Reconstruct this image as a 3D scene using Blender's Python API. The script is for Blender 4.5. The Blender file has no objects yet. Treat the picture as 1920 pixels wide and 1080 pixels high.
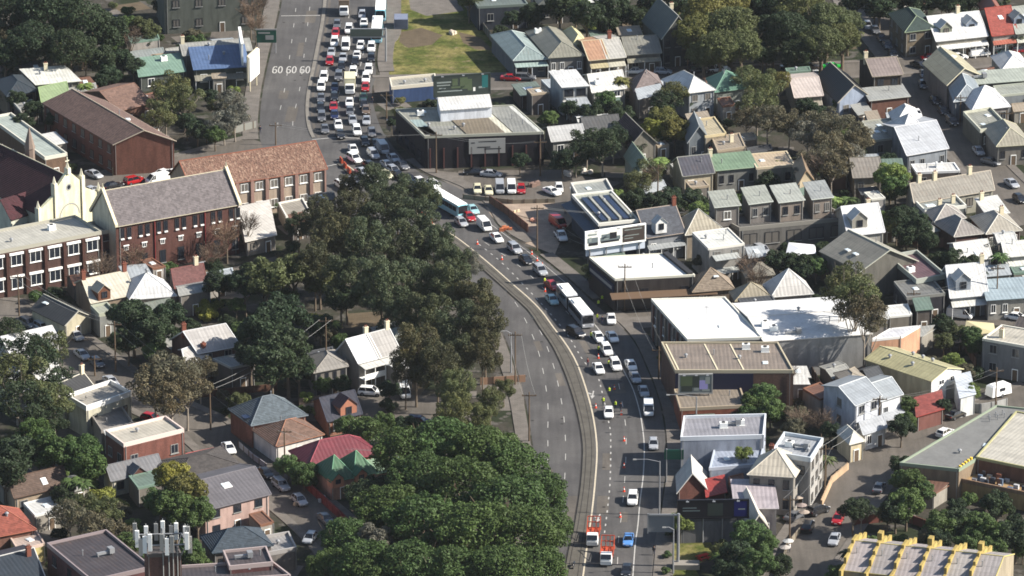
import bpy, math, random
from mathutils import Vector, noise as mnoise
R = math.radians
sc = bpy.context.scene
COL = sc.collection
random.seed(7)
# ---------------- camera ----------------
F, D, PITCH = 9400.0, 970.0, R(20.0)
CP, SP = math.cos(PITCH), math.sin(PITCH)
cam = bpy.data.cameras.new("camera"); camo = bpy.data.objects.new("camera", cam); COL.objects.link(camo)
camo.location = (0, -D*CP, D*SP); camo.rotation_euler = (R(90)-PITCH, 0, 0)
cam.sensor_width = 36; cam.lens = 36*F/1920; cam.clip_start = 5; cam.clip_end = 6000
sc.camera = camo
# ---------------- world, sun, exposure ----------------
SUN_EL, SUN_AZ = R(35), R(-4)      # azimuth from +x towards +y
w = bpy.data.worlds.new("World"); sc.world = w; w.use_nodes = True
nt = w.node_tree; bg = nt.nodes['Background']; sky = nt.nodes.new('ShaderNodeTexSky')
sky.sky_type = 'NISHITA'; sky.sun_disc = False; sky.sun_elevation = SUN_EL; sky.sun_rotation = R(90)-SUN_AZ
nt.links.new(sky.outputs[0], bg.inputs[0]); bg.inputs[1].default_value = 0.07
sl = bpy.data.lights.new("sun", 'SUN'); sl.energy = 4.6; sl.angle = R(0.6); sl.color = (1, .935, .85)
so = bpy.data.objects.new("sun", sl); COL.objects.link(so)
sd = Vector((math.cos(SUN_EL)*math.cos(SUN_AZ), math.cos(SUN_EL)*math.sin(SUN_AZ), math.sin(SUN_EL)))
so.rotation_euler = sd.to_track_quat('Z', 'Y').to_euler(); so.location = sd*400
vs = sc.view_settings; vs.view_transform = 'Standard'; vs.look = 'None'; vs.exposure = 1.2; vs.gamma = 1
sc.cycles.pixel_filter_type = 'BLACKMAN_HARRIS'; sc.cycles.filter_width = 1.7; sc.cycles.max_bounces = 5; sc.cycles.diffuse_bounces = 3; sc.cycles.glossy_bounces = 2; sc.cycles.transparent_max_bounces = 4

# photograph pixel -> point of the plane z
def G(px, py, z=0.0):
    a, b = (px-960)/F, (540-py)/F
    d = Vector((a, CP + b*SP, -SP + b*CP))
    t = (z - D*SP)/d.z
    return Vector((a*t, -D*CP + d.y*t, z))
def G2(p, z=0.0): return G(p[0], p[1], z)
def PX(v):
    x, y, z = v[0], v[1]+D*CP, v[2]-D*SP
    dz = y*CP - z*SP; dy = y*SP + z*CP
    return (960+F*x/dz, 540-F*dy/dz)

# ---------------- colours and materials ----------------
def lin(c): return c/12.92 if c <= .04045 else ((c+.055)/1.055)**2.4
def hexc(h, k=1.0):
    return tuple(min(.85, k*lin(int(h[i:i+2], 16)/255)) for i in (0, 2, 4)) + (1,)
MATS = {}
class NB:
    def __init__(s, name, rough=.8, spec=.3):
        s.m = bpy.data.materials.new(name); s.m.use_nodes = True; s.t = s.m.node_tree; s.n = s.t.nodes
        s.b = s.n['Principled BSDF']; s.b.inputs['Roughness'].default_value = rough
        s.b.inputs['Specular IOR Level'].default_value = spec
        MATS[name] = s.m
    def node(s, ty, **kw):
        n = s.n.new(ty)
        for k, v in kw.items():
            if k in n.inputs: n.inputs[k].default_value = v
            else: setattr(n, k, v)
        return n
    def link(s, a, b): s.t.links.new(a, b)
    def coord(s, which='Object', scale=(1,1,1)):
        if which == 'World':
            g = s.node('ShaderNodeNewGeometry'); o = g.outputs['Position']
        else: o = s.node('ShaderNodeTexCoord').outputs[which]
        mp = s.node('ShaderNodeMapping'); mp.inputs['Scale'].default_value = scale
        s.link(o, mp.inputs['Vector']); return mp.outputs[0]
    def noise(s, vec, scale, detail=4, rough=.6):
        n = s.node('ShaderNodeTexNoise', Scale=scale, Detail=detail, Roughness=rough); s.link(vec, n.inputs['Vector']); return n.outputs['Fac']
    def ramp(s, fac, stops):
        r = s.node('ShaderNodeValToRGB'); cr = r.color_ramp
        while len(cr.elements) < len(stops): cr.elements.new(.5)
        for e, (p, c) in zip(cr.elements, stops):
            e.position = p; e.color = (c, c, c, 1) if isinstance(c, (int, float)) else c
        s.link(fac, r.inputs[0]); return r.outputs[0]
    def mul(s, a, b, f=1.0, mode='MULTIPLY'):
        m = s.node('ShaderNodeMix', data_type='RGBA', blend_type=mode); m.inputs[0].default_value = f
        for x, i in ((a, 6), (b, 7)):
            if isinstance(x, tuple): m.inputs[i].default_value = x
            else: s.link(x, m.inputs[i])
        return m.outputs[2]
    def mixf(s, fac, a, b):
        m = s.node('ShaderNodeMix', data_type='RGBA'); s.link(fac, m.inputs[0])
        for x, i in ((a, 6), (b, 7)):
            if isinstance(x, tuple): m.inputs[i].default_value = x
            else: s.link(x, m.inputs[i])
        return m.outputs[2]
    def base(s, o): s.link(o, s.b.inputs['Base Color']); return s
    def bump(s, h, strength=.5, dist=.05):
        b = s.node('ShaderNodeBump', Strength=strength, Distance=dist); s.link(h, b.inputs['Height']); s.link(b.outputs[0], s.b.inputs['Normal'])
    def ocol(s): return s.node('ShaderNodeObjectInfo').outputs['Color']
def plain(name, hx, rough=.7, k=1, metal=0, spec=.3):
    n = NB(name, rough, spec); n.b.inputs['Base Color'].default_value = hexc(hx, k); n.b.inputs['Metallic'].default_value = metal
    return n.m
# walls: colour of the object, weathered
def wallmat(name, kind):
    n = NB(name, .85, .2); v = n.coord('Object'); c = n.ocol()
    st = n.noise(n.coord('Object', (1, 1, .25)), .9, 5); st = n.ramp(st, [(.32, .58), (.6, 1.0)])
    c = n.mul(c, st, .8)
    fine = n.ramp(n.noise(v, 6, 3), [(.3, .85), (.7, 1.08)]); c = n.mul(c, fine, .7)
    if kind == 'brick':
        sx = n.node('ShaderNodeSeparateXYZ'); n.link(v, sx.inputs[0]); ad = n.node('ShaderNodeMath', operation='ADD')
        n.link(sx.outputs[0], ad.inputs[0]); n.link(sx.outputs[1], ad.inputs[1]); cb = n.node('ShaderNodeCombineXYZ')
        n.link(ad.outputs[0], cb.inputs[0]); n.link(sx.outputs[2], cb.inputs[1])
        b = n.node('ShaderNodeTexBrick', Scale=2.0); b.inputs['Color1'].default_value = (1, 1, 1, 1); b.inputs['Color2'].default_value = (.6, .6, .6, 1)
        b.inputs['Mortar'].default_value = (.8, .78, .75, 1); b.inputs['Mortar Size'].default_value = .02
        n.link(cb.outputs[0], b.inputs['Vector']); c = n.mul(c, b.outputs['Color'], .7)
    if kind == 'board':
        w_ = n.node('ShaderNodeTexWave', Scale=2.2, Distortion=0); w_.bands_direction = 'Z'; n.link(v, w_.inputs['Vector'])
        c = n.mul(c, n.ramp(w_.outputs['Fac'], [(0, .75), (.3, 1)]), .7)
    n.base(c); return n.m
for k in ('render', 'brick', 'board'): wallmat(k, k)
# metal roof: ribs along the fall, patchy fading, rust streaks
def roofmat(name, kind):
    n = NB(name, .55 if kind == 'metal' else .85, .35); v = n.coord('Object'); c = n.ocol()
    pat = n.ramp(n.noise(v, .35, 5), [(.3, .82), (.55, 1.0), (.75, 1.08)]); c = n.mul(c, pat, .85)
    uv = n.node('ShaderNodeUVMap'); mp = n.node('ShaderNodeMapping'); n.link(uv.outputs[0], mp.inputs[0])
    if kind == 'metal':
        w_ = n.node('ShaderNodeTexWave', Scale=.42, Distortion=0); w_.bands_direction = 'X'; n.link(mp.outputs[0], w_.inputs['Vector'])
        c = n.mul(c, n.ramp(w_.outputs['Fac'], [(0, .8), (.22, 1)]), .6)
        n.bump(w_.outputs['Fac'], .35, .06)
        mp2 = n.node('ShaderNodeMapping'); mp2.inputs['Scale'].default_value = (2.2, .22, 1); n.link(uv.outputs[0], mp2.inputs[0])
        st = n.ramp(n.noise(mp2.outputs[0], 1, 5), [(.35, .78), (.6, 1)]); c = n.mul(c, st, .7)
        oi = n.node('ShaderNodeObjectInfo'); rn = n.ramp(n.noise(mp2.outputs[0], 1.7, 6, .7), [(.56, 0.0), (.7, 1.0)]); rr_ = n.ramp(oi.outputs['Random'], [(.55, 0.0), (1.0, .65)]); mm = n.node('ShaderNodeMath', operation='MULTIPLY'); n.link(rn, mm.inputs[0]); n.link(rr_, mm.inputs[1])
        c = n.mixf(mm.outputs[0], c, (.13, .065, .035, 1))
        sh = n.node('ShaderNodeTexBrick', Scale=.16); n.link(uv.outputs[0], sh.inputs['Vector']); sh.inputs['Color1'].default_value = (1, 1, 1, 1); sh.inputs['Color2'].default_value = (.8, .8, .8, 1); sh.inputs['Mortar'].default_value = (.7, .7, .7, 1); sh.inputs['Mortar Size'].default_value = .01; c = n.mul(c, sh.outputs['Color'], .7)
    elif kind == 'tile':
        w_ = n.node('ShaderNodeTexWave', Scale=.9, Distortion=.6); w_.bands_direction = 'Y'; n.link(mp.outputs[0], w_.inputs['Vector'])
        c = n.mul(c, n.ramp(w_.outputs['Fac'], [(0, .6), (.4, 1)]), .7)
        vo = n.node('ShaderNodeTexVoronoi', Scale=2.2); n.link(mp.outputs[0], vo.inputs['Vector'])
        bw = n.node('ShaderNodeRGBToBW'); n.link(vo.outputs['Color'], bw.inputs[0])
        c = n.mul(c, n.ramp(bw.outputs[0], [(.2, .6), (.8, 1.25)]), .6); n.bump(w_.outputs['Fac'], .5, .08)
    elif kind == 'spanish':
        vo = n.node('ShaderNodeTexVoronoi', Scale=2.6); n.link(mp.outputs[0], vo.inputs['Vector'])
        bw = n.node('ShaderNodeRGBToBW'); n.link(vo.outputs['Color'], bw.inputs[0])
        c = n.mixf(n.ramp(bw.outputs[0], [(.6, 0.0), (.9, .8)]), c, (.25, .17, .12, 1))
        c = n.mul(c, n.ramp(bw.outputs[0], [(.15, .6), (.5, 1.0)]), .8)
        n.bump(vo.outputs['Distance'], .9, .15)
    else:
        c = n.mul(c, n.ramp(n.noise(v, 1.6, 6), [(.32, .84), (.6, 1.0)]), .9)
    n.base(c); return n.m
for k in ('metal', 'tile', 'flat', 'spanish'): roofmat('roof_'+k, k)
plain('trim_white', 'f0efe8'); plain('trim_grey', '9a9a96', k=.8); plain('trim_dark', '2c2c2e'); plain('timber', '6b5a48', .9, .8)
plain('galv', 'a6a8aa', .5, .7, .3); plain('black', '141416', .6); plain('brick_red', '7c4a3a', .9, .8); plain('tyre', '161616', .9)
plain('white_paint', 'f4f4ee', .6, .9); plain('concrete', 'a8a196', .9, .55); plain('orange', 'b04c30', .6, .9); plain('hivis', 'b0c83c', .6, .9)
plain('skin', 'b98a6e', .6, .9); plain('hair', '2a2018'); plain('navy', '1c2238', .8); plain('red_paint', 'b02a22', .5); plain('head_lamp', 'f0f0ee', .15, 1, 0, .8)
plain('tail_lamp', '9c1414', .3); plain('chrome', 'c8c8cc', .2, 1, .9); plain('rubber', '1c1c1c', .9); plain('rim', '8a8c90', .35, .8, .6)
plain('solar', '141c34', .15, 1, 0, .7); plain('skylight', 'c9d6dc', .3, .9); plain('cone', 'd84c30', .6, 1); plain('cream', 'ddd2b4', .8, .8)
plain('pipe_red', '7a2a2a'); plain('sign_green', '1d4a3c', .5); plain('yellow', 'e6c229', .6)
g = NB('glass', .12, .6); g.b.inputs['Base Color'].default_value = (.018, .022, .03, 1)
g = NB('glass_blind', .35, .4); g.b.inputs['Base Color'].default_value = (.13, .12, .105, 1)
g = NB('car_glass', .08, .7); g.b.inputs['Base Color'].default_value = (.012, .014, .018, 1)
n = NB('car_paint', .28, .5); n.base(n.ocol()); n.b.inputs['Coat Weight'].default_value = .5; n.b.inputs['Coat Roughness'].default_value = .08
n = NB('obj_paint', .6, .3); n.base(n.ocol())
# foliage: tinted per tree, varied per clump and per leaf
def leafmat(name, warm=0.0, sss=.25):
    n = NB(name, .65, .25); c = n.ocol(); v = n.coord('Object')
    big = n.ramp(n.noise(v, 2.2, 3), [(.3, .72), (.5, 1.0), (.72, 1.28)]); c = n.mul(c, big, .9)
    g_ = n.node('ShaderNodeNewGeometry'); rp = n.ramp(g_.outputs['Random Per Island'], [(0, .75), (.6, 1.0), (1, 1.3)]); c = n.mul(c, rp, .8)
    if warm:
        wn = n.ramp(n.noise(v, 3.1, 2), [(.45, 0.0), (.75, .7)]); hs = n.mul(c, (1.22, .93, .72, 1), 1.0); c = n.mixf(wn, c, hs)
    n.base(c)
    tr = n.node('ShaderNodeBsdfTranslucent'); n.link(c, tr.inputs[0]); ms = n.node('ShaderNodeMixShader'); ms.inputs[0].default_value = sss
    n.link(n.b.outputs[0], ms.inputs[1]); n.link(tr.outputs[0], ms.inputs[2]); n.link(ms.outputs[0], n.n['Material Output'].inputs[0])
    return n.m
leafmat('leaf'); leafmat('leaf_warm', 1)
n = NB('bark', .9, .2); n.base(n.mul(n.ocol(), n.ramp(n.noise(n.coord('Object'), 8, 4), [(.3, .6), (.7, 1.1)]), .8))
# ground and roads
def asphalt(name, c1, c2, patch=.5):
    n = NB(name, .85, .25); v = n.coord('World')
    c = n.mixf(n.ramp(n.noise(v, .09, 4), [(.38, 0.0), (.62, 1.0)]), c1, c2)
    c = n.mul(c, n.ramp(n.noise(v, 2.5, 6, .7), [(.3, .8), (.7, 1.15)]), .8)
    c = n.mul(c, n.ramp(n.noise(n.coord('World', (1.0, .06, 1)), .9, 4), [(.35, .68), (.65, 1.15)]), patch)
    c = n.mul(c, n.ramp(n.noise(v, .45, 3), [(.30, .7), (.36, 1.0)]), .6)
    vo = n.node('ShaderNodeTexVoronoi', feature='DISTANCE_TO_EDGE', Scale=.14); n.link(v, vo.inputs['Vector'])
    c = n.mul(c, n.ramp(vo.outputs['Distance'], [(0.0, .72), (.012, 1.0)]), .5)
    n.base(c); return n.m
asphalt('asphalt', (.066, .063, .061, 1), (.09, .086, .082, 1)); asphalt('asphalt_old', (.088, .078, .066, 1), (.12, .106, .09, 1))
asphalt('asphalt_green', (.085, .084, .072, 1), (.11, .108, .094, 1))
n = NB('ground', .95, .1); v = n.coord('World')
c = n.mixf(n.ramp(n.noise(v, .11, 5), [(.42, 0.0), (.55, 1.0)]), (.022, .028, .014, 1), (.05, .045, .036, 1))
c = n.mixf(n.ramp(n.noise(v, .23, 4), [(.56, 0.0), (.62, 1.0)]), c, (.085, .078, .068, 1))
n.base(n.mul(c, n.ramp(n.noise(v, 1.7, 6, .7), [(.3, .6), (.7, 1.3)]), .9))
n = NB('grass', .95, .1); v = n.coord('World')
c = n.mixf(n.ramp(n.noise(v, .16, 5), [(.4, 0.0), (.62, 1.0)]), (.065, .08, .018, 1), (.17, .15, .055, 1))
c = n.mixf(n.ramp(n.noise(v, .35, 4), [(.60, 0.0), (.72, 1.0)]), c, (.15, .115, .075, 1))
c = n.mul(c, n.ramp(n.noise(v, .7, 3), [(.35, .55), (.6, 1.15)]), .8)
n.base(n.mul(c, n.ramp(n.noise(v, 2.2, 6, .7), [(.3, .6), (.7, 1.4)]), .9))
def slabmat(name, col):
    n = NB(name, .9, .15); v = n.coord('World'); c = n.mul(col, n.ramp(n.noise(v, .5, 5), [(.3, .7), (.7, 1.1)]), .9)
    vo = n.node('ShaderNodeTexBrick', Scale=.5); n.link(v, vo.inputs['Vector']); vo.inputs['Color1'].default_value = (1, 1, 1, 1); vo.inputs['Color2'].default_value = (.86, .86, .86, 1)
    vo.inputs['Mortar'].default_value = (.6, .6, .6, 1); c = n.mul(c, vo.outputs['Color'], .5); n.base(c); return n.m
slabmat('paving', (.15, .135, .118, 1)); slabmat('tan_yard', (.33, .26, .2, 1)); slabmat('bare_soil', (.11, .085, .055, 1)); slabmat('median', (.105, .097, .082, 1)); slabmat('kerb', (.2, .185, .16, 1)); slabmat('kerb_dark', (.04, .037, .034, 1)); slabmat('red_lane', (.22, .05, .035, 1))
n = NB('line_paint', .7, .2); n.base(n.mul((.42, .41, .38, 1), n.ramp(n.noise(n.coord('World'), 3, 4), [(.3, .6), (.6, 1)]), .9))
n = NB('line_cream', .7, .2); n.base(n.mul((.5, .44, .33, 1), n.ramp(n.noise(n.coord('World'), 2, 4), [(.3, .7), (.6, 1)]), .9))

# ---------------- mesh building ----------------
class MB:
    def __init__(s): s.v = []; s.f = []; s.mi = []; s.uv = {}
    def add(s, vs, fs, mi=0):
        o = len(s.v); s.v += [tuple(p) for p in vs]
        for f in fs: s.f.append(tuple(o+i for i in f)); s.mi.append(mi)
    def box(s, x0, x1, y0, y1, z0, z1, mi=0):
        s.add([(x0,y0,z0),(x1,y0,z0),(x1,y1,z0),(x0,y1,z0),(x0,y0,z1),(x1,y0,z1),(x1,y1,z1),(x0,y1,z1)],
              [(0,3,2,1),(4,5,6,7),(0,1,5,4),(1,2,6,5),(2,3,7,6),(3,0,4,7)], mi)
    def hexa(s, bot, top, mi=0):
        n = len(bot)
        s.add(list(bot)+list(top), [tuple(reversed(range(n))), tuple(range(n, 2*n))] + [(i, (i+1) % n, n+(i+1) % n, n+i) for i in range(n)], mi)
    def slab(s, polys, th, mi=0):
        pts = []; idx = {}
        def k(p):
            q = tuple(round(c, 3) for c in p)
            if q not in idx: idx[q] = len(pts); pts.append(q)
            return idx[q]
        F_ = [tuple(k(p) for p in poly) for poly in polys]; n = len(pts)
        edges = {}
        for f in F_:
            for a, b in zip(f, f[1:]+f[:1]): edges[(a, b)] = 1
        side = [(b, a, a+n, b+n) for (a, b) in edges if (b, a) not in edges]
        s.add(pts + [(x, y, z-th) for x, y, z in pts], F_ + [tuple(i+n for i in reversed(f)) for f in F_] + side, mi)
    def tube(s, p, q, r0, r1=None, n=6, mi=0, cap=True):
        r1 = r0 if r1 is None else r1; p = Vector(p); q = Vector(q); d = (q-p).normalized()
        a = d.orthogonal().normalized(); b = d.cross(a)
        vs = [tuple(p + (a*math.cos(t)+b*math.sin(t))*r0) for t in [2*math.pi*i/n for i in range(n)]] + \
             [tuple(q + (a*math.cos(t)+b*math.sin(t))*r1) for t in [2*math.pi*i/n for i in range(n)]]
        fs = [(i, (i+1) % n, n+(i+1) % n, n+i) for i in range(n)]
        if cap: fs += [tuple(reversed(range(n))), tuple(range(n, 2*n))]
        s.add(vs, fs, mi)
    def mesh(s, name, mats, smooth=False):
        me = bpy.data.meshes.new(name); me.from_pydata(s.v, [], s.f)
        for m in mats: me.materials.append(MATS[m])
        me.polygons.foreach_set('material_index', s.mi)
        if smooth: me.polygons.foreach_set('use_smooth', [True]*len(s.f))
        me.update(); return me
    def build(s, name, mats, parent=None, loc=(0,0,0), rz=0, color=None, smooth=False):
        if isinstance(mats, str): mats = [mats]
        return put(name, s.mesh(name, mats, smooth), parent, loc, rz, color)
def put(name, me, parent=None, loc=(0,0,0), rz=0, color=None, scale=None):
    o = bpy.data.objects.new(name, me); COL.objects.link(o); o.location = loc; o.rotation_euler = (0, 0, rz)
    if parent: o.parent = parent
    if color: o.color = color
    if scale: o.scale = scale
    return o
LABELS = set(); LAND = []     # landmarks: (short phrase, x, y)
def tag(o, label, cat, group=None):
    o['label'] = label; o['category'] = cat; LABELS.add(label)
    if group: o['group'] = group
    return o
def empty(name, loc, rz=0): return put(name, None, None, loc, rz)
def struct(name, mb, mats):
    o = mb.build(name, mats); o['kind'] = 'structure'; return o
def copy_tree(o, parent=None):
    c = o.copy(); COL.objects.link(c)
    if parent: c.parent = parent
    for ch in list(o.children): copy_tree(ch, c)
    return c
def planar_uv(me, fall=None):
    # uv in metres: u across the fall, v down the fall, face by face
    uvl = me.uv_layers.new(name='uv')
    for p in me.polygons:
        n = p.normal; h = Vector((-n.y, n.x, 0))
        if h.length < .02: h = Vector((1, 0, 0))
        h.normalize(); f_ = n.cross(h)
        for li in p.loop_indices:
            co = me.vertices[me.loops[li].vertex_index].co
            uvl.data[li].uv = (co.dot(h), co.dot(f_))
# ---------------- ground, roads ----------------
def poly_px(mb, pts, z, mi=0): 
    mb.add([tuple(G2(p)[:2])+(z,) for p in pts], [tuple(reversed(range(len(pts))))], mi)
def interp(pts, step=3.0, z=0):
    P = [G2(p) for p in pts]; out = []
    n = len(P)
    for i in range(n-1):
        p0 = P[max(i-1, 0)]; p1 = P[i]; p2 = P[i+1]; p3 = P[min(i+2, n-1)]
        m = max(2, int((p2-p1).length/step))
        for j in range(m):
            t = j/m
            out.append(.5*((2*p1) + (p2-p0)*t + (2*p0-5*p1+4*p2-p3)*t*t + (3*p1-p0-3*p2+p3)*t**3))
    out.append(P[-1]); return out
def resample(L, n):
    d = [0]
    for a, b in zip(L, L[1:]): d.append(d[-1]+(b-a).length)
    out = []; j = 0
    for i in range(n):
        t = d[-1]*i/(n-1)
        while j < len(d)-2 and d[j+1] < t: j += 1
        s_ = (t-d[j])/max(1e-6, d[j+1]-d[j]); out.append(L[j].lerp(L[j+1], min(1, s_)))
    return out
def between(mb, A, B, z, n=120, mi=0, zb=None):
    A = resample(interp(A), n); B = resample(interp(B), n)
    mb.add([(p.x, p.y, z) for p in A]+[(p.x, p.y, z) for p in B], [(i, i+1, n+i+1, n+i) if False else (i, n+i, n+i+1, i+1) for i in range(n-1)], mi)
def offs(L, d):
    out = []
    for i, p in enumerate(L):
        t = (L[min(i+1, len(L)-1)]-L[max(i-1, 0)]); nrm = Vector((t.y, -t.x, 0)).normalized(); out.append(p+nrm*d)
    return out
def ribbon(mb, L, d0, d1, z0, z1=None, mi=0, closed_sides=False):
    A = offs(L, d0); B = offs(L, d1); n = len(L); z1 = z0 if z1 is None else z1
    mb.add([(p.x, p.y, z1) for p in A]+[(p.x, p.y, z1) for p in B], [(i, n+i, n+i+1, i+1) for i in range(n-1)], mi)
    if closed_sides:
        for Q in (A, B):
            mb.add([(p.x, p.y, z0) for p in Q]+[(p.x, p.y, z1) for p in Q], [(i, i+1, n+i+1, n+i) for i in range(n-1)], mi)
m = MB(); m.add([(-1500,-1200,0),(1500,-1200,0),(1500,2500,0),(-1500,2500,0)], [(0,1,2,3)]); struct('ground', m, 'ground')
LE = [(538,-60),(531,-10),(520,45),(505,110),(493,170),(487,230),(492,275),(540,340),(640,400),(740,440),(820,490),(880,530),(915,570),(942,620),(965,680),(983,740),(994,800),(1001,850),(1004,900),(1001,950),(992,1000),(975,1050),(955,1110)]
RE = [(740,-60),(724,-10),(720,62),(709,75),(703,112),(705,142),(697,175),(712,235),(745,285),(790,325),(850,348),(905,382),(930,420),(958,445),(1000,474),(1060,520),(1110,565),(1150,600),(1188,640),(1212,690),(1230,735),(1243,785),(1248,840),(1247,890),(1240,940),(1234,985),(1227,1020),(1222,1070),(1217,1110)]
m = MB(); between(m, LE, RE, .02); struct('road', m, 'asphalt')
# median: from top along the narrow divider, then the wide curved one
MEDR = [(640,305),(720,362),(800,415),(850,444),(907,489),(957,533),(985,557),(1010,582),(1032,612),(1060,650),(1080,687),(1097,737),(1107,777),(1113,815),(1115,850),(1112,897),(1107,947),(1102,985),(1096,1025),(1088,1085),(1083,1110)]
MEDL = [(632,308),(705,366),(783,418),(832,447),(888,491),(936,533),(960,555),(990,582),(1010,612),(1037,652),(1059,700),(1075,747),(1086,790),(1091,820),(1093,850),(1089,910),(1081,965),(1075,1000),(1067,1030),(1057,1085),(1050,1110)]
m = MB(); A = resample(interp(MEDL), 110); B = resample(interp(MEDR), 110)
n_ = 110
m.add([(p.x,p.y,.14) for p in A]+[(p.x,p.y,.14) for p in B], [(i,n_+i,n_+i+1,i+1) for i in range(n_-1)])
for Q in (A, B): m.add([(p.x,p.y,.0) for p in Q]+[(p.x,p.y,.14) for p in Q], [(i,i+1,n_+i+1,n_+i) for i in range(n_-1)])
struct('median_strip', m, 'median')
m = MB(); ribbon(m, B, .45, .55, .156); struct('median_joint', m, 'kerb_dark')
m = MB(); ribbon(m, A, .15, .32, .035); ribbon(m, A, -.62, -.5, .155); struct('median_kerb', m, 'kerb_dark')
m = MB(); ribbon(m, [p for p in B], -.55, -.27, .035); struct('median_edge_line', m, 'line_cream')
TD = [(612,-40),(605,30),(597,75),(587,125),(577,175),(575,212),(579,240),(587,259)]
T = interp(TD)
m = MB(); ribbon(m, T, -.5, .25, 0, .14, closed_sides=True); struct('divider_kerb', m, 'kerb')
m = MB(); ribbon(m, T, -1.5, -.9, .034); struct('seam_line', m, 'asphalt_old')
# lane markings
def dashes(mb, pts, L=1.0, gap=3.0, w=.13, start=0, z=.035):
    P = interp(pts, 1.0); P = resample(P, 1+int(sum((b-a).length for a, b in zip(P, P[1:]))/.5)); i = int(start/.5)
    while i+int(L/.5) < len(P):
        ribbon(mb, P[i:i+int(L/.5)+1], -w/2, w/2, z); i += int((L+gap)/.5)
m = MB()
dashes(m, [(559,-20),(548,70),(535,160),(521,230),(526,262)], 3, 9, start=3)
dashes(m, [(585,-20),(575,62),(563,160),(549,230),(557,262)], 3, 9, start=2)
dashes(m, [(870,470),(925,520),(971,575),(1008,655),(1026,745),(1027,815),(1027,865),(1022,930),(1012,1000),(997,1060),(985,1110)], 3, 6, start=4)
dashes(m, [(905,490),(960,540),(1007,610),(1036,680),(1054,760),(1060,820),(1060,870),(1056,940),(1049,1000),(1040,1080),(1034,1110)], 3, 6, start=4)
# right carriageway, left lane line: short square-ish dots
dashes(m, [(890,452),(940,492),(985,538),(1020,575),(1062,625),(1095,678),(1118,700),(1130,740),(1141,790),(1145,820),(1144,900),(1139,955),(1132,1010)], 1.0, 2.2, .22, start=2)
dashes(m, [(1130,655),(1150,685),(1160,720),(1172,790),(1174,830),(1172,890),(1166,960),(1160,1010),(1157,1080)], 3, 6, start=0)
dashes(m, [(905,452),(975,500),(1030,552),(1075,598),(1120,648)], 2, 5, start=1)
for a in ([(632,40),(620,90),(611,140),(604,190),(608,240)], [(655,20),(649,90),(640,150),(634,200),(640,250)], [(690,30),(683,90),(670,150),(664,200),(672,250)]):
    dashes(m, a, 3, 5, start=3)
e = interp([(1100,590),(1117,611),(1135,634),(1157,672),(1172,700),(1187,730),(1199,770),(1205,805),(1208,840),(1206,892),(1200,940),(1196,985),(1191,1022),(1186,1090)], 2)
ribbon(m, e, -.1, .1, .035)
e = interp([(895,402),(930,428),(960,450),(1000,480),(1060,530)], 2); ribbon(m, e, -.07, .07, .035)
e = interp([(527,30),(600,29)], 2); ribbon(m, e, -.18, .18, .035)
e = interp([(585,262),(640,258),(700,262)], 2); ribbon(m, e, -.15, .15, .036)
e = interp([(612,312),(632,308)], 2); ribbon(m, e, -.15, .15, .036)
# arrows
for (x, y, x2, y2) in ((1111,742,1114,728), (1121,974,1126,962)):
    p = G(x, y); q = G(x2, y2); d = (q-p).normalized(); s_ = Vector((-d.y, d.x, 0)); L_ = 3.2
    def P3(a, b): v = p+d*a+s_*b; return (v.x, v.y, .036)
    m.add([P3(0,-.12),P3(0,.12),P3(2.4,.12),P3(2.4,-.12)], [(0,1,2,3)]); m.add([P3(-1.6,0),P3(0,.45),P3(0,-.45)], [(0,1,2)]); m.add([P3(.8,.1),P3(1.5,.8),P3(1.2,1.0),P3(.5,.5)], [(0,1,2,3)])
struct('lane_markings', m, 'line_paint')
# painted 60 60 60
m = MB()
SIX = [(.45,1.75),(.22,2.3),(-.15,2.3),(-.42,1.5),(-.52,.3),(-.52,-1.2),(-.38,-2.1),(0,-2.4),(.38,-2.1),(.52,-1.2),(.42,-.2),(.1,.25),(-.25,.05),(-.45,-.5)]
ZER = [(.5*math.cos(t*.3927), 2.35*math.sin(t*.3927)) for t in range(17)]
for (x, y) in ((520.5,131), (546.5,131), (572,131)):
    p = G(x, y)
    for cx, P6 in ((-.6, SIX), (.6, ZER)):
        L = [Vector((p.x+cx+a*.8, p.y+b, 0)) for a, b in P6]
        A6, B6 = [], []
        for i, q in enumerate(L):
            t = (L[min(i+1, len(L)-1)]-L[max(i-1, 0)]).normalized(); A6.append((q.x+t.y*.14, q.y-t.x*.3, .037)); B6.append((q.x-t.y*.14, q.y+t.x*.3, .037))
        k = len(L); m.add(A6+B6, [(i, i+1, k+i+1, k+i) for i in range(k-1)])
struct('speed_numerals', m, 'line_paint')
# side streets
def street(name, pts, w_, mat='asphalt_old', z=.015, path=1.8, line=None):
    L = interp(pts, 3); m = MB(); ribbon(m, L, -w_/2, w_/2, z); struct(name, m, mat)
    if path:
        m = MB(); ribbon(m, L, -w_/2-path, -w_/2, 0, .12, closed_sides=True); ribbon(m, L, w_/2, w_/2+path, 0, .12, closed_sides=True); struct('footpath', m, 'paving')
    STREETS.append((L, w_/2+path))
STREETS = []
street('cross_street', [(493,268),(400,292),(300,318),(210,338),(120,362),(0,395)], 9, z=.012)
street('church_lane', [(-60,575),(20,580),(90,620),(160,670),(230,722),(300,762),(380,800),(420,835),(480,878),(540,925),(600,975),(640,1015),(700,1090)], 8.5)
street('side_lane', [(410,812),(500,790),(600,770),(700,757),(800,770),(880,790)], 7, z=.011, path=0)
street('upper_street', [(700,158),(800,156),(940,153),(1100,150),(1240,143),(1400,137),(1600,130),(1760,118),(2000,98)], 9, z=.013)
street('diagonal_street', [(1590,-40),(1625,20),(1670,75),(1710,130),(1745,190),(1785,245),(1840,305),(1890,355),(1960,420)], 9)
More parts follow.
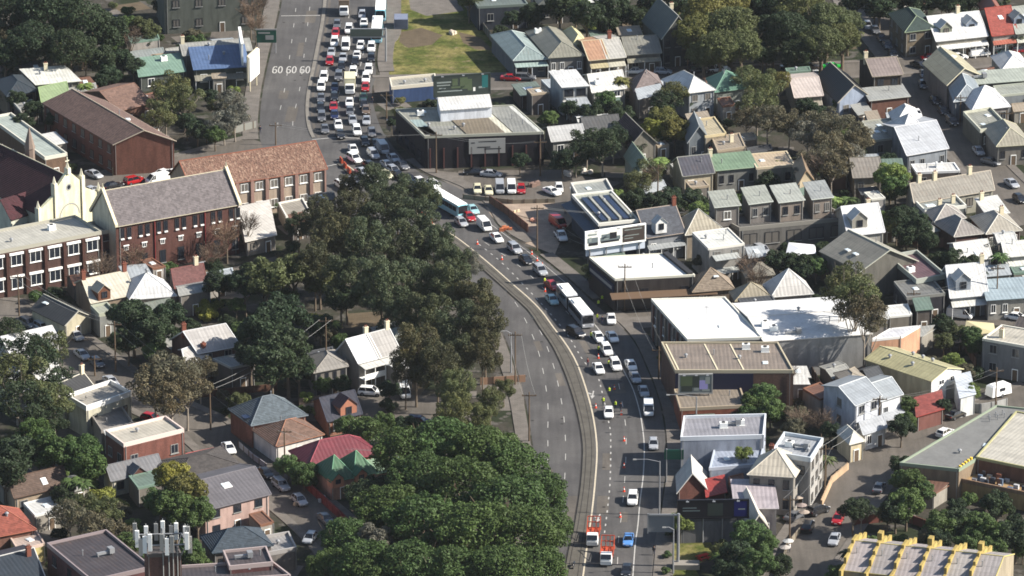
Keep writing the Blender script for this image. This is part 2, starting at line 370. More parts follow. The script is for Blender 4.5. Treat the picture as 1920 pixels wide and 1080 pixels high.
street('pub_street', [(1470,1130),(1500,1060),(1545,990),(1590,925),(1622,885),(1670,852),(1750,812),(1850,772),(1960,735)], 10)
street('warehouse_lane', [(1150,600),(1230,594),(1330,575),(1450,560)], 8, z=.011, path=0)
street('back_lane', [(930,330),(1060,335),(1150,350)], 6, z=.009, path=0)
street('far_lane', [(1780,560),(1790,590),(1830,600),(1960,596)], 6, z=.010, path=0)
# main road footpaths
m = MB()
for (a, b, w_) in ((16, 29, 3.4),): pass
L = interp(RE[0:6], 3); ribbon(m, L, -2.4, 0, 0, .13, closed_sides=True) if False else None
def side(pts, d0, d1): ribbon(m, interp(pts, 3), d0, d1, 0, .13, closed_sides=True)
side([(740,-60),(724,-10),(722,62),(711,78),(706,112),(709,135)], -3.6, -.2)
side([(758,300),(800,326),(862,350),(907,381),(932,420),(958,442),(985,456)], -3.0, -.2)
side([(1135,588),(1160,606),(1190,640),(1214,690),(1232,735),(1245,785),(1250,840),(1249,890),(1242,940),(1236,985),(1229,1020),(1224,1070),(1219,1110)], -3.2, -.1)
side([(1010,478),(1060,518),(1110,562)], -3.0, -.2)
side([(536,-60),(528,-10),(517,45),(502,110),(490,170),(484,230),(486,262)], .1, 3.4)
side([(915,575),(940,622),(962,680),(980,740),(991,800),(998,850),(1001,900),(998,950),(989,1000),(972,1050),(952,1110)], .1, 2.6)
struct('footpath', m, 'paving')
def patch(name, mat, pts, z=.006):
    m = MB(); poly_px(m, pts, z); struct(name, m, mat)
patch('grass_lot', 'grass', [(735,-30),(860,-30),(945,108),(950,140),(870,150),(728,147),(742,60)], .010)
import random as _r
_q = _r.Random(4)
m = MB()
for (x, y, dx, dy) in [(1000,640,14,34),(1040,700,12,34),(1020,880,-2,34),(1065,930,-3,34),(930,530,24,24),(1130,850,-1,34),(1165,960,-3,34),(1145,720,8,34),(540,200,-8,34),(560,80,-6,34),(525,170,-8,34),(575,20,-6,34),(985,1010,-8,34),(1120,930,-2,34),(1085,640,18,30)]:
    p = G(x, y); d = (G(x+dx, y+dy)-p).normalized(); s_ = Vector((-d.y, d.x, 0)); L_, W_ = _q.uniform(3, 12), _q.uniform(1.0, 2.6)
    m.add([tuple((p+d*a+s_*b)[:2])+(.028,) for a, b in ((0,0),(L_,0),(L_,W_),(0,W_))], [(0,1,2,3)])
struct('road_patches', m, 'asphalt_old')
m = MB()
for i in range(24):
    x, y = [(1010+_q.uniform(-30,45), _q.uniform(600,1060)), (1150+_q.uniform(-20,30), _q.uniform(700,1060)), (545+_q.uniform(-30,30), _q.uniform(20,250))][i % 3]
    p = G(x, y); m.add([(p.x+.33*math.cos(t*.785), p.y+.33*math.sin(t*.785), .032) for t in range(8)], [tuple(range(8))])
struct('manhole_covers', m, 'kerb_dark')
patch('bare_dirt', 'paving', [(765,-10),(850,-10),(870,20),(800,30),(770,18)], .012)
patch('bare_dirt', 'bare_soil', [(752,60),(790,52),(830,66),(810,84),(765,90),(748,78)], .012)
patch('bare_dirt', 'bare_soil', [(860,60),(900,70),(925,95),(890,92),(868,80)], .012)
patch('dirt_track', 'paving', [(722,-30),(760,-30),(752,60),(742,120),(726,145),(712,150),(712,80)], .008)
patch('car_yard', 'tan_yard', [(868,372),(900,384),(1060,380),(1085,400),(1060,430),(1040,478),(985,456),(955,440),(932,418),(905,384)], .014)
patch('parking_yard', 'asphalt_old', [(860,320),(1075,318),(1075,382),(900,384),(868,372),(850,345)], .013)
patch('verge', 'paving', [(795,318),(870,325),(868,370),(850,350)], .016)
patch('lawn', 'grass', [(1262,1010),(1330,1012),(1345,1040),(1300,1062),(1330,1110),(1240,1110)], .010)
patch('paved_forecourt', 'paving', [(1230,985),(1262,985),(1262,1110),(1217,1110)], .012)
patch('school_yard', 'asphalt_old', [(440,500),(560,470),(600,520),(450,560),(330,560)], .008)
patch('driveway', 'tan_yard', [(1640,850),(1700,838),(1780,800),(1700,790),(1620,830)], .008)
patch('concrete_apron', 'paving', [(1150,598),(1240,590),(1240,612),(1165,618)], .017)
patch('asphalt_apron', 'asphalt_old', [(560,730),(700,735),(840,745),(880,790),(700,790),(560,790)], .007)
patch('bare_yard', 'paving', [(900,722),(980,716),(984,770),(915,770)], .007)
patch('pub_corner', 'paving', [(1620,860),(1560,840),(1530,850),(1520,960),(1570,940)], .009)
# ---------------- vehicles ----------------
PARTS = {}
def hull(m, st, mi=0):
    n = len(st)
    vs = []
    for (x, hw, zb, zt) in st:
        zm = zb+(zt-zb)*.55
        vs += [(x,-hw*.88,zb),(x,-hw,zb+.15),(x,-hw,zm),(x,-hw*.9,zt-.03),(x,-hw*.6,zt),(x,hw*.6,zt),(x,hw*.9,zt-.03),(x,hw,zm),(x,hw,zb+.15),(x,hw*.88,zb)]
    K = 10; fs = []
    for i in range(n-1):
        for k in range(K): fs.append((i*K+k, (i+1)*K+k, (i+1)*K+(k+1) % K, i*K+(k+1) % K))
    fs.append(tuple(range(K))); fs.append(tuple(reversed(range((n-1)*K, n*K)))); m.add(vs, fs, mi)
def wheel_mesh(r=.33, w_=.22):
    m = MB(); m.tube((0,-w_/2,0), (0,w_/2,0), r, n=14, mi=0); m.tube((0,-w_/2-.012,0), (0,w_/2+.012,0), r*.6, n=10, mi=1)
    return m.mesh('wheel', ['tyre', 'rim'])
def cabin(parts, x0, x1, t0, t1, hw, zb, zt, tw, quarter=True, clr='body'):
    """greenhouse: glass box, painted roof and pillars"""
    b = [(x0,-hw,zb),(x1,-hw,zb),(x1,hw,zb),(x0,hw,zb)]; t = [(t0,-tw,zt),(t1,-tw,zt),(t1,tw,zt),(t0,tw,zt)]
    body = parts['body_mb']
    # pillars along four corners and B pillar
    for i in range(4): body.tube(b[i], t[i], .055, .05, n=4)
    def mid(s, a, c): return tuple(Vector(a).lerp(Vector(c), s))
    for s in (.45,):
        body.tube(mid(s, b[0], b[1]), mid(s, t[0], t[1]), .045, n=4); body.tube(mid(s, b[3], b[2]), mid(s, t[3], t[2]), .045, n=4)
    # roof, crowned
    rz = zt+.05
    body.add([(t0-.03,-tw-.03,zt-.01),(t1+.03,-tw-.03,zt-.01),(t1+.03,tw+.03,zt-.01),(t0-.03,tw+.03,zt-.01),
              (t0+.12,-tw+.14,rz),(t1-.1,-tw+.14,rz),(t1-.1,tw-.14,rz),(t0+.12,tw-.14,rz)],
             [(4,5,6,7),(0,1,5,4),(1,2,6,5),(2,3,7,6),(3,0,4,7),(3,2,1,0)])
    def gl(name, q):
        m = MB(); m.add(q, [(0,1,2,3)]); parts[name] = m
    gl('windscreen', [b[1], b[2], t[2], t[1]]); gl('rear_window', [b[3], b[0], t[0], t[3]])
    m = MB(); m.add([b[0], b[1], t[1], t[0]], [(0,1,2,3)]); parts['side_window'] = m
    m = MB(); m.add([b[2], b[3], t[3], t[2]], [(0,1,2,3)]); parts['side_window_2'] = m
def make_car(kind):
    P = {'body_mb': MB()}; B = P['body_mb']
    if kind == 'sedan':
        L, W = 4.6, .9
        hull(B, [(-2.3,.72,.42,.8),(-2.2,.84,.3,.98),(-1.5,.89,.22,1.0),(-.6,.9,.2,.96),(1.0,.9,.2,.95),(1.8,.87,.22,.86),(2.2,.78,.28,.72),(2.3,.62,.4,.6)])
        cabin(P, -1.7, 1.05, -1.0, .3, .8, .93, 1.41, .6); wx = (-1.35, 1.4)
    elif kind == 'hatch':
        hull(B, [(-2.0,.75,.4,.85),(-1.93,.84,.28,.98),(-1.2,.88,.22,1.0),(.8,.88,.2,.97),(1.6,.85,.22,.86),(1.95,.76,.28,.72),(2.03,.6,.4,.6)])
        cabin(P, -1.88, .95, -1.45, .2, .79, .95, 1.47, .6); wx = (-1.25, 1.25)
    elif kind == 'suv':
        hull(B, [(-2.3,.8,.45,1.0),(-2.22,.9,.32,1.08),(-1.2,.93,.28,1.1),(.9,.93,.28,1.08),(1.8,.9,.3,1.0),(2.2,.83,.36,.85),(2.3,.7,.45,.7)])
        cabin(P, -2.2, 1.05, -1.9, .35, .84, 1.06, 1.68, .68); wx = (-1.4, 1.42)
    elif kind == 'van':
        hull(B, [(-2.5,.9,.4,1.2),(-2.45,.96,.3,1.25),(1.2,.96,.3,1.25),(2.0,.92,.32,1.15),(2.4,.85,.36,.95),(2.5,.7,.45,.7)])
        B.hexa([(-2.48,-.93,1.2),(.75,-.93,1.2),(.75,.93,1.2),(-2.48,.93,1.2)], [(-2.4,-.82,2.08),(.7,-.82,2.08),(.7,.82,2.08),(-2.4,.82,2.08)])
        cabin(P, .78, 2.1, .72, 1.2, .9, 1.15, 2.03, .78); wx = (-1.6, 1.6)
        P['rear_window'] = MB(); P['rear_window'].add([(-2.5,.7,1.3),(-2.5,-.7,1.3),(-2.44,-.65,1.85),(-2.44,.65,1.85)], [(0,1,2,3)])
    elif kind == 'ute':
        hull(B, [(-2.6,.85,.5,.98),(-2.5,.92,.4,1.0),(-.9,.93,.34,1.0),(.9,.93,.3,1.05),(1.9,.9,.32,1.0),(2.4,.83,.4,.85),(2.5,.7,.45,.7)])
        cabin(P, -.85, 1.1, -.7, .45, .84, 1.0, 1.68, .68); wx = (-1.55, 1.6)
        tr = MB(); tr.box(-2.45, -.95, -.75, .75, .98, 1.02); tr.box(-2.5,-.95,-.85,-.75,.95,1.12); tr.box(-2.5,-.95,.75,.85,.95,1.12); P['tray'] = tr
    fx, rx = {'sedan': (2.22, -2.27), 'hatch': (1.96, -1.98), 'suv': (2.24, -2.28), 'van': (2.42, -2.5), 'ute': (2.42, -2.58)}[kind]
    wh = wheel_mesh(.33 if kind in ('sedan', 'hatch') else .38); ps = [('body', B.mesh('body', ['car_paint']), (0,0,0))]
    for k, n_ in (('windscreen', 'windscreen'), ('rear_window', 'rear_window'), ('side_window', 'side_window'), ('side_window_2', 'side_window')):
        ps.append((n_, P[k].mesh(n_, ['car_glass']), (0,0,0)))
    if 'tray' in P: ps.append(('tray', P['tray'].mesh('tray', ['black']), (0,0,0)))
    r = .33 if kind in ('sedan', 'hatch') else .38
    hwd = .84 if kind in ('sedan', 'hatch') else .88
    for x in wx:
        for s in (-1, 1): ps.append(('wheel', wh, (x, s*(hwd-.06), r)))
    hl = MB(); hl.box(-.09,.05,-.16,.16,-.07,.07); hm = hl.mesh('headlight', ['head_lamp']); tl = MB(); tl.box(-.05,.05,-.13,.13,-.08,.08); tm = tl.mesh('tail_light', ['tail_lamp'])
    zl = .66 if kind in ('sedan', 'hatch') else .82
    for s in (-1, 1): ps.append(('headlight', hm, (fx-.06, s*.6, zl))); ps.append(('tail_light', tm, (rx+.03, s*.66, zl+.12)))
    mr = MB(); mr.box(-.07,.07,-.09,.09,-.06,.06); mm_ = mr.mesh('mirror', ['black'])
    for s in (-1, 1): ps.append(('mirror', mm_, (.85 if kind != 'van' else 1.9, s*(.98 if kind == 'sedan' else 1.0), 1.02)))
    nb = MB(); nb.box(-.02,.02,-.25,.25,-.06,.06); ps.append(('number_plate', nb.mesh('number_plate', ['trim_white']), (fx+.07, 0, .5)))
    return ps
def box_truck():
    ps = []; c = MB(); hull(c, [(1.6,1.0,.5,2.1),(1.7,1.05,.5,2.3),(2.9,1.05,.5,2.3),(3.3,1.0,.5,1.5),(3.4,.95,.5,1.2)]); ps.append(('cab', c.mesh('cab', ['car_paint']), (0,0,0)))
    b = MB(); b.box(-3.6,1.45,-1.15,1.15,1.05,3.3); b.box(-3.62,1.47,-1.17,1.17,3.2,3.34); ps.append(('box_body', b.mesh('box_body', ['obj_paint']), (0,0,0)))
    g_ = MB(); g_.add([(3.36,-.9,1.55),(3.36,.9,1.55),(2.98,.85,2.27),(2.98,-.85,2.27)], [(0,1,2,3)]); ps.append(('windscreen', g_.mesh('windscreen', ['car_glass']), (0,0,0)))
    ch = MB(); ch.box(-3.5,3.2,-.5,.5,.5,1.0); ps.append(('chassis', ch.mesh('chassis', ['black']), (0,0,0)))
    wh = wheel_mesh(.45, .3)
    for x in (-2.3, 2.3):
        for s in (-1, 1): ps.append(('wheel', wh, (x, s*.95, .45)))
    return ps
def arrow_truck():
    """traffic control truck: cab, tray, raised orange attenuator frames"""
    ps = []; c = MB(); hull(c, [(1.5,1.0,.5,2.0),(1.6,1.02,.5,2.25),(2.7,1.02,.5,2.25),(3.2,1.0,.5,1.45),(3.3,.95,.5,1.15)]); ps.append(('cab', c.mesh('cab', ['car_paint']), (0,0,0)))
    g_ = MB(); g_.add([(3.27,-.88,1.5),(3.27,.88,1.5),(2.78,.84,2.2),(2.78,-.84,2.2)], [(0,1,2,3)]); ps.append(('windscreen', g_.mesh('windscreen', ['car_glass']), (0,0,0)))
    b = MB(); b.box(-3.0,1.4,-1.05,1.05,.95,1.15); b.box(.9,1.4,-1.0,1.0,1.15,1.75); ps.append(('tray', b.mesh('tray', ['orange']), (0,0,0)))
    fr = MB()
    for s in (-1.08, -.36, .36, 1.08):
        fr.tube((-3.0, s, 1.2), (-3.6, s*1.02, 3.0), .09, n=4); fr.tube((-3.0, s, 1.2), (.6, s, 1.35), .06, n=4)
    for t in (0, .5, 1): fr.tube((-3.0-.6*t, -1.12, 1.2+1.8*t), (-3.0-.6*t, 1.12, 1.2+1.8*t), .09, n=4)
    fr.tube((-3.0,1.1,1.6),(-1.0,1.3,1.6),.07,n=4); fr.tube((-3.5,-1.08,2.9),(.4,-1.08,1.4),.07,n=4); fr.tube((-3.5,1.08,2.9),(.4,1.08,1.4),.07,n=4)
    ps.append(('warning_frame', fr.mesh('warning_frame', ['orange']), (0,0,0)))
    wh = wheel_mesh(.45, .3)
    for x in (-2.0, 2.2):
        for s in (-1, 1): ps.append(('wheel', wh, (x, s*.9, .45)))
    return ps
def bus_section(L, name, front=True, rear=True, paint='car_paint', off=0):
    ps = []; b = MB(); W_ = 1.24; x0, x1 = -L/2, L/2
    st = [(x0,W_*.96,.35,2.85),(x0+.12,W_,.35,2.95),(x1-.25,W_,.35,2.95),(x1,W_*.94,.35,2.75)]
    hull(b, st); ps.append((name, b.mesh(name, [paint]), (off,0,0)))
    r = MB(); r.slab([[(x0+.1,-1.15,3.0),(x1-.3,-1.15,3.0),(x1-.3,1.15,3.0),(x0+.1,1.15,3.0)]], .08)
    r.box(x0+1.0,x0+3.4,-.8,.8,3.0,3.22); r.box(x1-3.4,x1-2.2,-.55,.55,3.0,3.12); ps.append(('roof', r.mesh('roof', ['trim_white']), (off,0,0)))
    for s in (-1, 1):
        g_ = MB(); n = int(L/1.6)
        for i in range(n):
            a = x0+.4+i*(L-.9)/n; g_.box(a, a+(L-.9)/n-.12, s*(W_+.012)-.012, s*(W_+.012)+.012, 1.5, 2.5)
        ps.append(('side_window', g_.mesh('side_window', ['car_glass']), (off,0,0)))
    if front:
        g_ = MB(); g_.add([(x1+.02,-1.1,1.15),(x1+.02,1.1,1.15),(x1+.02,1.05,2.72),(x1+.02,-1.05,2.72)], [(0,1,2,3)]); ps.append(('windscreen', g_.mesh('windscreen', ['car_glass']), (off,0,0)))
        hm = MB(); hm.box(-.03,.03,-.2,.2,-.1,.1); hm = hm.mesh('headlight', ['head_lamp'])
        for s in (-1, 1): ps.append(('headlight', hm, (off+x1+.03, s*.85, .8)))
        ds = MB(); ds.box(-.03,.03,-.7,.7,-.12,.12); ps.append(('destination_sign', ds.mesh('destination_sign', ['black']), (off+x1+.02, 0, 2.66)))
    return ps
def make_bus(kind):
    wh = wheel_mesh(.5, .3)
    if kind == 'bus':
        ps = bus_section(12.2, 'body'); xs = (-3.6, 3.3)
    else:
        ps = bus_section(9.6, 'front_body', True, False, off=4.2)+bus_section(7.2, 'rear_body', False, True, off=-5.3)
        b = MB()
        for i in range(7): b.box(-1.68+.16*i, -1.68+.16*i+.1, -1.1-(.05 if i % 2 else 0), 1.1+(.05 if i % 2 else 0), .5, 2.85)
        ps.append(('bellows', b.mesh('bellows', ['rubber']), (0,0,0))); xs = (-6.6, 1.4, 6.2)
    for x in xs:
        for s in (-1, 1): ps.append(('wheel', wh, (x, s*1.05, .5)))
    return ps
def motorbike():
    ps = []; b = MB(); b.tube((-.5,0,.6),(.4,0,.75),.14,.18,n=6); b.tube((.35,0,.8),(.75,0,.35),.05,n=5); b.box(-.7,-.1,-.13,.13,.72,.82); b.tube((.35,-.35,1.0),(.35,.35,1.0),.025,n=4)
    ps.append(('body', b.mesh('body', ['car_paint']), (0,0,0))); wh = wheel_mesh(.31,.12)
    for x in (-.7,.75): ps.append(('wheel', wh, (x,0,.31)))
    return ps
def caravan():
    b = MB(); b.hexa([(-2.4,-1.1,.45),(2.2,-1.1,.45),(2.4,1.1,.45),(-2.4,1.1,.45)], [(-2.2,-1.0,2.2),(2.0,-1.0,2.2),(2.0,1.0,2.2),(-2.2,1.0,2.2)]); b.hexa([(-2.2,-1.0,2.2),(2.0,-1.0,2.2),(2.0,1.0,2.2),(-2.2,1.0,2.2)], [(-1.7,-.7,2.5),(1.5,-.7,2.5),(1.5,.7,2.5),(-1.7,.7,2.5)])
    w_ = MB(); w_.box(-.6,.6,-1.14,-1.1,1.3,1.9); ps = [('body', b.mesh('body', ['obj_paint']), (0,0,0)), ('window', w_.mesh('window', ['glass']), (0,0,0))]
    wh = wheel_mesh(.35,.2)
    for s in (-1,1): ps.append(('wheel', wh, (0, s*1.0, .35)))
    return ps
MAKERS = {'box_truck': box_truck, 'control_truck': arrow_truck, 'bus': lambda: make_bus('bus'), 'articulated_bus': lambda: make_bus('artic'), 'motorbike': motorbike, 'caravan': caravan}
for k in ('sedan', 'hatch', 'suv', 'van', 'ute'): MAKERS[k] = (lambda k=k: make_car(k))
OBJN = {'hatch': 'hatchback', 'box_truck': 'box_truck', 'control_truck': 'traffic_control_truck'}
KNAME = {'hatch': 'hatchback', 'suv': 'four wheel drive', 'ute': 'ute', 'box_truck': 'box truck', 'control_truck': 'traffic control truck', 'articulated_bus': 'articulated bus'}
CATS = {'sedan': 'car', 'hatch': 'car', 'suv': 'car', 'box_truck': 'truck', 'control_truck': 'truck', 'articulated_bus': 'bus'}
CC = {'white': 'f2f2ee', 'silver': 'a3a6aa', 'grey': '5e6064', 'dark': '1c1d20', 'red': 'a3161a', 'blue': '5a8fcf', 'navy': '18224a', 'teal': '9cc4c8', 'green': '16a82c', 'darkgreen': '1c3a2c', 'cream': 'd8d2b0', 'orange': 'c8401c', 'bronze': '6a5a4a', 'cyan': '8fc9d6'}
CNAME = {'dark': 'black', 'teal': 'pale teal', 'darkgreen': 'dark green', 'green': 'bright green', 'blue': 'light blue', 'navy': 'dark blue', 'cyan': 'white and cyan'}
CARS = []
def car(kind, col, x, y, dx, dy, label=None, group=None, z=.02, cz=.7, box=None):
    """x, y: middle of the vehicle as seen; dx, dy: where its nose points, in the picture"""
    if kind not in PARTS: PARTS[kind] = MAKERS[kind]()
    p = G(x, y, cz); d = G(x+dx, y+dy, cz)-p; rz = math.atan2(d.y, d.x)
    root = empty(OBJN.get(kind, kind) if kind not in ('sedan',) else 'sedan', (p.x, p.y, z), rz)
    for n_, me, loc in PARTS[kind]:
        o = put(n_, me, root, loc)
        if n_ in ('body', 'cab', 'front_body', 'rear_body'): o.color = hexc(CC[col], .85)
        if n_ == 'box_body': o.color = hexc(CC[box or 'white'], .85)
    CARS.append([root, kind, col, p.x, p.y, label, group]); return root
W, S_, K_, G_ = 'white', 'silver', 'dark', 'grey'
LANES = {
 'leftmost': [('hatch',G_,632,45,-4,30),('hatch','red',629,61,-4,30),('suv',W,627,79,-4,30),('sedan',S_,621,97,-4,30),('hatch','red',618,114,-4,30),('suv',W,607,145,-5,30),('suv',W,602,162,-3,30),('sedan',G_,602,183,-1,30),('hatch',K_,601,201,0,30),('suv',G_,603,219,1,30),('sedan',G_,609,241,5,30)],
 'second': [('box_truck',W,645,12,-1,30),('suv',W,654,55,-4,30),('van',W,648,86,-4,30),('sedan',S_,643,107,-4,30),('hatch',K_,640,124,-4,30),('suv',G_,635,143,-4,30),('sedan','navy',628,163,-3,30),('hatch',K_,627,181,0,30),('sedan','red',625,199,0,30),('hatch','navy',627,215,2,30),('sedan',W,634,233,6,30),('sedan',K_,638,251,10,28)],
 'third': [('hatch',S_,679,27,-2,30),('sedan',W,682,42,-2,30),('sedan','darkgreen',683,54,-3,30),('hatch',W,676,85,-4,30),('sedan',W,669,103,-4,30),('hatch',K_,666,115,-4,30),('suv',W,662,136,-4,30),('box_truck',W,656,158,-1,30),('sedan',W,655,191,0,30),('hatch',G_,656,208,0,30),('sedan',S_,661,224,6,30),('suv',W,669,245,9,30)],
 'rightmost': [('suv',W,696,89,-3,30),('hatch',K_,696,108,-3,30),('suv',W,691,131,-4,30),('suv',W,686,147,-4,30),('hatch','red',685,163,-3,30),('sedan','darkgreen',681,182,0,30),('hatch',K_,682,195,0,30),('hatch','bronze',686,206,0,30),('sedan',S_,687,225,0,30),('hatch',G_,697,248,6,30)],
}
ORD = ['first', 'second', 'third', 'fourth', 'fifth', 'sixth', 'seventh', 'eighth', 'ninth', 'tenth', 'eleventh', 'twelfth', 'thirteenth']
for ln, L in LANES.items():
    for i, c_ in enumerate(L):
        nm = KNAME.get(c_[0], c_[0]); lab = f"{CNAME.get(c_[1], c_[1])} {nm}, {ORD[i]} from the top in the {ln} lane of the jam"
        car(*c_, label=lab, group='vehicles jammed before the crossing', cz=1.6 if c_[0] == 'box_truck' else .7, box='bronze' if (c_[0] == 'box_truck' and c_[3] < 30) else ('cream' if c_[0] == 'box_truck' else None))
car('bus','cyan',707,44,-3,30, 'white roofed bus, lower of the two in the kerb lane at the top', 'buses in the jam', cz=3.0)
car('bus','cyan',714,4,-2,30, 'white roofed bus, upper of the two in the kerb lane at the top', 'buses in the jam', cz=3.0)
car('bus','cyan',840,368,60,34, 'white roofed bus with light blue nose turning past the parking yard', 'buses on the curve', cz=3.0)
car('articulated_bus','silver',1078,560,45,54, 'long white roofed articulated bus stopped on the curve', 'buses on the curve', cz=3.0)
for a in [('sedan',W,662,279,14,26),('suv',W,664,297,34,20),('sedan',K_,693,309,34,20),('suv',S_,700,289,24,26),('van',S_,718,279,20,26),('sedan',S_,726,308,30,24),('sedan','cream',722,326,34,18),('sedan',G_,754,309,34,24),('sedan',K_,746,327,32,20),('hatch',K_,684,265,10,26),
          ('sedan',W,650,352,34,20),('suv',K_,775,350,34,20),('sedan',S_,680,322,34,20),('hatch',W,707,338,34,20),('sedan',K_,705,268,14,26),('hatch',S_,738,318,34,22),('hatch',W,640,345,34,20),('sedan',G_,668,338,34,20),('sedan',K_,800,352,32,22),('sedan',S_,738,296,30,24),('sedan',K_,767,334,34,20),('sedan',W,787,339,34,24),('hatch',W,813,345,30,20),('sedan','teal',886,392,28,26),('sedan','red',879,405,30,26),('hatch',S_,865,416,34,28),('van',W,908,423,28,28),('sedan',W,931,445,26,24),('suv',S_,965,466,24,20),('sedan',K_,986,486,26,22),('suv',S_,1013,507,24,22),('sedan','red',1035,534,30,22),
          ('sedan','teal',1035,561,22,26),('suv',K_,1080,623,34,18),('sedan',W,1122,631,20,28),('sedan',W,1148,631,20,28),('suv',W,1137,656,18,28),('sedan',W,1122,690,16,28),('suv',W,1154,684,16,28),('sedan',W,1183,684,16,28),('sedan',S_,1191,707,14,28),('sedan',S_,1207,733,10,28),('van',W,1216,768,2,30),('sedan',W,1141,772,2,30),
          ('sedan',W,1146,597,4,30),('hatch',S_,1225,832,1,30),('suv',W,1186,935,-3,30),('sedan','blue',1178,1011,-5,30),('sedan',K_,1175,1068,-6,30),('motorbike',K_,1076,1057,-10,30),
          ('suv',G_,965+20,145,30,1),('sedan','red',958,145,30,1),('sedan',W,1188,132,-30,0),('hatch',S_,1243,133,30,1),('ute',W,1348,129,30,-1),('suv',K_,1312,131,30,-1),('sedan',K_,1482,125,30,-1),('sedan','bronze',1518,124,30,-1),('sedan','green',1561,124,30,-1),('sedan',W,1532,138,30,-1),
          ('sedan',W,1600,10,10,26),('hatch',S_,1627,47,12,24),('sedan',G_,1641,55,14,20),('sedan',K_,1653,70,14,22),('hatch',G_,1664,84,14,22),('sedan',K_,1674,99,14,22),('sedan','red',1746,107,30,-2),('sedan',K_,1724,121,26,8),('hatch',W,1741,120,18,16),('suv',W,1796,107,30,-3),('van',W,1836,100,30,-3),('sedan','darkgreen',1884,97,30,-3),('suv','red',1912,93,30,-3),
          ('sedan',G_,1732,138,10,24),('hatch',G_,1731,158,10,24),('sedan',W,1719,212,14,22),('hatch','cream',1738,234,14,22),('sedan',K_,1753,187,16,20),('sedan',K_,1768,206,16,20),('suv',K_,1785,227,18,18),('sedan',S_,1835,282,18,20),('sedan',G_,1858,302,30,8),('sedan',S_,1897,343,20,14),('hatch',K_,1912,372,20,14),
          ('hatch','cream',895,354,4,26),('sedan','cream',916,356,4,26),('van',S_,937,353,2,26),('van',W,959,353,2,26),('hatch','red',977,354,2,26),('sedan',W,1035,358,24,10),('hatch',W,1048,352,4,26),('sedan',S_,921,325,30,2),('sedan',K_,889,321,-30,0),('ute',W,1052,442,16,22),('van','red',1046,418,20,14),('sedan',W,1262,463,26,10),('suv',S_,1429,469,20,10),
          ('suv',G_,53,606,30,16),('suv',S_,80,614,28,16),('sedan',S_,103,628,28,18),('hatch',S_,143,629,26,18),('sedan',S_,154,664,26,20),('hatch',G_,182,679,26,20),('sedan',S_,208,714,26,20),('hatch','red',284,783,26,6),('sedan',W,429,839,16,20),('sedan',K_,498,886,22,18),('suv',S_,527,909,22,18),('hatch',S_,562,937,22,20),('sedan',G_,611,972,22,20),('hatch',S_,581,1008,-20,24),
          ('suv',W,695,734,30,2),('suv','navy',786,790,30,2),('van',W,758,735,8,20),('sedan',S_,176,326,26,10),('suv','red',252,338,26,-6),('sedan',W,308,323,26,-8),('van',W,295,337,-30,6),('sedan',S_,172,355,26,-8),('sedan',K_,212,347,26,-6),('hatch',W,331,322,26,-8),
          ('suv',K_,1534,956,26,-10),('suv',K_,1515,986,10,-26),('sedan',S_,1564,1010,-10,26),('sedan',G_,1648,913,12,-26),('hatch','red',1571,972,-12,24),('sedan',G_,1490,966,20,-10),('sedan',W,1906,593,28,4),('van',W,1800,590,30,4),('hatch',S_,385,498,30,-8),('sedan',K_,1793,776,26,-10),('hatch',W,1772,810,26,-14)]:
    car(*a)
car('control_truck',W,1112,1000,-4,30,'white traffic control truck beside the kerbed median', cz=1.4)
car('control_truck',W,1138,1036,-4,30,'white traffic control truck with orange frames, nearest on the road', cz=1.4)
car('caravan',W,1873,729,30,-8,'white rounded caravan parked behind the concrete wall', cz=1.4)
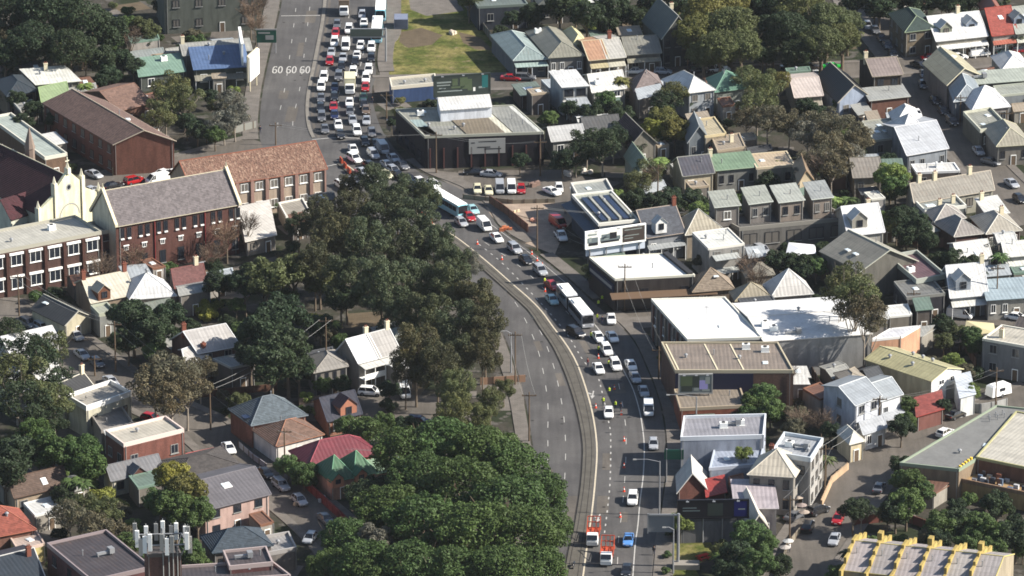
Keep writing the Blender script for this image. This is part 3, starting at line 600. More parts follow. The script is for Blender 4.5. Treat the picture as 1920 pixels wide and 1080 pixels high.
# ---------------- people ----------------
def person_mesh(pose):
    J = {'pel': (0,0,.95,.15), 'wst': (0,0,1.08,.13), 'chs': (0,0,1.32,.16), 'nck': (0,.0,1.5,.06), 'hed': (0.01,0,1.62,.095), 'top': (0,0,1.72,.08)}
    E = [('pel','wst'),('wst','chs'),('chs','nck'),('nck','hed'),('hed','top')]
    for s, t in ((-1,'l'),(1,'r')):
        st = {'stand': .03, 'walk': .28*s, 'point': .05}[pose]
        J['hip'+t] = (0,s*.1,.9,.1); J['kne'+t] = (st*.6+.03,s*.11,.5,.065); J['ank'+t] = (st,s*.12,.1,.045); J['toe'+t] = (st+.16,s*.13,.05,.04)
        J['sho'+t] = (0,s*.19,1.42,.07)
        if pose == 'point' and s > 0: J['elb'+t] = (.2,s*.32,1.35,.045); J['wri'+t] = (.45,s*.36,1.4,.035); J['han'+t] = (.55,s*.36,1.42,.035)
        elif pose == 'walk': J['elb'+t] = (-.12*s,s*.27,1.14,.045); J['wri'+t] = (-.05*s+.12,s*.27,.92,.035); J['han'+t] = (-.05*s+.15,s*.27,.83,.035)
        else: J['elb'+t] = (-.02,s*.28,1.14,.045); J['wri'+t] = (.08,s*.28,.92,.035); J['han'+t] = (.11,s*.27,.83,.035)
        E += [('pel','hip'+t),('hip'+t,'kne'+t),('kne'+t,'ank'+t),('ank'+t,'toe'+t),('chs','sho'+t),('sho'+t,'elb'+t),('elb'+t,'wri'+t),('wri'+t,'han'+t)]
    ks = list(J); me = bpy.data.meshes.new('body'); me.from_pydata([J[k][:3] for k in ks], [(ks.index(a), ks.index(b)) for a, b in E], [])
    o = bpy.data.objects.new('tmp', me); COL.objects.link(o); sk = o.modifiers.new('s', 'SKIN'); o.modifiers.new('b', 'SUBSURF').levels = 1
    sv = me.skin_vertices
    if not sv: 
        bpy.context.view_layer.update()
    for i, k in enumerate(ks): me.skin_vertices[0].data[i].radius = (J[k][3], J[k][3])
    me.skin_vertices[0].data[0].use_root = True
    dg = bpy.context.evaluated_depsgraph_get(); dg.update()
    r = bpy.data.meshes.new_from_object(o.evaluated_get(dg)); bpy.data.objects.remove(o)
    r.materials.clear()
    for mm in ('navy', 'skin'): r.materials.append(MATS[mm])
    for p in r.polygons:
        z = p.center.z; p.material_index = 1 if (z > 1.49 or (abs(p.center.y) > .24 and z < .92) or (pose == 'point' and p.center.x > .42)) else 0
    return r
def loft(rings, mi=0):
    m = MB(); n = 10; vs = []
    for (x, y, z, rx, ry) in rings: vs += [(x+rx*math.cos(2*math.pi*i/n), y+ry*math.sin(2*math.pi*i/n), z) for i in range(n)]
    fs = [(k*n+i, k*n+(i+1) % n, (k+1)*n+(i+1) % n, (k+1)*n+i) for k in range(len(rings)-1) for i in range(n)]
    fs += [tuple(reversed(range(n))), tuple(range((len(rings)-1)*n, len(rings)*n))]; m.add(vs, fs, mi); return m
PM = {}
try:
    for p_ in ('stand', 'walk', 'point'): PM[p_] = person_mesh(p_)
except Exception as ex:
    print('person mesh', ex)
vest = loft([(0,0,.9,.2,.24),(0,0,1.1,.19,.23),(0,0,1.35,.2,.27),(0,0,1.47,.12,.18)]).mesh('vest', ['hivis'])
shirt = loft([(0,0,.92,.19,.22),(0,0,1.1,.175,.21),(0,0,1.35,.19,.25),(0,0,1.47,.11,.17)]).mesh('shirt', ['obj_paint'])
hairm = loft([(-.02,0,1.63,.1,.1),(-.015,0,1.7,.115,.115),(0,0,1.77,.1,.1),(0,0,1.8,.04,.04)]).mesh('hair', ['hair'])
def person(x, y, dx, dy, pose, label, col=None, group=None):
    p = G(x, y, .02); d = G(x+dx, y+dy)-G(x, y); o = empty('person', (p.x, p.y, .02), math.atan2(d.y, d.x))
    put('body', PM[pose], o); put('hair', hairm, o)
    if col: put('shirt', shirt, o, color=hexc(col))
    else: put('high_visibility_vest', vest, o)
    tag(o, label, 'person', group)
pg = 'police and workers in yellow vests'
for a in [(1108,637,26,-6,'stand','person in yellow vest at the left side of the upper white sedan'),
          (1122,663,26,-6,'stand','person in yellow vest beside the white police car, just above a cone'),
          (1141,690,26,4,'point','person in yellow vest reaching towards a car between two white cars'),
          (1142,741,10,26,'walk','person in yellow vest walking on the empty stretch of the checkpoint'),
          (1131,760,6,20,'stand','person in yellow vest standing behind the lowest white sedan, left one'),
          (1154,767,-10,16,'stand','person in yellow vest at the right door of the lowest white sedan'),
          (1122,577,8,20,'stand','person in yellow vest in shade right of the articulated bus, lower one'),
          (1129,568,-8,20,'walk','person in yellow vest in shade right of the articulated bus, upper one'),
          (1120,603,-20,10,'stand','person in yellow vest at the front corner of the articulated bus'),
          (1021,535,24,10,'point','person in yellow vest beside the red sedan near the curve')]:
    person(*a, group=pg)
for a in [(1129,608,-20,6,'stand','person in dark blue clothes beside the car on the apron','1c2440'),(1164,771,-20,6,'stand','person in dark clothes holding the open door of the lowest white car','20202a'),
          (1226,1041,4,-20,'walk','person in dark clothes on the paved forecourt near the kerb','18181c'),(1060,402,10,10,'stand','person in black on the tan yard beside the grey awning','18181c'),
          (1102,687,20,6,'stand','person in dark red at the left of the middle white sedan','5a2020'),(698,195,0,20,'walk','person in dark clothes on the footpath beside the jam','202024'),
          (1480,1035,10,-20,'walk','person in white shirt below the pub among the outdoor tables','e8e8e8'),(488,250,4,20,'walk','person in dark clothes on the left footpath above the crossing','202430')]:
    person(*a[:6], col=a[6], group='people on foot')
# ---------------- road furniture ----------------
cm = loft([(0,0,.04,.05,.05),(0,0,.04,.2,.2)]); m = MB(); m.box(-.2,.2,-.2,.2,0,.04,0); mm_ = loft([(0,0,.04,.17,.17),(0,0,.35,.11,.11),(0,0,.36,.11,.11),(0,0,.55,.075,.075),(0,0,.56,.07,.07),(0,0,.8,.035,.035)])
m.v += []; base_n = len(m.v); m.add(mm_.v, mm_.f, 0)
conem = m.mesh('traffic_cone', ['cone'])
sl_ = loft([(0,0,.36,.125,.125),(0,0,.54,.092,.092)]).mesh('reflective_band', ['white_paint'])
CN = [(941,487,'left of the black sedan on the curve'),(997,477,'topmost of three near the corner kerb'),(1007,489,'middle of three near the corner kerb'),(1017,500,'lowest of three near the corner kerb'),(1022,547,'below the red sedan on the curve'),
      (1122,672,'beside the white police car'),(895,458,'highest on the lane line past the trees'),(1152,730,'at the edge of the shaded lane'),(1170,827,'left of the parked silver hatchback'),(1170,877,'below the lamp head, on the dashed line'),(1170,922,'left of the lone white four wheel drive, upper'),(1163,970,'below the lone white four wheel drive'),(1165,778,'right of the lowest white sedan'),(1117,765,'left of the lowest white sedan')]
for x, y, l in CN:
    p = G(x, y); o = put('traffic_cone', conem, None, (p.x, p.y, .02)); put('reflective_band', sl_, o); o.scale = (1.15, 1.15, 1.15)
    tag(o, 'orange traffic cone ' + l, 'traffic cone', 'orange cones along the checkpoint')
bm = MB(); bm.hexa([(-1,-.28,0),(1,-.28,0),(1,.28,0),(-1,.28,0)], [(-.97,-.1,.95),(.97,-.1,.95),(.97,.1,.95),(-.97,.1,.95)]); bm.box(-.8,-.3,-.3,.3,.0,.12); bm.box(.3,.8,-.3,.3,0,.12)
barm = bm.mesh('water_barrier', ['orange'])
for nm, a, b, n_ in (('at the top end of the median', (640,305), (655,324), 3), ('in the median gap among the trees', (792,408), (806,418), 3)):
    p, q = G2(a), G2(b); rz = math.atan2((q-p).y, (q-p).x)
    for i in range(n_):
        v = p.lerp(q, i/(n_-1)); o = put('water_barrier', barm, None, (v.x, v.y, .14), rz)
        tag(o, f'orange plastic barrier, {ORD[i]} from the upper end, {nm}', 'barrier', 'orange plastic road barriers')
# ---------------- trees ----------------
import numpy as np
def leaves(name, mat, seed, lobes, nleaf, ls, up=.25, core=None, flat=1.0):
    rs = np.random.RandomState(seed); V = []; N = 0
    w_ = np.array([l[3]**2 for l in lobes]); w_ = w_/w_.sum(); L = np.array([l[:4] for l in lobes])
    idx = rs.choice(len(lobes), nleaf, p=w_); d = rs.normal(size=(nleaf, 3)); d[:, 2] += up; d /= np.linalg.norm(d, axis=1)[:, None]
    r = L[idx, 3]*(rs.uniform(.55, 1.06, nleaf)**.6); c = L[idx, :3]+d*r[:, None]
    # drop leaves buried deep inside other lobes
    keep = np.ones(nleaf, bool)
    for k in range(len(lobes)):
        inside = (np.linalg.norm(c-L[k, :3], axis=1) < L[k, 3]*.62) & (idx != k); keep &= ~inside
    c = c[keep]; d = d[keep]; n = len(c)
    nr = d+rs.normal(size=(n, 3))*.55; nr /= np.linalg.norm(nr, axis=1)[:, None]
    a = np.cross(nr, rs.normal(size=(n, 3))); a /= np.linalg.norm(a, axis=1)[:, None]; b = np.cross(nr, a)
    s = ls*rs.uniform(.6, 1.4, n)[:, None]; s2 = s*rs.uniform(.45, .9, n)[:, None]
    c[:, 2] *= flat
    verts = np.stack([c-a*s, c+b*s2+nr*s*.15, c+a*s, c-b*s2-nr*s*.1], axis=1).reshape(-1, 3)
    me = bpy.data.meshes.new(name); me.vertices.add(4*n); me.vertices.foreach_set('co', verts.ravel()); me.loops.add(4*n); me.loops.foreach_set('vertex_index', np.arange(4*n))
    me.polygons.add(n); me.polygons.foreach_set('loop_start', np.arange(0, 4*n, 4)); me.update(); me.validate(); me.materials.append(MATS[mat]); return me
def rl(seed, n, R0, r0, r1, zs=.75, gap=0):
    rs = random.Random(seed); out = []
    for i in range(n):
        for _ in range(30):
            u = rs.uniform(-1, 1); t = rs.uniform(0, 6.283); q = math.sqrt(1-u*u); k = R0*rs.uniform(.55, 1)
            p = (q*math.cos(t)*k, q*math.sin(t)*k, u*k*zs); r = rs.uniform(r0, r1)
            if p[2] > -.45 and (not gap or all(math.dist(p, o[:3]) > gap*(r+o[3]) for o in out)): out.append(p+(r,)); break
    return out
def trunkmesh(seed, n=5, spread=.55, r=.05):
    rs = random.Random(seed); m = MB(); m.tube((0,0,0), (.02,.01,.45), r*1.25, r*.9, 7); m.tube((.02,.01,.45), (0,0,.75), r*.9, r*.6, 6)
    for i in range(n):
        t = 6.283*i/n+rs.uniform(-.4, .4); s = spread*rs.uniform(.7, 1.2); z0 = rs.uniform(.38, .6)
        a = (.02*z0, .01, z0); b = (s*.5*math.cos(t), s*.5*math.sin(t), z0+.22); c = (s*math.cos(t+.2), s*math.sin(t+.2), 1.0+rs.uniform(-.05, .12))
        m.tube(a, b, r*.55, r*.35, 5); m.tube(b, c, r*.35, r*.12, 5)
        for k in range(2):
            d = (c[0]+rs.uniform(-.25, .25), c[1]+rs.uniform(-.25, .25), c[2]+rs.uniform(.0, .22)); m.tube(Vector(b).lerp(Vector(c), .5), d, r*.2, r*.07, 4)
    return m.mesh('trunk', ['bark'])
PROTO = {}
def proto(kind, v):
    k = (kind, v)
    if k in PROTO: return PROTO[k]
    s = v*13+hash(kind) % 1 + {'fig': 1, 'oak': 2, 'gum': 3, 'cas': 4, 'bush': 5, 'bare': 6}.get(kind, 0)*100
    if kind == 'fig':      # dense, knobbly
        lb = rl(s, 100, .88, .1, .21, .8)+[(0, 0, -.05, .78)]; me = leaves('crown', 'leaf', s, lb, 19000, .03, .45)
    elif kind == 'oak':    # rounded, bushy
        lb = rl(s, 44, .78, .13, .3, .8)+[(0, 0, 0, .5)]; me = leaves('crown', 'leaf', s, lb, 9000, .045, .35)
    elif kind == 'gum':    # open, separate tufts
        lb = rl(s, 30, .85, .16, .28, .75, .45); me = leaves('crown', 'leaf_warm', s, lb, 5200, .036, .3)
    elif kind == 'cas':    # tall feathery, drooping
        lb = rl(s, 55, .86, .1, .24, 1.1)+[(0, 0, 0, .5)]; me = leaves('crown', 'leaf_warm', s, lb, 14000, .028, .2)
    elif kind == 'bush':
        lb = rl(s, 12, .62, .3, .48, .8); me = leaves('crown', 'leaf', s, lb, 2600, .075, .4)
    elif kind == 'bare':   # winter crown: fine twigs
        m = MB(); rs = random.Random(s)
        for i in range(150):
            t = rs.uniform(0, 6.283); u = rs.uniform(.0, 1); q = rs.uniform(.2, .75); a = Vector((q*math.cos(t)*.6, q*math.sin(t)*.6, -.45+u*.8)); d = Vector((math.cos(t)*rs.uniform(.1, .5), math.sin(t)*rs.uniform(.1, .5), rs.uniform(.2, .5)))
            m.tube(a, a+d, .014, .004, 3, cap=False)
            for _ in range(3):
                b = a+d*rs.uniform(.3, .9); m.tube(b, b+Vector((rs.uniform(-.2, .2), rs.uniform(-.2, .2), rs.uniform(0, .25))), .007, .003, 3, cap=False)
        me = m.mesh('crown', ['bark'])
    elif kind == 'palm':
        m = MB(); rs = random.Random(s)
        for i in range(26):
            t = 6.283*i/26+rs.uniform(-.1, .1); el = rs.uniform(-.1, 1.1); ca, sa = math.cos(t), math.sin(t); pts = []
            for j in range(7):
                u = j/6; rr = u*1.0*math.cos(el*.7); z = math.sin(el)*u*.9-u*u*.75; pts.append(Vector((ca*rr, sa*rr, z)))
            sd_ = Vector((-sa, ca, 0))
            for j in range(6):
                w0 = .17*math.sin(math.pi*min(1, .15+j/6)); w1 = .17*math.sin(math.pi*min(1, .15+(j+1)/6))
                for sgn in (-1, 1): m.add([pts[j], pts[j+1], pts[j+1]+sd_*sgn*w1-Vector((0,0,.06)), pts[j]+sd_*sgn*w0-Vector((0,0,.06))], [(0,1,2,3)])
        me = m.mesh('crown', ['leaf'])
    PROTO[k] = me; return me
TR = {k: [trunkmesh(i*7+3, n, sp, r) for i in range(3)] for k, n, sp, r in (('fig', 6, .6, .07), ('oak', 5, .5, .05), ('gum', 5, .6, .035), ('cas', 4, .35, .04), ('bush', 3, .4, .05), ('bare', 6, .4, .035))}
pm_ = MB(); pm_.tube((0,0,0), (.0,.02,1.02), .05, .035, 7); TR['palm'] = [pm_.mesh('trunk', ['bark'])]*3
TINT = {'dk': ('313f28', 'dark green'), 'fig': ('43562b', 'deep green'), 'olive': ('565c38', 'olive green'), 'brown': ('5a5642', 'brownish olive'), 'cas': ('465038', 'grey green'), 'casb': ('494a32', 'brownish green'), 'yel': ('80803a', 'yellow green'),
        'lime': ('6c7c40', 'light green'), 'mid': ('4c6034', 'mid green'), 'gold': ('666434', 'golden green'), 'grey': ('66665a', 'grey olive'), 'twig': ('6a5a4c', 'bare brown')}
TREES = []
rt = random.Random(5)
KN = {'fig': 'broad dense tree', 'oak': 'rounded bushy tree', 'gum': 'open gum tree', 'cas': 'feathery casuarina tree', 'bush': 'bushy shrub', 'bare': 'leafless tree', 'palm': 'palm tree'}
ON = {'fig': 'fig_tree', 'oak': 'leafy_tree', 'gum': 'gum_tree', 'cas': 'casuarina_tree', 'bush': 'garden_shrub', 'bare': 'bare_tree', 'palm': 'palm_tree'}
def tree(kind, tint, cx, cy, r, zc=None, label=None, zk=.85):
    if kind == 'cas': zk = 1.12
    zc = zc if zc is not None else r*1.35
    if kind == 'bush' : zc = r*.62
    p = G(cx, cy, zc); o = empty(ON[kind], (p.x, p.y, 0), rt.uniform(0, 6.28)); v = rt.randrange(3 if kind in ('fig', 'cas', 'gum', 'oak') else 2)
    tc = hexc(TINT[tint][0], rt.uniform(.85, 1.12)); j = rt.uniform(.93, 1.07); tc = (tc[0]*j, tc[1], tc[2]/j, 1)
    c = put('crown', proto(kind, v), o, (0, 0, zc), 0, tc, (r, r, r*zk))
    put('trunk', TR[kind][v], o, (0, 0, 0), 0, hexc('8a7c6a' if kind != 'gum' else 'b8ac9c', .6), (r, r, zc))
    TREES.append([o, kind, tint, p.x, p.y, r, label]); return o
TL = '''fig fig 760 850 7 10|fig fig 830 835 7.5 11|fig fig 905 850 7.5 11|fig fig 960 880 7 10|fig fig 790 900 7 10|fig fig 870 915 8 12|fig fig 950 950 8 12|fig fig 1010 930 6 9|fig fig 730 960 7 10|fig fig 800 985 8 11|fig fig 890 1000 8 12|fig fig 980 1010 8 11|fig fig 1030 990 5 8|fig fig 650 1010 5.5 9|fig fig 690 1060 6.5 10|fig fig 770 1065 7 11|fig fig 850 1075 7 11|fig fig 930 1080 7.5 11|fig fig 1005 1075 6.5 9|fig dk 690 930 4.5 7|fig fig 620 1070 5 8|oak grey 700 1010 4 10|fig mid 700 1090 6 9
cas cas 700 345 4.5 8|cas casb 655 355 3.2 6|cas cas 745 370 5 9|cas cas 800 370 4 8|cas casb 660 405 5.5 9|cas cas 720 410 6 10|cas cas 780 420 5.5 10|cas casb 600 410 4.5 8|cas casb 620 460 6 9|cas cas 690 470 6.5 11|cas cas 755 470 6 10|cas cas 815 470 5.5 9|cas cas 850 500 4.5 8|cas casb 590 500 5 8|cas cas 650 530 6 9|cas cas 715 540 6.5 10|cas cas 780 540 6.5 10|cas cas 840 545 6 9|cas casb 890 570 5.5 9|cas casb 910 620 5 8|cas cas 860 620 6 9|cas casb 905 665 4.5 7|cas cas 860 670 4.5 7|cas cas 800 600 6 8|cas cas 740 600 5 7|cas casb 780 660 5.5 10|cas casb 820 690 5.5 10|cas casb 760 700 4 8|cas olive 855 735 4.5 8|cas olive 850 780 4.5 7|cas grey 880 500 3.5 7|cas olive 920 760 3.5 5|cas olive 900 790 3.5 5|cas olive 945 735 2.6 4|cas cas 560 430 3.5 6
oak olive 500 520 5.5 8|oak olive 550 510 5 8|oak olive 600 525 4.5 6|oak dk 460 530 4 7|oak dk 530 590 6 10|oak dk 500 620 6 10|oak dk 540 650 6 10|oak dk 510 680 6 9|oak dk 560 690 4 6|oak dk 470 660 4 7|oak dk 410 530 4 6|oak dk 640 560 4 6|oak dk 600 610 3.5 4|palm yel 590 595 3 5|palm lime 620 605 2.5 4|oak mid 640 640 2.5 3
oak dk 250 595 5.5 8|oak dk 290 620 5 7|oak dk 240 640 4 5|oak dk 225 590 3.5 6|oak dk 320 590 4 5|oak mid 290 660 3 4|bush yel 375 575 2.5|bush yel 390 590 2.2|bush yel 405 573 2|gum brown 320 700 6 10|gum brown 290 720 5.5 9|gum brown 350 720 5 9|gum brown 320 750 5 8|gum brown 375 690 3.5 7|gum olive 90 650 5 9|gum dk 50 660 5.5 10|gum olive 30 700 6 10|gum dk 80 700 5.5 9|gum dk 40 750 6 9|gum olive 100 745 5 8|gum dk 10 620 4 7|gum dk 90 790 4 6|bush lime 90 800 2.5|oak fig 100 845 5.5 8|oak fig 150 850 5 8|oak fig 165 870 4.5 7|oak dk 30 850 5 8|oak dk 10 880 5 8|oak fig 60 810 4 6|oak yel 320 895 4 8|oak gold 350 920 5 8|oak mid 330 950 4.5 7|oak mid 370 960 4 6|oak mid 300 940 4 6
oak dk 120 930 3 4|bush yel 190 935 3|bush yel 215 955 3|gum brown 130 965 4 6|gum brown 170 985 4 6|gum olive 150 950 4 6|gum brown 220 1000 3.5 5|gum olive 190 960 4 6|oak mid 240 1020 3 5|oak mid 355 1030 3 5|oak mid 370 1055 2.8 4|palm mid 135 900 2.5 6|palm mid 155 905 2.5 6
fig dk 20 20 8 11|fig dk 90 25 8 12|fig dk 150 40 7.5 11|fig dk 60 80 7 9|fig dk 130 90 6.5 9|oak dk 200 60 6 9|oak dk 190 110 4.5 6|oak dk 10 100 6 7|oak olive 265 50 3.6 6|oak olive 280 60 3 5|bare twig 245 70 4 7|oak dk 230 110 3.5 5|oak dk 250 125 3 4|oak dk 205 140 3.5 3.5|bare twig 160 115 3 4|palm lime 160 160 2.5 4|oak dk 190 150 2.5 3|gum olive 320 165 5 8|gum olive 345 185 5 8|gum olive 310 195 4.5 7|gum olive 300 220 4 6|gum grey 430 190 4 6|gum grey 440 215 4 6|gum grey 420 230 4 5|oak dk 370 245 3 3.5|oak dk 350 230 3 4|oak dk 60 205 3 5|oak dk 45 230 3 4|oak dk 100 225 2.5 4|bare twig 470 20 4 7|bare twig 480 45 3.5 6|bare twig 485 5 3.5 6|oak dk 30 185 3 4
oak olive 880 -5 4 6|oak dk 940 60 2.5 3|oak dk 1000 25 4 6|oak dk 1050 10 5 8|oak dk 1100 25 5 8|oak dk 1150 10 5 8|oak dk 1190 30 4 6|oak dk 1140 45 4 5|oak dk 1220 0 4 7|oak dk 960 35 3 5|oak dk 1270 5 4 7|oak mid 1080 0 4 7
fig gold 1330 30 7 10|fig olive 1370 50 7 10|fig gold 1310 60 6 9|fig olive 1390 85 5.5 8|fig olive 1350 90 5.5 8|fig olive 1320 100 4.5 6|fig gold 1360 10 6 11|oak dk 1440 10 6 10|oak dk 1450 60 6 8|fig olive 1500 20 7 10|fig olive 1550 40 6.5 10|fig dk 1480 60 6.5 9|fig olive 1540 80 6 8|fig olive 1580 70 5 8|fig dk 1500 100 5 6|fig olive 1590 40 4 8|oak dk 1430 100 4 5|oak dk 1420 30 5 7|oak dk 1650 10 5 6|oak dk 1690 -5 5 6|oak dk 1730 0 5 6|oak dk 1780 5 4 6|oak dk 1820 0 4 6|oak dk 1600 -5 5 7|oak dk 1845 70 2.5 3|oak dk 1870 70 2.5 3|oak dk 1885 72 2 3|oak dk 1905 75 2 3
palm gold 1165 150 3 6|oak mid 1135 190 3.5 5|oak dk 1110 210 3 4|palm dk 1290 160 2.5 6|gum olive 1260 175 4 6|gum dk 1250 190 4 5|oak dk 1150 205 3 4|oak dk 1070 205 2.8 4|oak gold 1240 225 4.5 6|oak yel 1225 240 3.5 5|oak gold 1265 245 4 5|oak dk 1170 215 3 4|gum dk 1100 265 4.5 6|gum dk 1130 270 5 7|gum dk 1080 290 4 5|gum dk 1150 255 4 6|oak dk 1055 300 3.5 4|oak dk 975 300 2.5 3.5|gum olive 1400 145 4 7|gum olive 1430 160 5 8|gum gold 1460 150 3.5 7|gum olive 1420 195 5 7|gum brown 1440 220 5 7|gum brown 1400 220 4 6|oak dk 1510 200 3 4|oak dk 1530 210 3 4|oak mid 1575 195 2.2 3|gum brown 1540 230 5 7|gum brown 1580 240 5 8|gum brown 1560 270 5 8|gum brown 1610 260 4 7|gum brown 1530 300 4.5 7|gum brown 1560 310 4.5 7|gum grey 1600 290 3.5 6|gum grey 1515 250 4 6|gum brown 1480 230 4 6|gum grey 1510 330 3.5 5
palm lime 1238 300 2.5 6|gum olive 1215 320 4 5|gum olive 1195 340 3.5 5|bare twig 1220 330 3 5|oak dk 1260 375 4 4|oak dk 1300 375 3.5 4|oak dk 1230 380 3.5 4|bush mid 1285 385 2|oak dk 1190 375 3.5 4|oak dk 1160 380 3 3|gum dk 1190 270 3 4|oak lime 1670 330 4.5 6|oak mid 1680 345 4 5|oak dk 1665 300 2.5 4|palm mid 1590 375 3 4|palm lime 1565 375 3 4|oak dk 1600 385 2.5 3|oak dk 1690 410 4 5|oak dk 1720 425 4 5|oak mid 1660 415 3 4|oak dk 1700 440 3.5 4|oak dk 1740 450 3 3|oak dk 1440 340 3 3|oak dk 1420 365 2.2 2.5|bare twig 1540 310 4 7|palm mid 1875 480 2.6 7|oak dk 1790 485 3 4|oak dk 1820 500 3.5 4|oak dk 1760 490 3 3|gum dk 1830 520 3 4|gum dk 1800 500 3 4|gum grey 1850 470 3 4|oak dk 1500 495 3.5 4|oak dk 1460 490 3.5 4|oak mid 1530 500 3 3.5|oak dk 1480 470 3 3|gum olive 1590 520 4.5 16|gum olive 1605 550 5 15|gum brown 1622 580 4.5 13|gum olive 1578 545 4 14|gum brown 1635 605 3 11|gum brown 1595 580 3.5 12|oak olive 1770 640 2.5 3|oak olive 1800 630 3 3|oak mid 1815 640 2 2.5|bare twig 1405 500 4 4|bare twig 1420 520 3.5 4|bush dk 1830 700 2
oak mid 1430 740 3.5 5|oak mid 1410 755 3 4|oak mid 1445 770 3.5 4|oak mid 1400 775 2.5 3|oak lime 1395 850 2 6|bare twig 1500 790 3.5 4|bare twig 1540 790 3.5 4|bare twig 1480 700 2.5 4|oak dk 1690 800 3 4|oak mid 1700 790 2.5 3|oak dk 1770 760 2 3|oak mid 1690 900 2.5 4|oak mid 1700 945 4.2 5|oak dk 1680 960 3.5 4|oak mid 1710 900 3.2 5|oak mid 1730 920 2.8 4|oak dk 1600 955 3 5|gum dk 1615 950 3 5|oak dk 1870 945 3.5 5|oak mid 1765 985 4 5|oak dk 1795 980 4 5|oak mid 1830 990 4.2 5|oak mid 1865 1000 4.2 5|oak dk 1905 1005 4.2 5|oak dk 1760 1012 3 4|oak mid 1820 1020 3.4 4|oak mid 1860 1028 3 4|oak dk 1690 870 2.5 3|oak mid 1400 1000 3.5 5|oak mid 1430 1020 3.5 5|oak dk 1380 1040 3.5 5|oak mid 1420 1055 4 5|palm lime 1355 1040 2.4 3.5|oak dk 1460 1060 3 4|oak dk 1360 1070 3 4|oak dk 1390 1075 3 4|palm dk 1590 1035 2 4|palm dk 1660 1070 2.2 4|oak mid 1570 1080 3 3|palm olive 1550 860 2.4 5|bush gold 750 190 1.5|bush gold 748 215 1.5|oak dk 735 230 1.5 3|bush dk 1258 1000 1.2|bush mid 1250 1040 1|bush mid 1248 1070 1
oak mid 540 875 3 3|oak mid 570 890 3.4 3|bush mid 595 900 2|oak mid 690 805 3.5 4|oak mid 650 800 3 3|oak mid 720 790 2.6 3|oak lime 740 820 2.6 4|bush lime 600 770 1.8|bush mid 570 770 1.8|oak dk 640 720 2.4 3|oak mid 605 720 2.4 3|oak dk 730 730 2.6 3|bush dk 730 760 2|oak dk 760 800 3 4|palm lime 643 793 1.8 3|oak dk 705 915 3.5 4|oak dk 680 930 3.5 4|oak dk 590 700 2.5 3|oak mid 640 885 1.8 2|bush lime 575 745 1.6|bare twig 425 440 4.5 6|bare twig 250 485 4 6|bare twig 190 500 4 6|bare twig 395 480 3.5 5|bush mid 318 505 2.2|oak dk 400 500 2.5 3|bare twig 465 420 3.5 6|bush mid 520 385 1.8|bush mid 515 372 1.8|bare twig 410 470 3 5'''
for row in TL.replace('\n', '|').split('|'):
    f_ = row.split()
    if f_[0] == 'cas': f_[4] = str(float(f_[4])*.88); f_[5] = str(float(f_[5])+rt.uniform(-1.2, 2)); f_[3] = str(float(f_[3])-3)
    tree(f_[0], f_[1], float(f_[2]), float(f_[3]), float(f_[4]), float(f_[5]) if len(f_) > 5 else None)
# ---------------- buildings ----------------
WINM = {}
rb = random.Random(11)
def winmesh(w_, h_, frame):
    gm = rb.choice(['glass', 'glass', 'glass', 'glass_blind']); k = (round(w_, 1), round(h_, 1), frame, gm)
    if k not in WINM:
        m = MB(); t = .09; a, b = w_/2, h_/2
        m.box(-a+.02, a-.02, -.012, .03, -b+.02, b-.02, 1)
        for q in ((-a, a, b-t, b), (-a, a, -b, -b+t), (-a, -a+t, -b+t, b-t), (a-t, a, -b+t, b-t), (-.03, .03, -b+t, b-t)): m.box(q[0], q[1], -.06, .02, q[2], q[3], 0)
        sm = MB(); sm.box(-a-.12, a+.12, -.16, .0, -b-.14, -b-.02)
        WINM[k] = (m.mesh('window', [frame, gm]), sm.mesh('sill', ['trim_white' if frame == 'trim_white' else 'trim_grey']))
    return WINM[k]
def fix(name, build, mats):
    if name not in WINM: m = MB(); build(m); WINM[name] = m.mesh(name, mats)
    return WINM[name]
def vent(m): m.tube((0,0,0),(0,0,.5),.22,n=8); m.tube((0,0,.5),(0,0,.62),.4,.36,n=8); m.tube((0,0,.62),(0,0,.8),.36,.1,n=8)
def acu(m): m.box(-.7,.7,-.5,.5,.1,1.0); m.box(-.75,.75,-.55,.55,0,.1); m.tube((0,0,1.0),(0,0,1.08),.38,n=10,mi=1)
def sky_(m): m.box(-.5,.5,-.7,.7,0,.12,1); m.box(-.42,.42,-.62,.62,.12,.16,0)
def chim(m): m.box(-.4,.4,-.3,.3,-1.2,1.5,0); m.box(-.47,.47,-.37,.37,1.5,1.65,0); m.tube((-.18,0,1.65),(-.18,0,2.0),.11,n=6,mi=1); m.tube((.18,0,1.65),(.18,0,2.0),.11,n=6,mi=1)
def sol(m): 
    for i in range(3): m.box(-1.6+i*1.08,-.6+i*1.08,-.85,.85,.05,.1)
def ant(m):
    m.tube((0,0,0),(0,0,2.4),.035,n=4)
    for i in range(4): m.tube((-.5+.05*i,-.4+.25*i,2.3),(.5-.05*i,-.4+.25*i,2.3),.02,n=3)
    m.tube((0,-.45,2.3),(0,.4,2.3),.025,n=3)
def dish(m): m.tube((0,0,0),(0,0,.5),.04,n=4); m.tube((0,-.05,.6),(.15,-.1,.65),.05,.32,n=10)
def pipe(m): m.tube((0,0,0),(0,0,.9),.09,n=6); m.tube((0,0,.9),(0,0,1.0),.15,n=6)
def duct(m): m.box(-1.5,1.5,-.25,.25,.3,.7); m.box(-1.4,-1.2,-.15,.15,0,.3); m.box(1.2,1.4,-.15,.15,0,.3); m.box(.6,1.5,-.6,.6,.3,1.2)
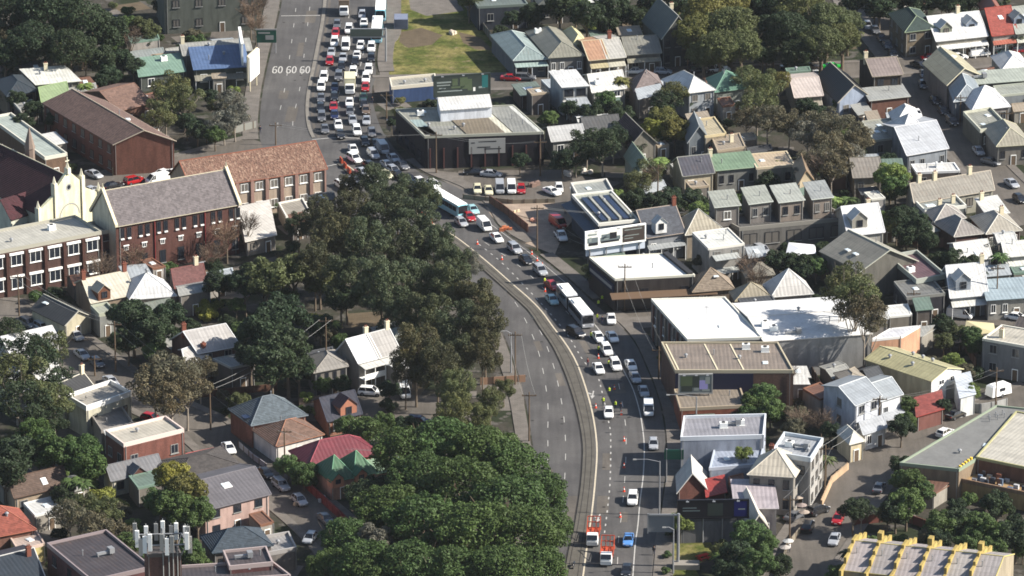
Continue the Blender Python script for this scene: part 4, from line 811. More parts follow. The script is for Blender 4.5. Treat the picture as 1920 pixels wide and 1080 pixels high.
FIX = {'v': ('roof_vent', vent, ['galv']), 'a': ('air_conditioner', acu, ['trim_white', 'trim_dark']), 's': ('skylight', sky_, ['skylight', 'trim_white']), 'c': ('chimney', chim, ['brick_red', 'brick_red']), 'C': ('chimney', chim, ['cream', 'brick_red']),
       'p': ('solar_panel', sol, ['solar']), 't': ('antenna', ant, ['galv']), 'd': ('satellite_dish', dish, ['trim_grey']), 'e': ('vent_pipe', pipe, ['galv']), 'D': ('air_duct', duct, ['galv'])}
rb = random.Random(11); FOOT = []
KR, KWL = .60, .68
def desat(c, k=.25):
    g_ = .3*c[0]+.59*c[1]+.11*c[2]; return tuple(x+(g_-x)*k for x in c[:3])+(1,)
def bld(name, label, cat, A, B, C, h, roof, rh, wc, rc, win='', ex='', wm='render', rm='metal', parent=None, z0=0, par=.45, pc=None, frame=None, ov=.35, porch=None, door=True, wsize=None):
    frame = frame or rb.choice(['trim_dark', 'trim_grey', 'trim_grey', 'trim_dark', 'trim_white'])
    a, b, c = G2(A, h), G2(B, h), G2(C, h); u, v = b-a, c-a; rz = math.atan2(u.y, u.x)
    ca, sa = math.cos(-rz), math.sin(-rz); w_ = u.length; vx, vy = v.x*ca-v.y*sa, v.x*sa+v.y*ca; vl = math.hypot(vx, vy)
    P = lambda s, t, z: (s*w_+t*vx, t*vy, z-z0)
    if parent is None: root = empty(name, (a.x, a.y, z0), rz); org = a
    else:
        root = parent
    def add(nm, mb, mats, col=None, uv=False):
        me = mb.mesh(nm, mats)
        if parent is not None:
            # bring into parent frame
            pl = parent.location; pr = parent.rotation_euler[2]; d = Vector((a.x-pl.x, a.y-pl.y, 0)); q = math.cos(-pr), math.sin(-pr)
            o = put(nm, me, parent, (d.x*q[0]-d.y*q[1], d.x*q[1]+d.y*q[0], z0-pl.z), rz-pr, col)
        else: o = put(nm, me, root, (0, 0, 0), 0, col)
        if uv: planar_uv(me)
        return o
    # walls
    m = MB(); q = [P(0,0,z0), P(1,0,z0), P(1,1,z0), P(0,1,z0), P(0,0,h), P(1,0,h), P(1,1,h), P(0,1,h)]; m.v = list(q)
    fs = [(0,1,5,4),(1,2,6,5),(2,3,7,6),(3,0,4,7)]; rr = h+rh
    if roof == 'gx': m.v += [P(0,.5,rr), P(1,.5,rr)]; fs += [(4,7,8),(5,6,9)]
    if roof == 'gy': m.v += [P(.5,0,rr), P(.5,1,rr)]; fs += [(4,5,8),(6,7,9)]
    if roof == 'skil': m.v += [P(0,1,rr), P(1,1,rr)]; fs += [(7,6,9,8),(4,7,8),(5,6,9)]
    if roof == 'skir': m.v += [P(1,0,rr), P(1,1,rr)]; fs += [(4,5,8),(5,6,9,8),(7,6,9)]
    m.f = fs; m.mi = [0]*len(fs); wcol = desat(hexc(wc, KWL)); add('wall', m, [wm], wcol)
    # roof
    os_, ot = ov/w_, ov/vl; s0, s1, t0, t1 = -os_, 1+os_, -ot, 1+ot; m = MB(); e = .04
    k = rh*2*ot if roof == 'gx' else (rh*2*os_ if roof == 'gy' else 0)
    if roof == 'gx': S = [[P(s0,t0,h-k+e),P(s1,t0,h-k+e),P(s1,.5,rr+e),P(s0,.5,rr+e)],[P(s0,.5,rr+e),P(s1,.5,rr+e),P(s1,t1,h-k+e),P(s0,t1,h-k+e)]]
    elif roof == 'gy': S = [[P(s0,t0,h-k+e),P(.5,t0,rr+e),P(.5,t1,rr+e),P(s0,t1,h-k+e)],[P(.5,t0,rr+e),P(s1,t0,h-k+e),P(s1,t1,h-k+e),P(.5,t1,rr+e)]]
    elif roof == 'skil': S = [[P(s0,t0,h-rh*ot+e),P(s1,t0,h-rh*ot+e),P(s1,t1,rr+rh*ot+e),P(s0,t1,rr+rh*ot+e)]]
    elif roof == 'skir': S = [[P(s0,t0,h-rh*os_+e),P(s1,t0,rr+e),P(s1,t1,rr+e),P(s0,t1,h-rh*os_+e)]]
    elif roof in ('hip', 'pyr'):
        if roof == 'pyr': r1 = r2 = (.5, .5)
        elif w_ >= vl: f_ = .5*vl/w_; r1, r2 = (f_, .5), (1-f_, .5)
        else: f_ = .5*w_/vl; r1, r2 = (.5, f_), (.5, 1-f_)
        c0, c1, c2, c3 = P(s0,t0,h+e), P(s1,t0,h+e), P(s1,t1,h+e), P(s0,t1,h+e); R1, R2 = P(*r1, rr+e), P(*r2, rr+e)
        if roof == 'pyr': S = [[c0,c1,R1],[c1,c2,R1],[c2,c3,R1],[c3,c0,R1]]
        elif w_ >= vl: S = [[c0,c1,R2,R1],[c1,c2,R2],[c2,c3,R1,R2],[c3,c0,R1]]
        else: S = [[c0,c1,R1],[c1,c2,R2,R1],[c2,c3,R2],[c3,c0,R1,R2]]
        S[0] = S[0]
    else: S = [[P(0,0,h),P(1,0,h),P(1,1,h),P(0,1,h)]]
    m.slab(S, .16)
    ro = add('roof', m, ['roof_'+rm], desat(hexc(rc, KR), .15), True)
    # ridge and gutter lines
    m = MB()
    if roof == 'gx': m.tube(P(s0,.5,rr+.06), P(s1,.5,rr+.06), .1, n=4)
    if roof == 'gy': m.tube(P(.5,t0,rr+.06), P(.5,t1,rr+.06), .1, n=4)
    if roof in ('gx','hip','pyr','skil','gy'):
        if roof != 'gy': m.tube(P(s0,t0,h-k-.03), P(s1,t0,h-k-.03), .09, n=4)
        m.tube(P(s1,t0,h-k-.03), P(s1,t1 if roof != 'gx' else t0+.01,h-k-.03), .09, n=4) if roof != 'gx' else None
    if roof in ('hip', 'pyr'):
        for p_, q_ in ((c0, R1), (c3, R1), (c1, R2), (c2, R2)) if (roof == 'pyr' or w_ >= vl) else ((c0, R1), (c1, R1), (c2, R2), (c3, R2)): m.tube(p_, q_, .09, n=4)
        if roof == 'hip': m.tube(R1, R2, .1, n=4)
    if roof in ('gx', 'gy') :
        e2 = [((s0,t0),(s0,.5)),((s0,t1),(s0,.5)),((s1,t0),(s1,.5)),((s1,t1),(s1,.5))] if roof == 'gx' else [((s0,t0),(.5,t0)),((s1,t0),(.5,t0))]
        for p_, q_ in e2: m.tube(P(*p_, h-k+.02), P(*q_, rr+.02), .11, n=4)
    if m.v: add('roof_trim', m, ['obj_paint'], hexc(pc or rc, .62))
    if roof == 'flat' and par > 0:
        m = MB(); tw = .28
        def band(sA, tA, sB, tB, inward):
            a_, b_ = Vector(P(sA,tA,0)), Vector(P(sB,tB,0)); d_ = (b_-a_).normalized(); n_ = Vector((-d_.y, d_.x, 0))*tw; o_ = -Vector((-d_.y, d_.x, 0))*.03
            a_ = a_+o_-d_*.03; b_ = b_+o_-d_*.28
            m.hexa([(a_.x,a_.y,h-.3-z0),(b_.x,b_.y,h-.3-z0),(b_.x+n_.x,b_.y+n_.y,h-.3-z0),(a_.x+n_.x,a_.y+n_.y,h-.3-z0)], [(a_.x,a_.y,h+par-z0),(b_.x,b_.y,h+par-z0),(b_.x+n_.x,b_.y+n_.y,h+par-z0),(a_.x+n_.x,a_.y+n_.y,h+par-z0)])
        band(0,0,1,0,1); band(1,0,1,1,1); band(1,1,0,1,1); band(0,1,0,0,1); add('parapet', m, ['obj_paint'], hexc(pc or rc, .7))
    if h-z0 > 2.5:
        for s_, t_ in ((.03, 0), (.97, 0)):
            m = MB(); x_, y_, _ = P(s_, t_, 0); m.tube((x_, y_-.08, .1), (x_, y_-.08, h-z0-.15), .06, n=4); add('down_pipe', m, ['trim_grey'])
    # windows
    def frame_obj(nm, me, x, y, z, ang, par_=None):
        if parent is not None:
            pl = parent.location; pr = parent.rotation_euler[2]; X = a.x+x*math.cos(rz)-y*math.sin(rz)-pl.x; Y = a.y+x*math.sin(rz)+y*math.cos(rz)-pl.y; qc, qs = math.cos(-pr), math.sin(-pr)
            return put(nm, me, root, (X*qc-Y*qs, X*qs+Y*qc, z-pl.z), ang+rz-pr)
        return put(nm, me, root, (x, y, z-z0), ang)
    for spec in win.split():
        face = spec[0]; cols, rows = (int(t_) for t_ in spec[1:].split('x'))
        s_, t_, e_, f_ = {'f': (0,0,1,0), 'r': (1,0,1,1), 'l': (0,1,0,0), 'b': (1,1,0,1)}[face]
        p0 = Vector(P(s_, t_, 0)); p1 = Vector(P(e_, f_, 0)); Lw = (p1-p0).length; d_ = (p1-p0).normalized(); ang = math.atan2(d_.y, d_.x); nrm = Vector((d_.y, -d_.x, 0))
        fh = (h-z0)/rows; ww, wh = wsize or (min(1.5, Lw/cols*.45), min(1.7, fh*.5))
        wme, sme = winmesh(ww, wh, frame)
        for i in range(cols):
            for j in range(rows):
                pz = p0+d_*(Lw*(i+.5)/cols)+nrm*.03; z = z0+fh*(j+.55)
                if door and face == 'f' and j == 0 and i == cols//2 and z0 == 0 and wsize is None:
                    dm = fix('door', lambda m: (m.box(-.5,.5,-.05,.03,0,2.1,0), m.box(-.6,-.5,-.08,.03,0,2.2,1), m.box(.5,.6,-.08,.03,0,2.2,1), m.box(-.6,.6,-.08,.03,2.1,2.25,1)), ['timber', 'trim_white'])
                    frame_obj('door', dm, pz.x, pz.y, z0, ang); continue
                wo = frame_obj('window', wme, pz.x, pz.y, z, ang); so_ = put('sill', sme, wo)
    # roof fixtures
    def zr(s, t):
        if roof == 'gx': return h+rh*(1-abs(2*t-1))
        if roof == 'gy': return h+rh*(1-abs(2*s-1))
        if roof == 'skil': return h+rh*t
        if roof == 'skir': return h+rh*s
        if roof in ('hip', 'pyr'): return h+rh*min(1, 2*min(s, 1-s, t, 1-t)*(1 if roof == 'pyr' else max(1, 1)))
        return h
    for spec in ex.split():
        k_ = spec[0]; s, t = (float(q_)/100 for q_ in spec[1:].split(',')); nm, fn, ms = FIX[k_]; me = fix(nm+(k_ if k_ == 'C' else ''), fn, ms); x, y, _ = P(s, t, 0)
        o = frame_obj(nm, me, x, y, zr(s, t)+.03, 0)
        if k_ in 'sp' and roof in ('gx', 'skil'): o.rotation_euler[0] = math.atan2(rh*(2 if roof == 'gx' else 1), vy)*(1 if t < .5 or roof == 'skil' else -1)
    # verandah roof along the front: (depth, height, colour)
    if porch:
        dp, ph, pcx = porch; f_ = -dp/vl; m = MB(); m.slab([[P(-.01,f_,ph-.5),P(1.01,f_,ph-.5),P(1.01,0-.002,ph),P(-.01,0-.002,ph)]], .1); me_ = add('verandah_roof', m, ['roof_metal'], hexc(pcx, KR), True)
        m = MB(); n_ = max(2, int(w_/2.6))
        for i in range(n_+1): x, y, _ = P(i/n_, f_*.93, 0); m.tube((x,y,0),(x,y,ph-.55-z0),.07,n=4)
        if ph > 4.2: x0, y0, _ = P(0,f_*.95,0); x1, y1, _ = P(1,f_*.95,0); m.hexa([(x0,y0,2.9),(x1,y1,2.9),(x1,y1+.06,2.9),(x0,y0+.06,2.9)],[(x0,y0,3.8),(x1,y1,3.8),(x1,y1+.06,3.8),(x0,y0+.06,3.8)]); x2,y2,_=P(1,0,0); x3,y3,_=P(0,0,0); m.hexa([(x0,y0,2.7),(x1,y1,2.7),(x2,y2-.02,2.7),(x3,y3-.02,2.7)],[(x0,y0,2.85),(x1,y1,2.85),(x2,y2-.02,2.85),(x3,y3-.02,2.85)])
        add('verandah_frame', m, ['trim_white'])
    ctr = a+u*.5+v*.5
    if parent is None:
        root['label'] = label; root['category'] = cat; LABELS.add(label); LAND.append((label.split(',')[0], ctr.x, ctr.y))
    FOOT.append((a.x, a.y, u.x, u.y, v.x, v.y)); root['_f'] = 1; del root['_f']
    return root
H_ = {}
# key|name|label|A|B|C|h|roof|rh|wall|roofcol|win|extras|options
TB = '''
|apartment_block|drab green block at the top left, small square windows|308,-8|480,-16|292,-40|9|flat|0|6c7266|6a6e62|f4x2 r2x2|a30,50|par=.4,pc='8fa080'
|shop|blue-roofed shop, beside the tall white hoarding|365,130|466,124|356,101|4.6|skil|1.4|5c6458|6482b0|f3x1|e30,40 v60,60|porch=(2.5,3.2,'a8a494')
|shop|long grey-roofed shop, behind the blue roof|345,103|470,93|335,82|5.2|gx|1.3|8a8c84|b4b4ac|f3x1|v40,30 C2,50|
|shed|pale green roofed shed, left of the blue roof|262,143|346,133|255,118|3.6|skil|1|5c625a|8fb49c|f2x1|a60,70|
|shed|small grey-roofed shed, above the pale green shed|250,110|306,103|245,96|3|gx|.7|8a8c84|a4aca8|f2x1||
|house|bright white skillion-roofed house, far left under the big trees|68,158|149,151|40,137|5|skil|.8|7a7868|fdfdf0|f2x2|v30,60 C50,80|
|house|dark gabled house, left of the bright white roof|14,180|68,170|-10,152|5|hip|1.8|8a7a60|3c4850|f2x2||wm='brick'
|house|pale green gabled house, beside the long brick classroom wing|80,192|128,182|70,165|4.5|gx|1.8|7a8a6c|a4bc84|||
|school_wing|long brick classroom wing with brown tiled roof, gable towards the crossing|213,270|326,263|82,193|6.8|gy|2.6|8e5642|84685c|l8x2|s60,30 e60,42|wm='brick',rm='tile',pc='d8c8b0'
|school_wing|rear brick classroom wing, brown roof running behind the long one|222,207|282,192|158,172|5.5|gx|2.2|7a5444|92705f|f4x1||wm='brick',rm='tile'
|flat_roof_hall|low pale-roofed hall, behind the church spire|84,298|126,290|-20,222|4.6|flat|0|8a6a50|c4d0c4|f1x1|v40,40|wm='brick',pc='e4e0d0'
K|church|tall cream church, maroon roof and pinnacled white front|72,399|178,366|-96,318|8.5|gy|6.0|d8d4b8|50262c|l5x1||pc='e8e0c4',frame='trim_grey',rm='tile'
|brick_school|flat-roofed brown brick school block, white framed windows|-24,478|190,437|-72,447|9.4|flat|0|6c4c42|d6d2c2|f6x2|v30,40 a70,60 s15,50|wm='brick',pc='b8b4a4',door=False,frame='trim_white',wsize=(2.3,2.2)
|brick_link|narrow brick link block, white spandrel bands|191,437|215,433|165,420|8.2|flat|0|6c4c42|8a8a84|f2x3||wm='brick',pc='b8b4a4',door=False,wsize=(1.2,.9)
M|brick_school_hall|three storey red brick hall, steep purple grey roof|217,421|447,380|173,394|10.6|gx|5.4|784a3e|837a7a|||wm='brick',pc='e8dcc0',rm='tile'
N|terracotta_hall|cream pilastered hall, terracotta tiled roof|360,352|610,314|320,326|8|gx|4.2|c8b094|8c6652|||rm='spanish',pc='a86850'
|lean_to|white lean-to roof, at the end of the brick hall|462,452|516,440|450,402|3.2|skil|1.6|a49888|f2ece0|f2x1||
|entry_canopy|grey entry canopy, in front of the cream hall|536,407|582,398|522,382|3.2|flat|0|cbb89c|b8b0a0|||par=.3,pc='f4f0e4'
|house|cream-roofed house, with brick gable chimneys|172,566|250,550|142,530|4.2|gx|2.6|a08a70|ece4cc|f2x1|c0,50 c99,50|
|house|white pyramid-roofed house, beside the cream-roofed house|245,561|328,554|224,534|4|pyr|3.6|b8a48c|f8f8f4|f2x1|v50,50|
|house|dark grey hip-roofed house, at the left lane corner|122,608|170,592|60,578|3.4|gy|1.9|cfc4a0|565654|f1x1|s30,80|pc='d8d4c4'
|outbuilding|small pale box-roofed outbuilding, by the lane corner trees|186,592|217,586|170,576|4.4|flat|0|9a9c94|b8bca8|f1x1||
|lean_to_sheds|grey gabled shed, under the white pyramid roof|270,590|320,580|262,572|3.2|gx|1.2|8a7c6c|8c9488|f2x1||
|house|small maroon-roofed house, below the red brick hall|330,540|385,530|318,505|3.8|gx|2|c8b8a4|8a5a54|f2x1|C80,50|rm='tile'
|house|white-ridged light grey house, among the dark trees|372,660|446,646|322,636|6|gx|2.8|7a5c50|cfcac4|f2x2|c1,55|wm='brick',pc='f6f6f4'
|house|white-edged cross wing, beside the light grey house|350,683|388,669|337,655|5|gx|1.5|7a5c50|d8d4cc|f1x1|c90,20|wm='brick',pc='f6f6f4'
|cottage|grey hip-roofed cottage, left of the white terrace|590,698|650,686|578,668|5.5|hip|1.7|8c8478|a8a298|f4x2|d98,10|
|terrace_house|bright white-roofed terrace, left one of the pair|672,677|710,667|630,660|6|gx|3.4|a49c90|fafaf8|f1x1|C98,55|porch=(2,5.4,'ecebe4'),pc='ffffff'
|terrace_house|grey-roofed terrace, right one of the pair|711,667|748,657|670,650|6|gx|3.4|a49c90|aaa6a0|f1x1|C98,52|porch=(2,5.4,'ecebe4'),pc='f4f4f0'
|house|grey hip roof, behind the terrace pair|735,645|775,635|715,625|5|hip|1.5|8a857c|9ca094||| 
|house|slate blue hip-roofed house, orange brick walls|472,797|573,778|432,768|4.4|hip|3.2|b06c50|67747c|f2x1|p10,30 e60,60|wm='brick',pc='8a949a',rm='tile'
|cottage|brown hip-roofed cottage, long white side wall|518,836|604,814|476,806|3.4|hip|2.4|f4ece0|8a6a58|f1x1|e40,60|rm='tile',pc='b88468'
|cottage|dark-roofed cottage, orange gabled dormer facing the lane|616,788|676,774|588,750|3.2|gx|2.4|b07454|4a4c58|f2x1||wm='brick'
|house|maroon hip-roofed house, behind the green peaks|580,874|710,850|545,846|3.6|hip|2.8|b8745c|8a3240|f2x1|s80,60|pc='b8606a'
|house|green pyramid-roofed house, left peak|622,903|664,894|590,876|3.6|pyr|3.2|d89878|447a50|f1x1||pc='7cb08a'
|house|green pyramid-roofed house, right peak|665,894|704,885|632,868|3.6|pyr|3.2|d89878|447a50|f1x1||pc='7cb08a'
|lean_to|pale green lean-to roof, right of the green peaks|704,887|728,882|690,872|3.2|skil|.8|c8a080|a4c49c|f1x1||
|brick_building|flat cream-roofed red brick building, beside the lane|232,836|345,808|198,811|6.4|flat|0|9a5a48|d8d0bc|f3x1 l2x1|v40,60|wm='brick',pc='f0dcd0',frame='trim_grey'
|house|grey gabled row house, below the red brick building|210,899|302,878|194,878|3.2|gx|1.6|e0d8b8|8c8c8e|f3x1||
|house|dark low-roofed house, below the pink awning roof|330,900|450,872|292,866|3.6|hip|1.4|6c5648|5c5652|||rm='tile'
|awning_roof|flat pinkish red roof, near the parked white car|372,876|420,866|352,856|3|skil|.5|a0786c|e06c62|||
|pink_terrace|pink rendered two storey house, wide slate roof with skylight|385,955|504,925|330,900|5.6|gx|2.2|d8b0a0|7c787c|f3x2 r2x2|s45,30 s50,30|pc='8c888c',porch=None
|house|brown-roofed tan house, half hidden at the far left|28,930|126,907|8,908|4.4|gx|2.2|b8a080|705a4c|f3x1|s60,20|rm='tile'
|house|orange-roofed house, at the left edge|-40,1012|64,992|-70,975|4|hip|3.4|8a5c48|a8543f|f2x1|v60,30|rm='tile',pc='c07860'
|shed|pink-roofed shed with yellow wall, lower left|34,1034|84,1020|18,1008|3|flat|0|d8c468|d8c0b0|f1x1|s60,50|par=.2
|house|dark slate roof with white stepped parapet, bottom left corner|-30,1112|82,1084|-70,1050|5|gx|2.4|d8d0c0|3c4650|f2x1|c90,40|pc='f0ece4'
|brick_block|dark flat-roofed brick block, left of the antenna tower|172,1092|285,1066|88,1022|8|flat|0|7c4a48|585052|l3x2|D60,50 e30,60|wm='brick',pc='9a8c8c'
|brick_block|dark flat-roofed brick block, right of the antenna tower|345,1094|545,1082|310,1066|8|flat|0|7c4a48|5c5456||e40,60 v70,50|wm='brick',pc='b8a8a4'
|brick_block|raised dark roof block, behind the right brick block|430,1066|512,1058|418,1036|9|flat|0|7c4a48|5c5456||D40,50 e80,60|wm='brick',pc='b8a8a4'
|house|blue-black hip-roofed house, right of the antenna tower|400,1036|508,1022|378,1006|4.6|hip|2.4|8a8078|4a5864|f3x1|s20,40|rm='tile'
|house|pale flat-roofed workshop, under the fig by the lane|500,1040|556,1030|486,1010|3.6|flat|0|8c847c|b4b0ac||v50,50|
|house|dark-roofed house with white gable cap, by the left lane|120,752|176,727|78,728|5.4|gx|1.6|c8b890|4c4c4c|f2x1|C98,50|pc='f0ead8'
|row_building|white-parapet rendered building, left of the brown gums|162,768|246,740|124,746|5.6|flat|0|dcd4b4|c0b8a8|f3x1|d20,50|pc='fbfaf4',par=.7
|house|white-roofed house, glimpsed through the left gum|30,735|120,712|-10,694|5|gx|2|c8c4bc|fafaf8|f2x1||
|house|second white roof, behind the left gum|20,660|110,640|-10,640|5|gx|2|c8c4bc|f0f0ee|f2x1||
|house|stone rear extension, below the broken white parapets|190,810|250,796|170,780|3.6|flat|0|b4aa98|9a948c|f2x1|e30,40|
|blue_wall_shed|long low grey-roofed shop, blue front wall|734,166|820,158|730,149|3.4|flat|0|3c5c90|b8b4a4||v30,40 v75,40|pc='e8e0cc'
P|warehouse|dark brick warehouse, patchwork grey flat roof|796,257|1020,249|742,206|7|flat|0|2e2c34|a8a898|||wm='brick',pc='b4b4a4',par=.25
|house|teal-roofed hip house, verandah onto the upper street|964,113|1024,110|922,66|4|hip|2|6c747c|a4b8b4|f3x1||porch=(1.8,3.4,'b8ccc4'),pc='d4e0dc'
|house|taupe hip-roofed house, right of the teal roof|1030,108|1094,104|988,60|4.6|hip|2.2|8c8a84|a09e8c|f4x1|a20,80|frame='trim_white'
|terrace_house|orange-tan terrace, left of its cream neighbour|1106,112|1139,109|1080,72|4.6|gx|1.8|8c8474|d8a47c|f1x1||porch=(1.8,3.6,'d4c8a0'),pc='ece0bc'
|terrace_house|cream-roofed terrace, right of the orange-tan one|1140,109|1171,106|1114,68|4.6|gx|1.8|8c8474|d8d4c8|f1x1|c50,50|porch=(1.8,3.6,'dcd8c4'),pc='ece8d8'
|house|yellowish-walled house, behind the taupe hip roof|1075,84|1100,80|1056,60|4.6|hip|1.6|d8cc94|f0e8b0||| 
|house|mottled grey-roofed house, shaded by the big trees|1176,102|1238,98|1160,70|4.6|gx|2|7c786c|9c9a8c|f2x1|e40,40|porch=(1.6,3.6,'b0ac98')
|tall_house|tall dark gabled house, beside the upper right figs|1242,70|1300,64|1206,36|7|gy|4.6|5c625e|4c5c5c|f3x2|C60,50|pc='c8c8bc',wm='brick'
|garage|flat grey-roofed garage, open front below the upper street|978,179|1019,174|962,162|3|skil|.4|6c5448|7c8c80||s40,50 s60,50|wm='brick'
|house|white-roofed two storey house, glazed balcony|1055,163|1101,160|1032,140|6.4|skil|.7|c4c8c8|fcfcf8|f2x2||porch=(3.4,3.3,'fcfcf4'),wsize=(2.0,1.7)
|house|white-roofed house with round patio, behind the palm|1112,172|1172,164|1096,140|5|gx|2|b4b0a4|f4f2ea|f2x2|a20,20|
|house|brown pyramid-roofed house, centre of the upper row|1190,173|1241,162|1180,153|4.4|pyr|3.2|8c847c|8a7c78|f1x1|e50,40|rm='tile'
|house|white hip-roofed two storey house, blue windows|1291,174|1339,168|1244,150|6|hip|2.6|b4bcc0|fafaf6|f2x2|e60,40|pc='e8e8e0'
|house|green hip-roofed house, right of the white hip|1342,172|1396,165|1326,148|4.8|pyr|3.0|8c9488|62947c|f2x1|e40,40|pc='8cb49c'
|house|grey and white gable house, behind the dark warehouse|1036,264|1096,258|1022,240|4.2|gx|1.6|9c9c94|d8d8d4|f2x1||
|house|dark flat-roofed house, above the grey and white gable|1098,246|1162,240|1086,222|4.4|gx|1.6|8c8c84|6c6c6a|f2x1||
|house|dark maroon gabled house, beside the golden tree|1182,272|1229,265|1150,240|4.6|gy|2.8|8a8474|4a3438|f1x1||rm='tile',pc='a4a094'
|house|blue grey gabled house, little round-topped windows|1291,264|1330,259|1282,238|5|gy|3|7c868c|848c90|f2x1||pc='c4c8c4'
|house|tan flat-roofed house, right of the blue grey gable|1322,257|1362,251|1300,226|5.6|flat|0|a49478|d4c49c|f2x1|e40,60|par=.25
|house|brownish flat-roofed house, under the brown gums|1345,284|1398,276|1334,258|4.8|flat|0|9c8c74|b4a48c|f3x1|C60,50 v30,40|par=.2
|house|pale green gable house, palm in front|1196,322|1224,314|1172,290|5|gy|2.2|a8b09c|98a890|f1x1||
|house|cream-walled gable house, dark roof, beside the palm|1282,328|1337,322|1262,304|4.8|gx|2.4|d8c69c|5c5c66|f2x1|e70,30|pc='b4b4a8'
|house|green skillion-roofed house, between dark and tan houses|1344,319|1418,312|1330,298|4.8|skil|.8|8c8c84|8aa884|f4x1|e20,40 C0,90|pc='b4c8a8'
|house|tan flat-roofed house with terrace, right of the green skillion|1418,316|1490,310|1404,290|4.8|flat|0|9c9684|dcc4a0|f3x1|s25,50|par=.2,pc='e4d4b4'
|house|narrow cream gable-ended house, left of the brown gums|1498,342|1524,334|1488,308|6|gy|2.2|c8b48c|a48c70|r2x1||
|house|grey-brown stepped gable house, left of the light green tree|1602,332|1652,330|1590,296|4.4|gx|2|a89c84|a49c90|f2x1|C10,80|
|shed|small white flat roof, among the brown gums|1560,326|1588,324|1552,312|3.4|flat|0|8a6a54|fafaf4|||par=.1
|concrete_terrace|long grey concrete terrace row, dark openings|1386,431|1592,411|1345,408|4.8|flat|0|807c74|6c6a66|f5x1|C5,50|par=.5,pc='9a968c',wsize=(3.0,2.3),door=False,frame='trim_dark'
|rooftop_unit|grey rooftop unit, first from the left on the terrace row|1342,388|1386,384|1330,368|9|skil|.9|8c847c|b8bcae|f1x1|e60,40|z0=4.7,pc='e4e8dc'
|rooftop_unit|grey rooftop unit, second from the left on the terrace row|1406,382|1446,377|1392,361|9|skil|.9|8c847c|b8bcae|f2x1|e60,40|z0=4.7,pc='e4e8dc'
|rooftop_unit|grey rooftop unit, third from the left on the terrace row|1462,379|1506,374|1446,357|9|skil|.9|9c8c7c|c4c8bc|f2x1|e60,40|z0=4.7,pc='e4e8dc'
|rooftop_unit|grey rooftop unit, rightmost on the terrace row|1524,373|1560,369|1508,351|9|skil|.9|9c8c7c|b0b4b0|f2x1|e60,40|z0=4.7,pc='e4e8dc'
|white_house|bright white-roofed house with grey dormer, end of the terrace row|1592,440|1656,433|1566,396|5.6|gx|3.4|c4bfb0|fafaf6|f2x1 r2x1|e30,20 C95,95|pc='fcfcfc'
|shed|small white-roofed shed, below the light green tree|1634,374|1660,371|1620,361|4|flat|0|a8a49c|eceadc|f1x1|e40,50|par=.1
|house|pinkish-white roofed house, behind the olive trees|1492,182|1541,178|1474,140|4.6|gx|1.6|8c8474|e8d8cc|f2x1||porch=(1.6,3.4,'b4ac9c')
|house|dark green and maroon gable house, blue gable boards|1572,190|1630,178|1528,148|4.4|gy|3|a4b4cc|42403c|f2x1||pc='d4ccb8'
|corner_shop|tall old corner shop, brown brick with pitched parapet|1638,142|1691,138|1612,112|7.4|gx|2|5c4c40|a4948c|f2x2 r2x2|C1,60|wm='brick',pc='b4a894'
|brick_box|grey-roofed brick box, below the corner shop|1632,188|1704,180|1618,170|4.4|skil|.5|8c5c48|b8bab4|f1x1|e60,60|wm='brick',pc='d4d4c8'
|house|bright white hip roof, beside the diagonal street|1702,290|1776,277|1656,232|5|gx|2.6|9ca4ac|d8dce0|f4x1|e40,20|pc='f4f4f4'
|house|white pyramid roof, upper left of the diagonal street house|1690,258|1744,252|1664,232|5.2|pyr|3.4|8c949c|f8f8f4|||pc='fafafa'
|house|white curved-top roof, behind the white pyramid|1680,234|1726,226|1668,212|5|hip|2.6|8c949c|f6f6f2|||
|house|grey panel-roofed pergola house, left of the white pyramid|1638,264|1690,258|1616,228|4.2|flat|0|8c8c80|b8b8a8|f2x1|s30,40 s60,40 s50,70|par=.15
|corner_house|stone corner house, dark green roof at the street corner|1698,60|1754,53|1668,26|6|hip|2.2|8c7c60|3c504a|f2x2 l3x2||wm='brick',rm='tile',pc='a4b494'
|terrace_house|white-roofed terrace row, twin small gables|1757,76|1850,66|1722,34|4.6|gx|3|b0a894|fafaf6|f4x1|e30,25 C60,50|porch=(1.8,3.4,'fcfcf8')
|terrace_house|orange red tiled house, upper right|1862,66|1906,61|1834,20|4.8|gx|3.4|b4acA0|b85444|f2x1|s50,30|rm='tile',porch=(1.6,3.5,'c87864')
|terrace_house|pale grey-roofed house, right of the orange red one|1907,62|1965,56|1880,14|4.8|gx|3|b0a894|c4c8bc|f2x1|s40,30|porch=(1.6,3.5,'e8e8d8')
|house|brown brick gable, behind the orange red tiled house|1850,28|1880,22|1836,6|6|gy|2|8c5c48|9c5c48|||wm='brick'
|gable_house|grey gable house, cream yellow sunlit roof side|1776,158|1838,140|1732,118|5.2|gy|2.6|94908a|c8c09c|f2x1|s60,60|pc='e8e0c0'
|white_house|white hip-roofed house, right edge beside the street|1880,131|1930,126|1860,106|3.8|hip|2|b4b4a8|fafaf6|f1x1||
|row_house|long pale roofed row, below the white hip at the right edge|1830,157|1935,149|1820,140|4.6|skil|.6|7c7468|c4ccbc|f4x1|D10,40|
|house|blue grey hip-roofed house, left of the white pyramid|1790,190|1840,184|1776,152|4.6|hip|2.4|7c848c|98a4ac|f1x1||pc='e8ecec'
|house|white pyramid-roofed house with round vent, right side|1824,207|1892,199|1800,178|4.2|pyr|3.4|948c88|fafafa|f3x1||pc='fcfcfc'
|house|flat pale roof at the right edge, above the white pyramid|1872,180|1935,174|1862,162|4.6|flat|0|8c9498|b8bcac|f3x1||par=.2
|pergola_house|long grey flat-roofed house, two framed openings|1838,247|1890,238|1806,213|4.4|flat|0|6c6c60|b0b0a0|f2x1|s30,30 s70,70|par=.5,pc='d0d0bc'
